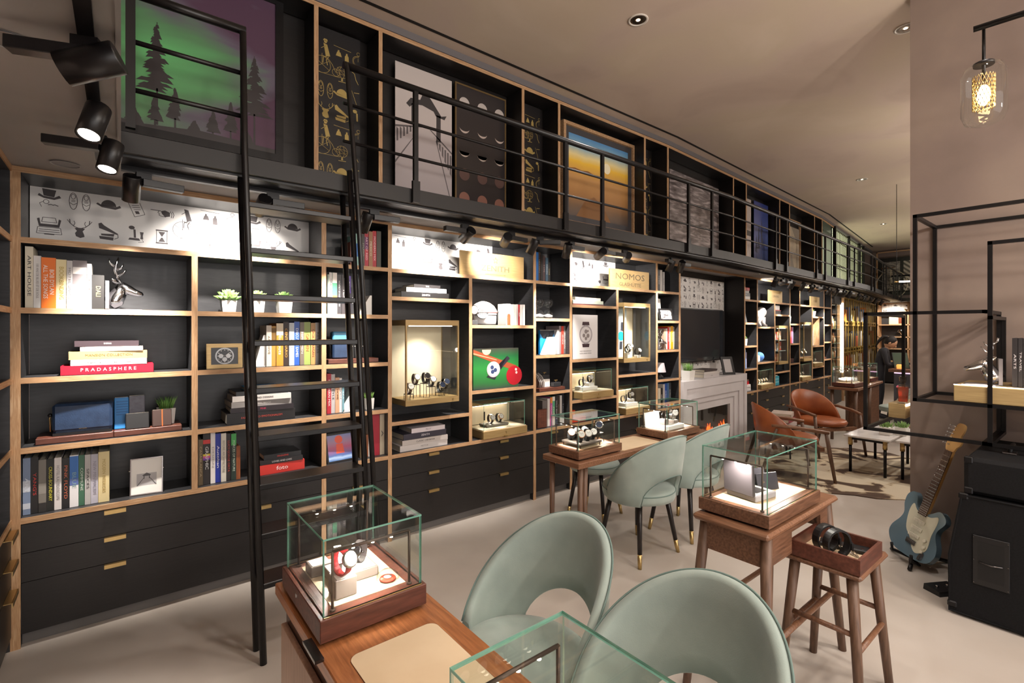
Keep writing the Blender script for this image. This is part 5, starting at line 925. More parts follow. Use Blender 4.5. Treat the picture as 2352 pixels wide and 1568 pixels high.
dup(c1,(8.62,1.93,0),R(15),'sage velvet chair far back beside the distant desk'); dup(c1,(9.45,1.75,0),R(40),'sage velvet chair behind the whisky bottle, mostly hidden')
def pouf(lab,loc):
    t=thing('upholstered_stool',lab,'stool',loc,R(15)); b=M(); b.lathe([(.17,.385),(.2,.392),(.205,.41),(.205,.44),(.198,.455),(.1,.468),(.01,.47)],n=32); b.build('seat',VELVET,t)
    M().tube([(.204*math.cos(2*math.pi*k/32),.204*math.sin(2*math.pi*k/32),.44) for k in range(32)],.0035,6,closed=True).build('seat_piping',PIPING,t)
    for sx in (-1,1):
        for sy in (-1,1):
            a=Vector((sx*.11,sy*.11,.388)); f=Vector((sx*.165,sy*.165,0)); m=f+(a-f)*.22; l=M().cyl(a,m,.018,.014,12).build('leg',DKLEG,t); M().cyl(m,f,.0147,.012,12).build('ferrule',BRASS,l)
pouf('round sage velvet stool tucked behind the middle table',(3.10,2.76,0)); pouf('pale sage velvet stool far back left of the distant desk',(8.05,2.95,0))
# ---------------------------------------------------------------- desks
t=thing('sales_desk','long walnut desk with a tan leather inlay in the foreground','desk',(.56,.6,0))
b=M(); b.bbox(-.176,.177,-1.05,1.09,.706,.742,.003); b.build('desktop',noisy('desk_walnut',[(.25,'#7e4c2e'),(.45,'#9a6039'),(.62,'#ad7045'),(.8,'#bd8050')],(26,2.0,26),6,4,.32,.05,40,dist=.5),t)
P=[]
for cx,cy,a0 in ((.09,.565,0),(-.098,.565,90),(-.098,-.30,180),(.09,-.30,270)): P+=[(cx+.026*math.cos(R(a0+k*15)),cy+.026*math.sin(R(a0+k*15))) for k in range(7)]
b=M(); b.prism(P,.002,(0,0,.742),(1,0,0),(0,1,0)); b.build('leather_inlay',FELT,t); b=M(); b.tube([(x,y,.743) for x,y in P],.0012,4,closed=True); b.build('inlay_edge',mat('#7a5236',.5),t)
b=M(); b.bbox(-.165,.14,.0,1.0,0,.705,.003); pd=b.build('pedestal',mat('#54382a',.45),t)
b=M(); b.bbox(-.183,-.166,.30,.985,.02,.665,.002); b.build('pedestal_door',noisy('door_walnut',[(.3,'#8a6a56'),(.6,'#9c7a64'),(.8,'#ab8a73')],(26,26,1.6),6,4,.45),t)
M().box(-.20,-.178,.60,.70,.752,.760).build('lock_tab',DKCHROME,t)
t=thing('display_table','walnut table with two glass cases and a pale leather inlay at mid room','table',(2.9,2.2,0))
b=M(); b.bbox(-.75,.80,-.16,.165,.706,.742,.004); b.build('tabletop',WALX,t); b=M(); b.prism([(-.27,-.12),(.13,-.12),(.15,-.1),(.15,.1),(.13,.12),(-.27,.12),(-.29,.1),(-.29,-.1)],.002,(0,0,.742),(1,0,0),(0,1,0)); b.build('leather_inlay',FELT,t)
for x in (-.70,-.66,.75):
    for y in (-.125,.125):
        if x==-.66 and y>0: continue
        b=M(); b.cyl((x,y,.706),(x*1.005,y,0),.019,.013,12); b.build('leg',WALZ,t)
M().box(-.60,.7,-.02,.02,.67,.706).build('under_rail',WALX,t)
def case(lab,x0,x1,y0,y1,zb,bh,ht,ax='x',wood=None,spot_=5):
    """wooden base with a glass box and two lamp brackets; ax: direction of the lamp bars"""
    cx,cy=(x0+x1)/2,(y0+y1)/2; t=thing('glass_display_case',lab,'display case',(cx,cy,zb)); w=(x1-x0)/2; d=(y1-y0)/2; wood=wood or WAL
    M().box(-w+.02,w-.02,-d+.02,d-.02,0,.01).build('plinth',STEEL,t); b=M(); b.bbox(-w,w,-d,d,.01,bh,.002); bb=b.build('base',wood,t)
    M().box(-w+.045,w-.045,-d+.045,d-.045,bh,bh+.0015).build('lining',FELT,t)
    for a in ((-w+.012,w-.012,-d+.006,-d+.0085),(-w+.012,w-.012,d-.0085,d-.006)): M().box(*a,bh,bh+.0015).build('brass_line',BRASS,t)
    g=.005; X0,X1,Y0,Y1=-w+.011,w-.011,-d+.011,d-.011; H=ht-zb
    for nm,a in (('front_pane',(X0,X1,Y0,Y0+g,bh,H-g)),('back_pane',(X0,X1,Y1-g,Y1,bh,H-g)),('side_pane',(X0,X0+g,Y0+g,Y1-g,bh,H-g)),('side_pane',(X1-g,X1,Y0+g,Y1-g,bh,H-g)),('top_pane',(X0,X1,Y0,Y1,H-g,H))):
        b=M(); pane(b,*a); b.build(nm,[GLASS,GEDGE],t)
    zt=H-.045; r=.004; BR=mat('#5a4c44',.4,.6)
    for s in (-1,1):
        if ax=='x': P=[(X0+.03,s*(d-.03),bh),(X0+.03,s*(d-.03),zt),(X1-.03,s*(d-.03),zt),(X1-.03,s*(d-.03),bh)]
        else: P=[(s*(w-.03),Y0+.03,bh),(s*(w-.03),Y0+.03,zt),(s*(w-.03),Y1-.03,zt),(s*(w-.03),Y1-.03,bh)]
        b=M(); 
        for p,q in zip(P,P[1:]): b.cyl(p,q,r,n=8)
        for p in (P[0],P[3]): b.cyl(p,(p[0],p[1],bh+.007),.0075,n=12)
        k=b.build('lamp_bracket',BR,t); P1,P2=Vector(P[1]),Vector(P[2])
        for f in (.25,.5,.75):
            p=P1.lerp(P2,f); M().cyl(p-Vector((0,0,.0055)),p-Vector((0,0,.004)),.0045,n=8).build('led',LED,k)
        if spot_:
            p=P1.lerp(P2,.5); lamp('SPOT',(cx+p.x,cy+p.y,zb+zt-.008),spot_,(1,.90,.80),(cx+p.x*.1,cy+p.y*.1,zb),.02,120,.6)
    return t
C1=case('glass display case with red strapped watch on the near walnut desk',.393,.696,1.267,1.638,.742,.069,1.012,'x',MAHOG)
M().cyl((-.153,.03,.045),(-.151,.03,.045),.006,n=10).build('lock',CHROME,C1)
C0=case('glass display case in the very foreground, cut by the picture edge',.398,.672,.18,.681,.742,.069,1.012,'x',MAHOG,4)
C2=case('glass display case of dark watches at the near end of the middle table',2.186,2.60,2.075,2.345,.742,.058,.994,'y',WAL)
C3=case('glass display case with one bangle at the far end of the middle table',3.10,3.53,2.06,2.335,.742,.058,.994,'y',WAL)
C4=case('glass display case with white pen box on the high walnut table',1.998,2.52,.868,1.172,.75,.062,1.042,'y',WAL,6)
# contents of the near case
z=.8135
def block(lab,x0,x1,y0,y1,z0,z1,m,rz=0,nm='display_block'):
    t=thing(nm,lab,'display block',((x0+x1)/2,(y0+y1)/2,z0),rz); w=(x1-x0)/2; d=(y1-y0)/2; M().bbox(-w,w,-d,d,0,z1-z0,.002).build('block',m,t); M().box(-w+.006,w-.006,-d+.006,d-.006,z1-z0,z1-z0+.001).build('white_top',OFFW,t); return t
TAUPE=mat('#8c7f78',.5)
block('low taupe block with white top under the grey strapped watch',.475,.605,1.40,1.50,z,z+.028,TAUPE); block('tall taupe block with white top under the red strapped watch',.455,.515,1.335,1.395,z,z+.052,TAUPE); block('small taupe cube with white top at the back of the near case',.44,.50,1.50,1.56,z,z+.03,TAUPE)
RED=mat('#b3222a',.45)
watch((.482,1.362,z+.0535),'red strapped watch on the tall taupe block in the near case',RED,CHROME,DIAL,R(20),1.15); watch((.50,1.45,z+.0295),'steel watch behind the red strapped one in the near case',CHROME,CHROME,DIAL,R(-10),1.1); watch((.57,1.455,z+.0295),'grey strapped watch lying at the right of the near case',mat('#4a4444',.5),DKCHROME,DIALK,R(-50),1.05)
t=thing('glass_dome','small clear glass dome over a red pocket watch in the near case','paperweight',(.615,1.355,z)); b=M(); b.lathe([(.028,0),(.033,.006),(.03,.016),(.018,.026),(.002,.03)],n=24); b.build('dome',glassmat('dome_glass',(.92,.93,.93,1)),t); b=M(); b.lathe([(.024,.002),(.022,.006),(.002,.008)],n=20); b.build('red_dial',mat('#d9482f',.4),t); b=M(); b.lathe([(.012,.009),(.001,.0095)],n=14); b.build('white_dial',OFFW,t)
# contents of the foreground case: one dark wrist watch on a cushion
block('taupe display block inside the foreground glass case',.60,.655,.47,.56,z,z+.06,TAUPE); watch((.63,.51,z+.0615),'dark jewelled watch on a block in the foreground glass case',STRAPK,DKCHROME,DIALK,R(60),1.3)
# contents of the middle table cases
z2=.8025
t=thing('watch_tray','long grey wire-footed tray of six watches in the middle table case','tray',(2.345,2.20,z2),R(0)); b=M(); b.bbox(-.10,.10,-.085,.085,.02,.032,.002); b.build('top',mat('#6a625b',.5,.2),t)
for a in (-.09,.09):
    for c in (-.075,.075): M().box(a-.002,a+.002,c-.002,c+.002,0,.02).build('foot',mat('#3a332c',.4,.5),t)
for i,(x,y,ca) in enumerate(((2.29,2.25,ROSE),(2.35,2.26,CHROME),(2.41,2.25,CHROME),(2.29,2.165,ROSE),(2.35,2.16,CHROME),(2.41,2.17,DKCHROME))):
    watch((x,y,z2+.0335),f'dark strapped watch on the grey tray, {["back","front"][i//3]} row, {ORD[i%3]} from the left',STRAPK,ca,DIAL,R(-30),1.25,'watches on the middle table')
stand((2.50,2.20,z2),.06,'wire stand beside the grey watch tray',0,.06); watch((2.50,2.20,z2+.061),'blue dialled watch on the wire stand in the middle table case',STRAPK,CHROME,DIALB,R(-35),1.3)
block('wide white block in the bangle case',3.17,3.38,2.10,2.25,z2,z2+.03,OFFW); block('small grey block under the bright watch in the bangle case',3.30,3.365,2.14,2.20,z2+.0315,z2+.055,TAUPE); block('leaning grey block with the bangle',3.19,3.235,2.14,2.19,z2+.0315,z2+.075,TAUPE)
watch((3.33,2.17,z2+.0565),'bright pearly watch in the bangle case',CHROME,CHROME,DIAL,R(-30),1.3)
t=thing('bangle','dark bangle ring on a grey block in the glass case','bangle',(3.21,2.165,z2+.077)); b=M(); b.tube([(.028*math.cos(R(a)),.0,.028+.028*math.sin(R(a))) for a in range(0,360,15)],.003,6,closed=True); b.build('ring',DKCHROME,t); M().ball((0,-.003,.057),.006,8,6).build('bead',DKCHROME,t)
t=thing('display_card','white leaning card panel at the back of the bangle case','card',(3.20,2.28,z2)); M().box(-.06,.13,0,.006,0,.11,X=Matrix.Rotation(R(-8),4,'X')).build('panel',OFFW,t); M().box(-.05,.12,.012,.05,0,.004).build('foot',OFFW,t)
# ---------------------------------------------------------------- high walnut table, its pulled-out tray and the stool
t=thing('high_table','tall walnut table with splayed round legs and a box apron','table',(2.33,1.017,0))
b=M(); b.bbox(-.37,.375,-.163,.163,.722,.75,.010); b.build('tabletop',WALX,t)
b=M(); b.box(-.335,-.317,-.14,.145,.60,.722).box(-.317,.33,.127,.145,.60,.722).box(.312,.33,-.14,.127,.60,.722).box(-.317,-.10,-.14,-.125,.60,.722).box(.215,.312,-.14,-.125,.60,.722).box(-.10,.215,-.14,-.125,.69,.722); b.build('apron',WAL,t)
for x in (-1,1):
    for y in (-1,1): b=M(); b.cyl((x*.315,y*.128,.722),(x*.40,y*.172,0),.024,.017,14); b.build('leg',WALZ,t)
for z_ in (.30,):
    k=1-z_/.722
    for y in (-1,1): M().cyl((-.315-.085*k,y*(.128+.044*k),z_),(.315+.085*k,y*(.128+.044*k),z_),.012,n=10).build('stretcher',WALX,t)
    for x in (-1,1): M().cyl((x*(.315+.085*k),-.128-.044*k,z_+.09),(x*(.315+.085*k),.128+.044*k,z_+.09),.012,n=10).build('stretcher',WAL,t)
t=thing('wooden_stool','small walnut stool with splayed legs under the tray of belts','stool',(2.42,.775,0))
b=M(); b.bbox(-.175,.178,-.145,.155,.562,.588,.010); b.build('seat',WAL,t)
for x in (-1,1):
    for y in (-1,1): b=M(); b.cyl((x*.135,.004+y*.105,.565),(x*.185,.004+y*.15,0),.021,.016,14); b.build('leg',WALZ,t)
for y in (-1,1): k=.5; M().cyl((-.16,y*.128,.28),(.16,y*.128,.28),.011,n=10).build('stretcher',WALX,t)
for x in (-1,1): M().cyl((x*.155,-.122,.34),(x*.155,.13,.34),.011,n=10).build('stretcher',WAL,t)
t=thing('display_tray','dark wooden tray holding coiled belts and a wallet, on the stool','tray',(2.385,.765,.5885))
M().box(-.14,.14,-.13,.128,0,.008).build('base',MAHOG,t); M().box(-.128,.128,-.118,.116,.008,.0095).build('lining',FELT,t)
for a in ((-.14,.14,-.13,-.118),(-.14,.14,.116,.128),(-.14,-.128,-.118,.116),(.128,.14,-.118,.116)): M().box(*a,.008,.062).build('side_wall',MAHOG,t)
zt=.599
def belt(lab,loc,rz):
    t=thing('coiled_belt',lab,'belt',loc,rz); b=M(); rings=[]; n=64
    for i in range(n+1):
        a=2*math.pi*2.2*i/n-1.2; r=.050+.0045*i/n*2.2; c=Vector((r*math.cos(a),0,.0625+r*math.sin(a))); nr=Vector((math.cos(a),0,math.sin(a))); rings.append([tuple(c+nr*k+Vector((0,y,0))) for y,k in ((-.015,-.0015),(.015,-.0015),(.015,.0015),(-.015,.0015))])
    b.skin(rings,0,False); b.build('strap',STRAPK,t); e=Vector(rings[-1][0])
    M().box(.052,.062,-.019,.019,.035,.062,X=Matrix.Rotation(R(0),4,'X')).build('keeper',STRAPK,t)
    b=M(); b.tube([(.062,-.02,.03),(.085,-.02,.004),(.085,.02,.004),(.062,.02,.03)],.0032,6,closed=True); b.cyl((.062,0,.03),(.083,0,.006),.002,n=6); b.build('buckle',CHROME,t)
belt('coiled black belt nearer the wallet, with a silver buckle',(2.355,.79,zt),R(-24)); belt('coiled black belt at the near side of the tray, with a silver buckle',(2.335,.742,zt),R(-28))
t=thing('wallet','black leather wallet lying in the dark wooden tray','wallet',(2.46,.755,zt),R(-75)); M().bbox(-.09,.09,-.03,.03,0,.018,.004).build('cover',STRAPK,t); M().cyl((.065,-.01,.018),(.065,-.01,.0188),.006,n=10).build('emblem',CHROME,t)
# contents of the pen case
z4=.8145
t=thing('pen_box','open white presentation box with a pen, standing in the glass case','box',(2.19,1.03,z4),R(-8))
b=M(); b.bbox(-.075,.075,-.07,.07,0,.026,.003); b.build('box',mat('#c9c4cc',.5),t); M().box(-.068,.068,-.063,.063,.026,.0265).build('white_insert',OFFW,t); M().box(-.03,.045,-.045,.01,.0265,.0275).build('dark_recess',mat('#3a3438',.4),t); M().cyl((-.05,.035,.029),(.06,.035,.029),.003,n=8).build('pen',STRAPK,t)
X=Matrix.Translation((-.075,0,.026))@Matrix.Rotation(R(-4),4,'Y'); M().bbox(-.018,0,-.07,.07,0,.135,.003,X=X).build('lid',mat('#4c464a',.5),t); M().box(0,.001,-.063,.063,.008,.128,X=X).build('lid_lining',OFFW,t)
text('MONT\nBLANC',.013,t,(-.0715,-.01,.09),(R(90),0,R(90)),mat('#3a3840',.5),.03,'lettering')
for i,(x,y) in enumerate(((2.33,1.03),(2.36,1.10))):
    t=thing('leather_case',['dark grey leather tent card standing in front in the pen case','second dark grey leather tent card, behind the first'][i],'case',(x,y,z4),R(-20)); b=M()
    for s in (-1,1): b.box(-.06,.06,-.002,.002,0,.075,X=Matrix.Translation((0,s*.018,0))@Matrix.Rotation(R(s*13),4,'X'))
    b.build('leather_panels',mat('#45424c',.45),t); M().cyl((-.03,-.02,.04),(-.03,-.0195,.04),.005,n=8).build('emblem',CHROME,t)
t=thing('book','large black book lying on the end of the high walnut table','book',(2.60,1.06,.7505),R(3),'books'); b=M(); b.box(-.065,.07,-.09,.09,0,.003).box(-.065,.07,-.09,.09,.019,.022).box(-.065,-.062,-.09,.09,.003,.019); b.build('cover',mat('#22211f',.5),t); M().box(-.061,.066,-.086,.086,.003,.019).build('pages',mat('#c9d3dc',.7),t)
# ---------------------------------------------------------------- black metal frames on the concrete wall
xf,xb=3.825,4.338; FS=.010
def bars(t,L,nm='bar',r=FS):
    for p,q in L:
        a=[min(p[i],q[i])-r for i in range(3)]; c=[max(p[i],q[i])+r for i in range(3)]; M().box(a[0],c[0],a[1],c[1],a[2],c[2]).build(nm,STEEL,t)
y0,y1,z0,z1=.795,-.5,1.121,2.25
t=thing('wall_frame','large black metal box frame on the concrete wall behind the stag head','shelf frame',(0,0,0))
bars(t,[((xf,y0,z0),(xf,y0,z1)),((xb,y0,z0),(xb,y0,z1)),((xf,y0,z1),(xb,y0,z1)),((xf,y0,z0),(xb,y0,z0)),((xf,y0,z1),(xf,y1,z1)),((xb,y0,z1),(xb,y1,z1)),((xf,y0,z0),(xf,y1,z0)),((xb,y0,z0),(xb,y1,z0))])
t=thing('wall_frame','black metal frame reaching past the edge of the concrete wall','shelf frame',(0,0,0))
ya,yb,za,zb=1.052,.484,.905,1.655; xd=4.72
bars(t,[((xf,ya,za),(xf,ya,zb)),((xf,ya,zb),(xf,yb,zb)),((xf,ya,za),(xf,yb,za)),((xd,ya,za),(xd,ya,zb)),((xf,ya,za),(xd,ya,za)),((xf,ya,zb),(xd,ya,zb)),((xb+.0,yb,za),(xb+.0,yb,zb)),((xf,yb,zb),(xb,yb,zb)),((xf,yb,za),(xb,yb,za))])
t=thing('wall_frame','tall inner black metal frame on the concrete wall over the amplifier','shelf frame',(0,0,0))
yc=.462
bars(t,[((xf,yc,.905),(xf,yc,2.04)),((xf,yc,2.04),(xf,-.5,2.04)),((xf,yc,.905),(xf,-.5,.905)),((xb,yc,.905),(xb,yc,1.62)),((xf,yc,.905),(xb,yc,.905)),((xf,yc,1.62),(xb,yc,1.62))])
OAK=noisy('pale_oak',[(.3,'#9a8258'),(.6,'#ad9466'),(.8,'#bca477')],(18,1.5,30),5,4,.5)
t=thing('wooden_shelf_box','pale oak shelf box with a glowing light strip, on the large black frame','shelf box',(xf,.617,1.132)); M().bbox(.0,.45,-1.1,.0,0,.095,.003).build('box',OAK,t); M().box(-.001,.006,-1.1,-.0,.096,.1).build('led_strip',LEDW,t); M().box(.03,.05,-.17,-.03,.0955,.1).build('led_bar',LED,t)
lamp('POINT',(xf+.03,.5,1.26),1.2,(1,.85,.7),None,.03)
stag('silver stag head bookend on the pale oak shelf box',(xf+.16,.46,1.229),R(100),CHROME,1.0)
SH=[(.012,.27,'slim black'),(.012,.27,'second slim black'),(.016,.272,'thicker charcoal')]
def sbook(lab,y,w,h,d,col,title=None):
    t=thing('book',lab,'book',(xf+.10,y,1.229),R(-90),'books'); upbook(t,w,h,d,col,title,'#c9c4c8')
sbook('slim black book right after the stag head on the oak shelf',.385,.022,.275,.2,'#2a2729','ARTS'); sbook('second slim black book on the oak shelf',.361,.018,.275,.2,'#2e2b2d','TRAVEL'); sbook('charcoal book with its pages fanned on the oak shelf',.341,.022,.272,.2,'#3a3536'); sbook('short black book on the oak shelf',.316,.018,.2,.18,'#211f22'); sbook('black book with white Chinese lettering at the picture edge',.290,.075,.235,.2,'#2b2729','亞洲藝術')
t=thing('wooden_shelf_box','pale oak shelf box with a light bar, beyond the wall edge under the bottle','shelf box',(4.36,.96,.916)); M().bbox(0,.36,0,.10,0,.105,.003).build('box',OAK,t); M().box(-.004,.14,-.008,-.001,.09,.104).build('led_bar',LED,t)
t=thing('whisky_bottle','square glass bottle of amber whisky on the oak box by the wall edge','bottle',(4.40,.985,1.0215),R(20)); q=[(-1,-1),(1,-1),(1,1),(-1,1)]
m,tn,bs=newmat('amber_liquid'); bs.inputs['Base Color'].default_value=lin('#c4481a'); bs.inputs['Roughness'].default_value=.05; bs.inputs['Transmission Weight'].default_value=.6; AMB=m
b=M(); b.skin([[(x*.030*k,y*.030*k,z) for x,y in q] for z,k in ((.012,.78),(.10,1.0),(.118,.95))],0,False); b.build('whisky',AMB,t)
b=M(); b.skin([[(x*.034*k,y*.034*k,z) for x,y in q] for z,k in ((0,.8),(.012,.84),(.112,1.02),(.128,.8),(.135,.38),(.15,.36))],0,False); b.build('bottle_glass',GLASS,t); b=M(); b.skin([[(x*.017*k,y*.017*k,z) for x,y in q] for z,k in ((.15,.8),(.155,1.0),(.19,1.15),(.193,1.0))],0,False); b.build('stopper',glassmat('stopper_glass',(.85,.8,.72,1)),t)
# hanging lamp
t=thing('pendant_lamp','clear glass capsule pendant lamp with a brass mesh core hanging from a black bar','pendant lamp',(2.9,.37,0))
hx,hy,hz=0,0,2.50
M().tube([(hx-.02,hy+.03,2.85),(hx+.10,hy-1.2,2.85)],.013,8).build('arm',STEEL,t); M().cyl((hx,hy,2.62),(hx,hy,2.85),.006,n=8).build('stem',STEEL,t)
b=M(); b.lathe([(.03,.275),(.062,.262),(.075,.23),(.075,.06),(.062,.025),(.03,.01),(.012,.008)],(hx,hy,2.42),28,caps=False); b.build('glass_capsule',GLASS,t)
M().cyl((hx,hy,2.688),(hx,hy,2.70),.035,n=18).build('cap',STEEL,t)
b=M()
for k in range(8):
    for i in range(18):
        a=2*math.pi*(i+.5*(k%2))/18; b.tube([(hx+.036*math.cos(a+s),hy+.036*math.sin(a+s),2.50+.018*k+dz) for s,dz in ((0,0),(.17,.018))],.0016,4); b.tube([(hx+.036*math.cos(a-s),hy+.036*math.sin(a-s),2.50+.018*k+dz) for s,dz in ((0,0),(.17,.018))],.0016,4)
o=b.build('brass_mesh',BRASS,t); o['kind']='stuff'
b=M(); b.ball((hx,hy,2.56),(.022,.022,.045),14,10); b.build('bulb',mat('#ffd9a0',.5,0,28),t); lamp('POINT',(2.9,.37,2.56),22,(1,.78,.52),None,.02)
# ---------------------------------------------------------------- guitar, amplifier
GT=noisy('ice_blue_lacquer',[(.3,'#5c7382'),(.7,'#6d8594')],(1,1,1),2,3,.18); GT.node_tree.nodes['Principled BSDF'].inputs['Coat Weight'].default_value=.6
t=thing('electric_guitar','ice blue electric guitar with cream pickguard leaning on a floor stand','guitar',(4.08,.87,.055))
up=Vector((.13,-.27,.94)).normalized(); rt=Vector((-.47,-.88,0)); rt=(rt-up*rt.dot(up)).normalized(); nf=-up.cross(rt).normalized()*-1
if nf.x>0: nf=-nf
def GP_(u,v,d=0): return rt*u+up*v+nf*d
def gprism(poly,d0,d1,nm,m,par=None):
    b=M(); A=[tuple(GP_(u,v,d0)) for u,v in poly]; B=[tuple(GP_(u,v,d1)) for u,v in poly]; b.face(A); b.face(B[::-1]); n=len(b.v); k=len(poly); b.v+=A+B
    for i in range(k): j=(i+1)%k; b.f.append((n+i,n+j,n+k+j,n+k+i)); b.m.append(0); b.sm.append(False)
    return fixn(b.build(nm,m,par or t))
def smooth(P,n=5):
    out=[]; k=len(P)
    for i in range(k):
        p0,p1,p2,p3=P[i-1],P[i],P[(i+1)%k],P[(i+2)%k]
        for s in range(n):
            x=s/n; out.append(tuple(.5*((2*p1[c])+(-p0[c]+p2[c])*x+(2*p0[c]-5*p1[c]+4*p2[c]-p3[c])*x*x+(-p0[c]+3*p1[c]-3*p2[c]+p3[c])*x**3) for c in (0,1)))
    return out
BODY=smooth([(0,0),(-.10,.012),(-.155,.07),(-.158,.13),(-.125,.20),(-.115,.25),(-.135,.31),(-.135,.37),(-.105,.405),(-.075,.39),(-.055,.335),(-.028,.315),(.028,.315),(.05,.33),(.085,.362),(.12,.35),(.14,.31),(.115,.245),(.12,.20),(.15,.14),(.155,.08),(.115,.018)])
gprism([(u*.97,.2+(v-.2)*.97) for u,v in BODY],.0,.003,'body_back',GT) if False else None
bd=gprism(BODY,0,.042,'body',GT)
PG=smooth([(.02,.06),(.055,.05),(.10,.10),(.095,.2),(.10,.28),(.09,.325),(.045,.30),(-.035,.30),(-.075,.335),(-.085,.27),(-.065,.17),(-.02,.12)]); gprism(PG,.042,.0445,'pickguard',mat('#d8d6c2',.35))
for v in (.145,.195,.245): gprism([(-.036,v-.01),(.036,v-.01),(.036,v+.01),(-.036,v+.01)],.0445,.050,'pickup',mat('#e6e2d0',.4))
gprism([(-.032,.085),(.032,.085),(.032,.115),(-.032,.115)],.042,.052,'bridge',CHROME); gprism(smooth([(.07,.02),(.095,.03),(.10,.07),(.075,.06)],3),.0445,.048,'jack_plate',CHROME)
for u,v in ((.075,.15),(.085,.11),(.08,.075)): b=M(); b.cyl(GP_(u,v,.0445),GP_(u,v,.056),.011,.009,12); b.build('knob',mat('#e6e2d0',.4),t)
gprism([(-.028,.30),(.028,.30),(.0215,.745),(-.0215,.745)],.028,.048,'neck',mat('#c99a5e',.35)); fb=gprism([(-.0275,.29),(.0275,.29),(.021,.745),(-.021,.745)],.048,.053,'fretboard',mat('#4a3226',.45))
b=M(); L=.648
for k in range(1,21):
    v=.745-L*(1-2**(-k/12)); hw=.021+.0065*(.745-v)/.45; a=[GP_(-hw,v-.001,.0535),GP_(hw,v-.001,.0535),GP_(hw,v+.001,.0535),GP_(-hw,v+.001,.0535)]; b.face([tuple(p) for p in a])
b.build('frets',CHROME,fb)['kind']='stuff'
b=M()
for k in range(6): u=-.0165+.0066*k; b.cyl(GP_(u*1.5,.10,.054),GP_(u,.75,.0545),.0006,n=4)
b.build('strings',CHROME,t)['kind']='stuff'
HS=smooth([(-.02,.745),(.02,.745),(.03,.775),(.045,.80),(.045,.83),(.03,.85),(.035,.89),(.03,.925),(.005,.935),(-.018,.915),(-.035,.80),(-.032,.765)],4); hs=gprism(HS,.033,.046,'headstock',mat('#d0a468',.35))
for k in range(6): b=M(); p=GP_(-.026+.004*k*0,.785+.024*k,.04); b.cyl(p,p-rt*.03,.003,n=6); b.ball(tuple(p-rt*.034),.006,8,6); b.cyl(GP_(-.018,.785+.024*k,.046),GP_(-.018,.785+.024*k,.055),.004,n=8); b.build('tuner',CHROME,hs)
t=thing('guitar_stand','folding black guitar stand under the ice blue guitar','guitar stand',(4.08,.87,0))
b=M(); b.tube([(-.13,-.02,.012),(-.10,-.02,.03),(.0,.0,.05),(.15,.14,.012)],.012,8); b.build('front_foot',STEEL,t); b=M(); b.tube([(.0,.0,.05),(.10,-.08,.05),(.21,-.15,.012)],.012,8); b.build('rear_foot',STEEL,t)
for s in (-1,1):
    p=rt*(.07*s); b=M(); b.tube([(0,0,.045),tuple(p*.9+Vector((-.02,0,.04))),tuple(p+nf*.075+Vector((0,0,.045))),tuple(p+nf*.08+Vector((0,0,.09)))],.009,8); b.build('cradle_arm',STEEL,t)
t=thing('guitar_pedal','flat black footswitch on the floor between guitar and amplifier','pedal',(3.80,.66,0),R(60)); b=M(); b.prism([(-.05,0),(.05,0),(.045,.035),(-.045,.025)],.16,(0,.08,0)); fixn(b.build('case',STRAPK,t))
for y in (-.03,.04): M().cyl((0,y,.028),(0,y,.042),.007,n=10).build('button',CHROME,t)
t=thing('speaker_cabinet','tall black speaker cabinet with slanted front, standing on the floor','speaker cabinet',(3.55,.591,0))
b=M(); P=[(0,.0),(0,.30),(-.05,.625),(-.06,.64),(-.36,.64),(-.38,.62),(-.38,.0)]; b.prism(P,.76,(0,0,.018),(0,1,0),(0,0,1)); fixn(b.build('cabinet',TOLEX,t))
b=M(); b.tube([(-.0,y,z+.018) for y,z in P],.006,6,closed=True); b.build('edge_piping',TOLEX,t)
for y,z in ((-.012,.03),(-.058,.63),(-.352,.63),(-.37,.03)): M().bbox(-.006,.03,y-.02,y+.02,z-.012+.018,z+.022+.018,.006).build('corner_guard',STEEL,t)
for x in (.06,.70):
    for y in (-.05,-.33): M().cyl((x,y,0),(x,y,.018),.02,n=10).build('foot',STEEL,t)
pl=M().bbox(-.006,.002,-.235,-.095,.20,.46,.002).build('handle_plate',mat('#131315',.4),t); M().box(-.007,-.0055,-.215,-.115,.23,.43).build('handle_recess',mat('#050506',.6),pl); M().tube([(-.009,-.21,.325),(-.012,-.165,.318),(-.009,-.12,.325)],.004,6).build('handle_bar',DKCHROME,pl)
for y in (-.23,-.1):
    for z in (.21,.33,.45): M().cyl((-.008,y,z),(-.006,y,z),.003,n=6).build('screw',DKCHROME,pl)
t=thing('amplifier_head','black amplifier head with a top handle, on the speaker cabinet','amplifier',(3.565,.535,.66))
b=M(); b.bbox(0,.72,-.30,0,.008,.205,.02); b.build('case',TOLEX,t)
for x in (.05,.67):
    for y in (-.04,-.26): M().cyl((x,y,0),(x,y,.012),.015,n=10).build('foot',STEEL,t)
for x in (0,.69):
    for y in (-.03,0): pass
for y in (-.02,-.28):
    for z in (.025,.19): M().bbox(-.005,.03,y-.018,y+.018,z-.018,z+.018,.005).build('corner_guard',STEEL,t)
M().tube([(.28,-.15,.205),(.30,-.15,.235),(.42,-.15,.235),(.44,-.15,.205)],.011,8).build('handle',STEEL,t)
for x in (.27,.45): M().bbox(x-.03,x+.03,-.18,-.12,.203,.214,.004).build('handle_mount',DKLEG,t)
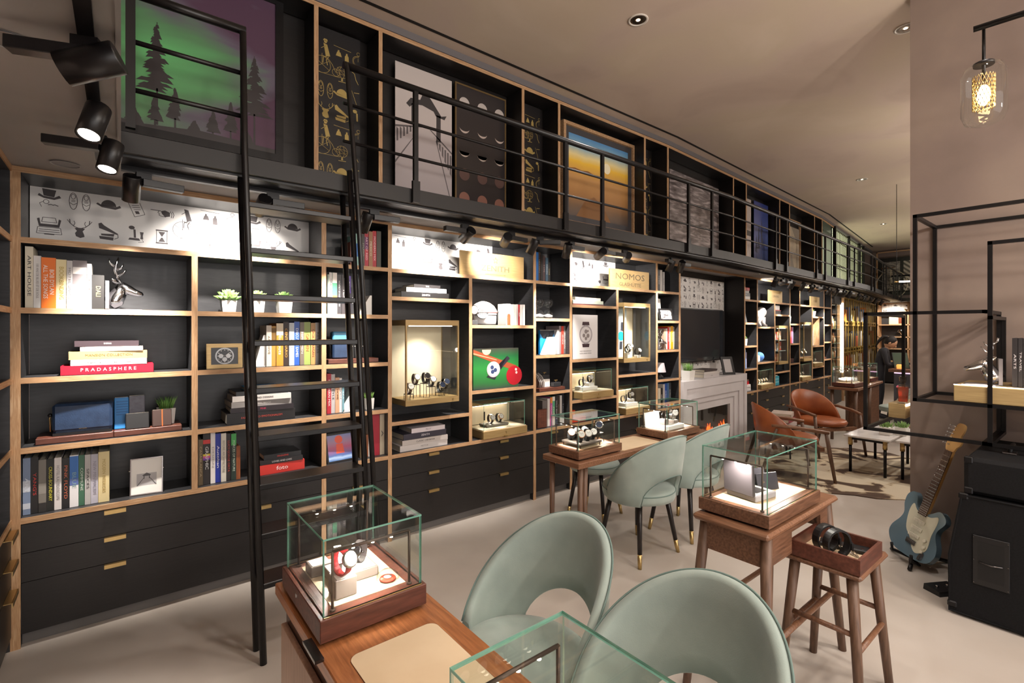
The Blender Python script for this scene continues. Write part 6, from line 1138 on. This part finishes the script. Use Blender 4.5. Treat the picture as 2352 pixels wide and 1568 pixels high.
# ---------------------------------------------------------------- lounge group
def lounge(lab,loc,rz):
    t=thing('lounge_chair',lab,'armchair',loc,rz); W_=.30    # faces +y
    b=M(); rings=[]; n=20
    for i in range(n+1):
        th=-95+190*i/n; c=math.cos(R(th*.92)); d=Vector((math.sin(R(th)),-math.cos(R(th)),0)); zt=.40+.36*max(c,0)**.7; zb=.36; q=[]
        for z,k in ((zb,.012),(zb+(zt-zb)*.5,.016),(zt-.008,.012),(zt,0),(zt-.008,-.012),(zb+(zt-zb)*.5,-.016),(zb,-.012)):
            r=.27+k+.14*max(0,z-.4)*c; q.append((d.x*r*1.05,d.y*r,z))
        rings.append(q)
    b.skin(rings); fixn(b.build('backrest',LEATHER,t))
    b=M(); b.lathe([(.22,.35),(.27,.36),(.285,.39),(.27,.42),(.2,.435),(.01,.44)],(0,.03,0),28); b.build('seat',LEATHER,t); M().tube([(.283*math.cos(2*math.pi*k/28),.03+.283*math.sin(2*math.pi*k/28),.395) for k in range(28)],.004,6,closed=True).build('seat_piping',mat('#8a4724',.4),t)
    M().box(-.28,.28,.24,.28,.31,.35).box(-.27,.27,-.2,-.16,.31,.35).build('seat_rail',WALX,t)
    for s in (-1,1):
        b=M(); b.tube([(s*.33,.36,0),(s*.325,.31,.3),(s*.32,.28,.50)],[.014,.02,.018],10); b.build('front_leg',WALZ,t); b=M(); b.tube([(s*.28,-.33,0),(s*.27,-.24,.3),(s*.29,-.17,.53)],[.013,.018,.015],10); b.build('rear_leg',WALZ,t)
        b=M(); b.tube([(s*.285,-.22,.56),(s*.33,-.05,.56),(s*.345,.15,.535),(s*.32,.30,.51)],[.014,.018,.02,.018],8); b.build('armrest',WALX,t)
    return t
lounge('cognac leather armchair seen from behind the glass case, turned to the marble table',(5.62,2.28,0),R(-140)); lounge('cognac leather armchair facing the camera, with plump round seat',(6.98,2.42,0),R(152))
def mtable(lab,x0,x1,y0,y1,h):
    t=thing('marble_table',lab,'coffee table',((x0+x1)/2,(y0+y1)/2,0)); w=(x1-x0)/2; d=(y1-y0)/2; M().bbox(-w,w,-d,d,h-.02,h,.003).build('marble_top',MARBLE,t)
    for x in (-1,1):
        for y in (-1,1): l=M().cyl((x*(w-.05),y*(d-.05),h-.11),(x*(w-.05),y*(d-.05),0),.014,n=10).build('leg',STEEL,t); M().cyl((x*(w-.05),y*(d-.05),h-.02),(x*(w-.05),y*(d-.05),h-.11),.021,n=10).build('brass_sleeve',BRASS,l)
    for y in (-1,1): M().box(-w+.05,w-.05,y*(d-.05)-.01,y*(d-.05)+.01,h-.05,h-.02).build('rail',STEEL,t)
    for x in (-1,1): M().box(x*(w-.05)-.01,x*(w-.05)+.01,-d+.05,d-.05,h-.05,h-.02).build('rail',STEEL,t)
mtable('square white marble coffee table with brass sleeved black legs',6.17,7.13,1.49,1.90,.41); mtable('second white marble coffee table, cut off by the concrete wall',6.24,7.2,.85,1.46,.41)
for i,x in enumerate((6.5,6.62)):
    t=thing('potted_succulent',['white cube pot of green spiky succulent on the marble table','second white cube pot of spiky succulent beside the wall edge'][i],'plant',(x,1.60-.11*i,.411)); M().bbox(-.055,.055,-.05,.05,0,.085,.003).build('pot',OFFW,t); rr=random.Random(40+i); b=M()
    for k in range(60): a=rr.uniform(0,6.28); r_=rr.uniform(.01,.05); e=rr.uniform(.03,.06); b.tube([(r_*math.cos(a),r_*math.sin(a),.08),(1.35*r_*math.cos(a),1.35*r_*math.sin(a),.08+e*.7),(1.6*r_*math.cos(a),1.6*r_*math.sin(a),.09+e)],[.005,.004,.0006],4)
    b.build('leaves',LEAF,t)['kind']='stuff'
t=thing('side_table','small dark side table carrying books between the armchairs','side table',(6.33,2.62,0)); b=M(); b.lathe([(.2,.36),(.2,.38)],n=24); b.build('top',STEEL,t)
for k in range(3): a=R(120*k); M().cyl((.15*math.cos(a),.15*math.sin(a),.36),(.17*math.cos(a),.17*math.sin(a),0),.01,n=8).build('leg',STEEL,t)
for k,(hh,cc,w_) in enumerate(((.05,'#d8c9c4','pale pink'),(.04,'#9a4a52','dusty red'),(.05,'#c9b9ae','beige'))):
    t=thing('book',f'{w_} book in the stack on the side table between the armchairs','book',(6.33,2.60,.381+.055*k),R(8*k),'books'); M().box(-.15,.15,-.11,.11,0,.003).box(-.15,.15,-.11,.11,hh-.003,hh).box(-.15,.15,-.11,-.107,.003,hh-.003).build('cover',mat(cc,.5),t); M().box(-.147,.147,-.106,.107,.003,hh-.003).build('pages',PAGES,t)
rr=random.Random(3); P=[(6.35+1.15*math.cos(2*math.pi*i/40)*(1+.1*rr.uniform(-1,1)),1.95+.85*math.sin(2*math.pi*i/40)*(1+.12*rr.uniform(-1,1))) for i in range(40)]
b=M(); b.prism(P,.008,(0,0,.0),(1,0,0),(0,1,0)); tag(b.build('cowhide_rug',HIDE),'brown and white cowhide rug under the armchairs and marble tables','rug')
# ---------------------------------------------------------------- far end
t=thing('sales_desk','distant walnut desk with a jewellery case, behind the armchairs','desk',(8.6,2.46,0),R(4)); b=M(); b.bbox(-.75,.8,-.16,.2,.71,.745,.003); b.build('desktop',WALX,t)
for x in (-.70,.1):
    for y in (-.12,.16): M().cyl((x,y,.71),(x,y,0),.025,.02,10).build('leg',WALZ,t)
b=M(); b.bbox(.15,.75,-.12,.16,.0,.71,.003); b.build('pedestal',WAL,t)
case('distant glass display case of sparkling jewellery on the far desk',7.90,8.34,2.30,2.58,.745,.062,1.03,'y',MAHOG,5)
for i in range(3):
    t=thing('jewel_roll',f'jewelled display roll in the distant case, {ORD[i]} from the left','jewellery',(8.0+.11*i,2.44,.8095)); b=M(); b.tube([(0,-.08,.03),(0,.08,.03)],.028,12); b.build('cushion',OFFW,t); b=M(); b.tube([(.03*math.cos(R(a)),-.02+.04*(i%2),.03+.03*math.sin(R(a))) for a in range(0,360,20)],.005,6,closed=True); b.build('bracelet',BRASS,t)
t=thing('brass_column_box','ribbed brass box standing between the two distant glass cases','box',(8.70,2.42,.746)); M().bbox(-.07,.07,-.06,.06,0,.24,.003).build('box',CHAMP,t)
for k in range(6): M().box(-.062+.022*k,-.052+.022*k,-.064,-.059,.005,.235).build('rib',BRASS,t)
case('second distant glass display case at the end of the far desk',8.98,9.34,2.40,2.66,.745,.062,1.03,'y',MAHOG,5)
watch((9.15,2.52,.8095),'watch inside the second distant glass case',STRAPB,BRASS,DIAL,0,1.4)
# lit glass cabinet, light strip, brass lattice screen along the last wall stretch
def cw(s,o,z): return W('C',s,o,z)
t=thing('glass_cabinet','tall lit glass cabinet of bottles before the brass lattice','display cabinet',cw(.02,0,0),RZ('C'))
M().box(0,.95,.27,.29,.1,2.33).build('back_panel',mat('#8f8440',.4),t); M().box(0,.95,.0,.29,.0,.62).build('base',BLK,t); M().box(0,.95,.0,.29,2.1,2.345).build('top_box',FASC,t)
for x in (0,.45,.94): M().box(x,x+.012,0,.012,.62,2.1).build('mullion',STEEL,t)
b=M(); pane(b,.012,.94,.003,.008,.62,2.1); b.build('front_pane',[GLASS,GEDGE],t)
for z in (.66,.96,1.26,1.56): M().box(.012,.94,.02,.27,z,z+.012).build('glass_shelf',mat('#a9b8a0',.15),t)
M().box(1.00,1.055,-.02,.03,.62,2.14).build('light_strip',mat('#fff6e4',.5,0,5),t); M().box(1.055,1.12,-.02,.1,.0,2.3).build('end_post',PLYZ,t)
lamp('AREA',cw(.5,.14,2.08),10,(1,.9,.7),cw(.5,.14,0),.6,sy=.2)
bc=[('#d8c9a0','pale'),('#c8742e','amber'),('#e8e4dc','white'),('#b8a050','golden'),('#d9d4c4','cream')]
for r_ in range(4):
    for k in range(7):
        h=.12+.05*((k*3+r_)%4); c_,wn=bc[(k+r_)%5]; t=thing('bottle',f'small {wn} bottle or carton, {ORD[k]} from the left, {["lowest","second","third","top"][r_]} lit cabinet shelf','bottle',cw(.09+.125*k,.10,.673+.30*r_),RZ('C'),'bottles in the lit glass cabinet')
        if (k+r_)%3==0: M().bbox(-.035,.035,-.03,.03,0,h,.004).build('carton',mat(c_,.4),t)
        else: b=M(); b.lathe([(.03,0),(.033,h*.55),(.012,h*.72),(.011,h)],n=10); b.build('body',mat(c_,.25),t)
t=thing('lattice_screen','tall brass lattice screen of upright and cross bars holding books','screen',cw(1.14,.0,0),RZ('C'))
GW=noisy('brass_lattice',[(.3,'#8f7436'),(.7,'#b3964e')],(1,1,1),3,4,.4,metal=.5)
rr=random.Random(12); 
M().box(0,4.5,.12,.14,0,2.3).build('back_panel',mat('#6a5834',.5),t)
x=0; rows=[.62,1.13,1.74,2.27]
for k in range(16):
    x=.30*k; M().box(x,x+.022,0,.014,rr.choice([.0,.62]),2.28).build('upright_bar',GW,t)
for z in rows+[1.66,1.05]: M().box(0,4.5,-.004,.10,z-.015,z+.015).build('crossbar',GW,t)
for k in range(26): b=M(); b.box(.05+.172*k,.05+.172*k+.07,-.01,.0,1.66,1.76) if k%2 else b.box(.05+.172*k,.05+.172*k+.05,-.01,0,.98,1.16); b.build('plate',GW,t)
cols=['#7a2a24','#d8d2c8','#2a2d33','#c86a2a','#4a6a9a','#b8a878','#3a2a24','#8d8a86']; cn=['dark red','white','black','orange','blue','tan','brown','grey']
for r_,z in enumerate((.636,1.146,1.756)):
    for k in range(14):
        q=rr.randrange(8); t=thing('book',f'{cn[q]} book behind the brass lattice, {["low","middle","high"][r_]} tier, number {k+1} from its left','book',cw(1.20+.31*k,.015,z),RZ('C'),'books behind the brass lattice'); upbook(t,(.10+.04*(k%3)),.26+.06*((k+r_)%3),.09,cols[q])
# back wall shelves, bar, person
t=thing('shelving_unit','shelf unit on the far end wall behind the woman','shelf unit',(17.3,4.47,0),R(-90)); 
for x in (0,.70,1.15,1.85): M().box(x,x+.03,0,.30,0,2.32).build('upright',PLYZ,t)
for z in (.66,1.02,1.36,1.71,2.05,2.345): M().box(0,1.88,0,.30,z-.028,z).build('shelf',PLYX,t)
M().box(0,1.88,.3,.31,0,2.345).build('back_panel',BLKIN,t); M().box(.03,1.85,.0,.02,.05,.63).build('doors',BLK,t); wallpaper(t,.04,.69,2.06,2.31,.28)
lamp('SPOT',(16.7,4.1,2.28),60,(1,.9,.78),(17.3,4.12,1.8),.02,80,.5); lamp('SPOT',(16.3,3.3,2.28),40,(1,.9,.78),(17.3,3.3,1.4),.02,80,.5)
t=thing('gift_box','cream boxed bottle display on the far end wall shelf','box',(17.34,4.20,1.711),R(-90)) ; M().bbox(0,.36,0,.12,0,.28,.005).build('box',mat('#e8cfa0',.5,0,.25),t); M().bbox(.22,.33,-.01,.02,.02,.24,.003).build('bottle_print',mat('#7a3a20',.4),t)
t=thing('book_stack','stack of cream books on the upper far shelf','book',(17.34,4.2,2.051)) ; 
for k in range(3): M().bbox(0,.2,-.40+.02*k,.0,.035*k,.035*k+.033,.003).build('volume',mat(['#e0cfae','#d8c49a','#e8dcc4'][k],.6),t)
t=thing('silver_cup','silver trophy cup on the far shelf behind the woman','cup',(17.42,3.92,1.361)); b=M(); b.lathe([(.05,0),(.02,.03),(.02,.06),(.06,.12),(.07,.2)],n=16); b.build('cup',CHROME,t); M().tube([(0,.06,.12),(0,.1,.15),(0,.065,.19)],.008,6).build('handle',CHROME,t)
# balcony at the far end
P_=thing('framed_picture','far striped photograph in two panes on the end balcony wall','picture',(17.50,4.40,2.68),R(-90)); M().box(0,.42,0,.01,0,.85).build('left_print',noisy('stripe_print_a',[(.4,'#5d5853'),(.6,'#a09a90')],(1,1,5),3,4,.4,coords='Generated'),P_)
m,tn,bs=newmat('stripe_print'); wv=N(tn,'ShaderNodeTexWave',Scale=2.2,Distortion=.3); mp=N(tn,'ShaderNodeMapping'); mp.inputs['Rotation'].default_value=(0,R(68),0); tc=N(tn,'ShaderNodeTexCoord'); tn.links.new(tc.outputs['Generated'],mp.inputs[0]); tn.links.new(mp.outputs[0],wv.inputs['Vector']); rp=ramp(tn,wv.outputs[0],[(.4,'#5a554f'),(.55,'#b5ad9f')]); tn.links.new(rp.outputs[0],bs.inputs['Base Color'])
M().box(.50,.9,0,.01,0,.85).build('right_print',m,P_); M().box(-.12,1.0,.012,.03,-.12,.97).build('mount',BLK,P_)
for x in (-.14,1.02): M().box(x,x+.03,-.02,.03,-.26,1.16).build('upright',PLYZ,P_)
M().box(-.14,1.9,-.02,.03,1.13,1.16).build('top_edge',PLYX,P_)
t=thing('penny_farthing','old penny-farthing bicycle standing on the far balcony','bicycle',(16.95,4.05,2.425),R(75))
for cx,r_,nm in ((0,.40,'front_wheel'),(.52,.13,'rear_wheel')):
    w_=M().tube([(cx+r_*math.cos(R(a)),0,r_+r_*math.sin(R(a))) for a in range(0,360,12)],.012,6,closed=True).build(nm,mat('#b8ad98',.4,.4),t); b=M()
    for a in range(0,360,24): b.cyl((cx,0,r_),(cx+r_*math.cos(R(a)),0,r_+r_*math.sin(R(a))),.003,n=4)
    b.build('spokes',mat('#b8ad98',.4,.4),w_)
M().tube([(0,.02,.4),(0,.02,.86),(.15,.02,.84),(.4,.02,.5),(.52,.02,.13)],.014,6).build('backbone',mat('#c9bfa8',.4,.4),t); M().tube([(.02,-.22,.92),(0,0,.88),(.02,.22,.92)],.01,6).build('handlebar',mat('#7a5a30',.5),t); M().bbox(.06,.24,-.06,.06,.86,.90,.01).build('saddle',mat('#5a3a24',.5),t)
t=thing('tube_lamp','glowing brass tube lamp hanging near the far balcony','pendant lamp',(9.7,2.22,2.32),R(-70)); M().cyl((0,0,0),(.16,0,0),.012,n=10).build('glowing_tube',LED,t); M().cyl((-.06,0,0),(0,0,0),.013,n=10).build('end_cap',BRASS,t); M().cyl((-.03,0,0),(-.03,0,1.56),.004,n=6).build('stem',STEEL,t)
t=thing('bar_counter','dark bar counter with a wooden top and a pink glow under it','counter',(10.05,2.10,0),0); b=M(); b.bbox(0,.6,-1.6,.27,.0,.85,.005); b.build('front',noisy('dark_stone',[(.3,'#3c3a40'),(.7,'#4c4a50')],(1,1,1),6,6,.6),t); b=M(); b.bbox(-.06,.66,-1.6,.33,.85,.90,.004); b.build('worktop',WAL,t); M().box(-.02,-.005,-1.55,.26,.83,.848).build('light_strip',mat('#e8b8d8',.5,0,1.5),t)
for i,(y,s_) in enumerate(((2.12,1),(1.85,.8))):
    t=thing('tablet_screen',['tilted tablet screen on the bar counter before the woman','second tilted tablet screen farther along the bar'][i],'screen',(10.25,y+.18,.901),R(-60)); X=Matrix.Rotation(R(-28),4,'X'); M().bbox(-.11*s_,.11*s_,0,.012,0,.30*s_,.003,X=X).build('casing',STRAPK,t); M().box(-.1*s_,.1*s_,-.001,0,.012,.29*s_,X=X).build('display',mat('#4a5a4c',.2),t); M().box(-.05,.05,.0,.14*s_,0,.006).build('foot',STRAPK,t)
t=thing('amber_candle','small glowing amber candle glass on the bar counter','candle',(10.2,2.33,.901)); b=M(); b.lathe([(.035,0),(.04,.05),(.03,.07)],n=12); b.build('glass',mat('#ff9a4a',.3,0,1.2),t); M().cyl((0,0,.02),(0,0,.06),.012,n=8).build('wick',OFFW,t)
# the woman behind the bar
t=thing('person','woman in a dark jacket with a ponytail bowing over the bar counter','person',(10.40,2.66,0),R(-170)); t.scale=(.95,.95,.95)
def skinfig(name,pts,edges,rad,m,root=0):
    me=bpy.data.meshes.new(name); me.from_pydata(pts,edges,[]); o=bpy.data.objects.new(name,me); COL.objects.link(o); o.parent=t; me.materials.append(m)
    sk=o.modifiers.new('skin','SKIN'); sb=o.modifiers.new('sub','SUBSURF'); sb.levels=sb.render_levels=2
    if not me.skin_vertices: 
        me.attributes.new('x','FLOAT','POINT') if False else None
    for v,r_ in zip(me.skin_vertices[0].data,rad): v.radius=(r_,r_) if not isinstance(r_,tuple) else r_
    for i,v in enumerate(me.skin_vertices[0].data): v.use_root=(i==root)
    return o
CL=mat('#26262c',.8); SK=mat('#d8a886',.6); HR=mat('#1c1412',.6)
# local: faces +y
PT=[(0,0,.88),(0,.01,1.02),(0,.05,1.18),(0,.09,1.27),(.16,.08,1.25),(.2,.13,1.0),(.14,.32,.99),(-.16,.08,1.25),(-.2,.13,1.0),(-.14,.32,.99),(.085,0,.82),(.085,.02,.47),(.08,-.02,.06),(.08,.12,.03),(-.085,0,.82),(-.085,.02,.47),(-.08,-.02,.06),(-.08,.12,.03)]
ED=[(0,1),(1,2),(2,3),(3,4),(4,5),(5,6),(3,7),(7,8),(8,9),(0,10),(10,11),(11,12),(12,13),(0,14),(14,15),(15,16),(16,17)]
RD=[(.145,.1),(.12,.09),(.14,.1),(.07,.06),.055,.042,.03,.055,.042,.03,.085,.06,.04,.03,.085,.06,.04,.03]
skinfig('body',PT,ED,RD,CL)
b=M(); b.tube([(0,.09,1.25),(0,.13,1.33)],[.042,.04],12); b.build('neck',SK,t)
X=Matrix.Translation((0,.17,1.395))@Matrix.Rotation(R(-38),4,'X'); b=M(); b.ball((0,0,0),(.072,.09,.108),18,14,X=X); hd=b.build('head',SK,t)
b=M(); b.ball((0,-.018,.018),(.079,.092,.105),18,12,X=X); hr=b.build('hair',HR,t); b=M(); b.tube([tuple(X@Vector(p)) for p in ((0,-.1,.06),(0,-.15,.03),(0,-.16,-.08),(0,-.13,-.2))],[.025,.032,.026,.006],8); b.build('ponytail',HR,t)
b=M(); b.tube([tuple(X@Vector(p)) for p in ((0,.085,.01),(0,.107,-.02),(0,.088,-.03))],[.008,.012,.006],6); b.build('nose',SK,t)
for s in (-1,1):
    b=M(); b.ball((s*.028,.08,.012),(.011,.008,.006),8,6,X=X); b.build('eye',mat('#2a1c18',.3),t); b=M(); b.ball((s*.073,-.005,-.01),(.01,.018,.027),8,6,X=X); b.build('ear',SK,t)
    hp=Vector((s*.13,.33,.985)); b=M(); b.tube([tuple(hp-Vector((0,.03,0))),tuple(hp+Vector((0,.02,0))),tuple(hp+Vector((0,.07,0)))],[.022,.034,.03],8); b.build('hand',SK,t)
    for k in range(4): b=M(); q=hp+Vector((-.025+.0165*k,.065,0)); b.tube([tuple(q),tuple(q+Vector((0,.035,.004))),tuple(q+Vector((0,.06+.008*(k in (1,2)),-.01)))],[.0085,.008,.006],6); b.build('finger',SK,t)
    b=M(); q=hp+Vector((-s*.028,.01,0)); b.tube([tuple(q),tuple(q+Vector((-s*.025,.03,.0))),tuple(q+Vector((-s*.028,.052,-.006)))],[.01,.009,.007],6); b.build('thumb',SK,t)
b=M(); b.tube([tuple(X@Vector(p)) for p in ((-.022,.083,-.055),(0,.09,-.054),(.022,.083,-.055))],.005,6); b.build('mouth',mat('#a85c50',.5),t)
bake_texts()
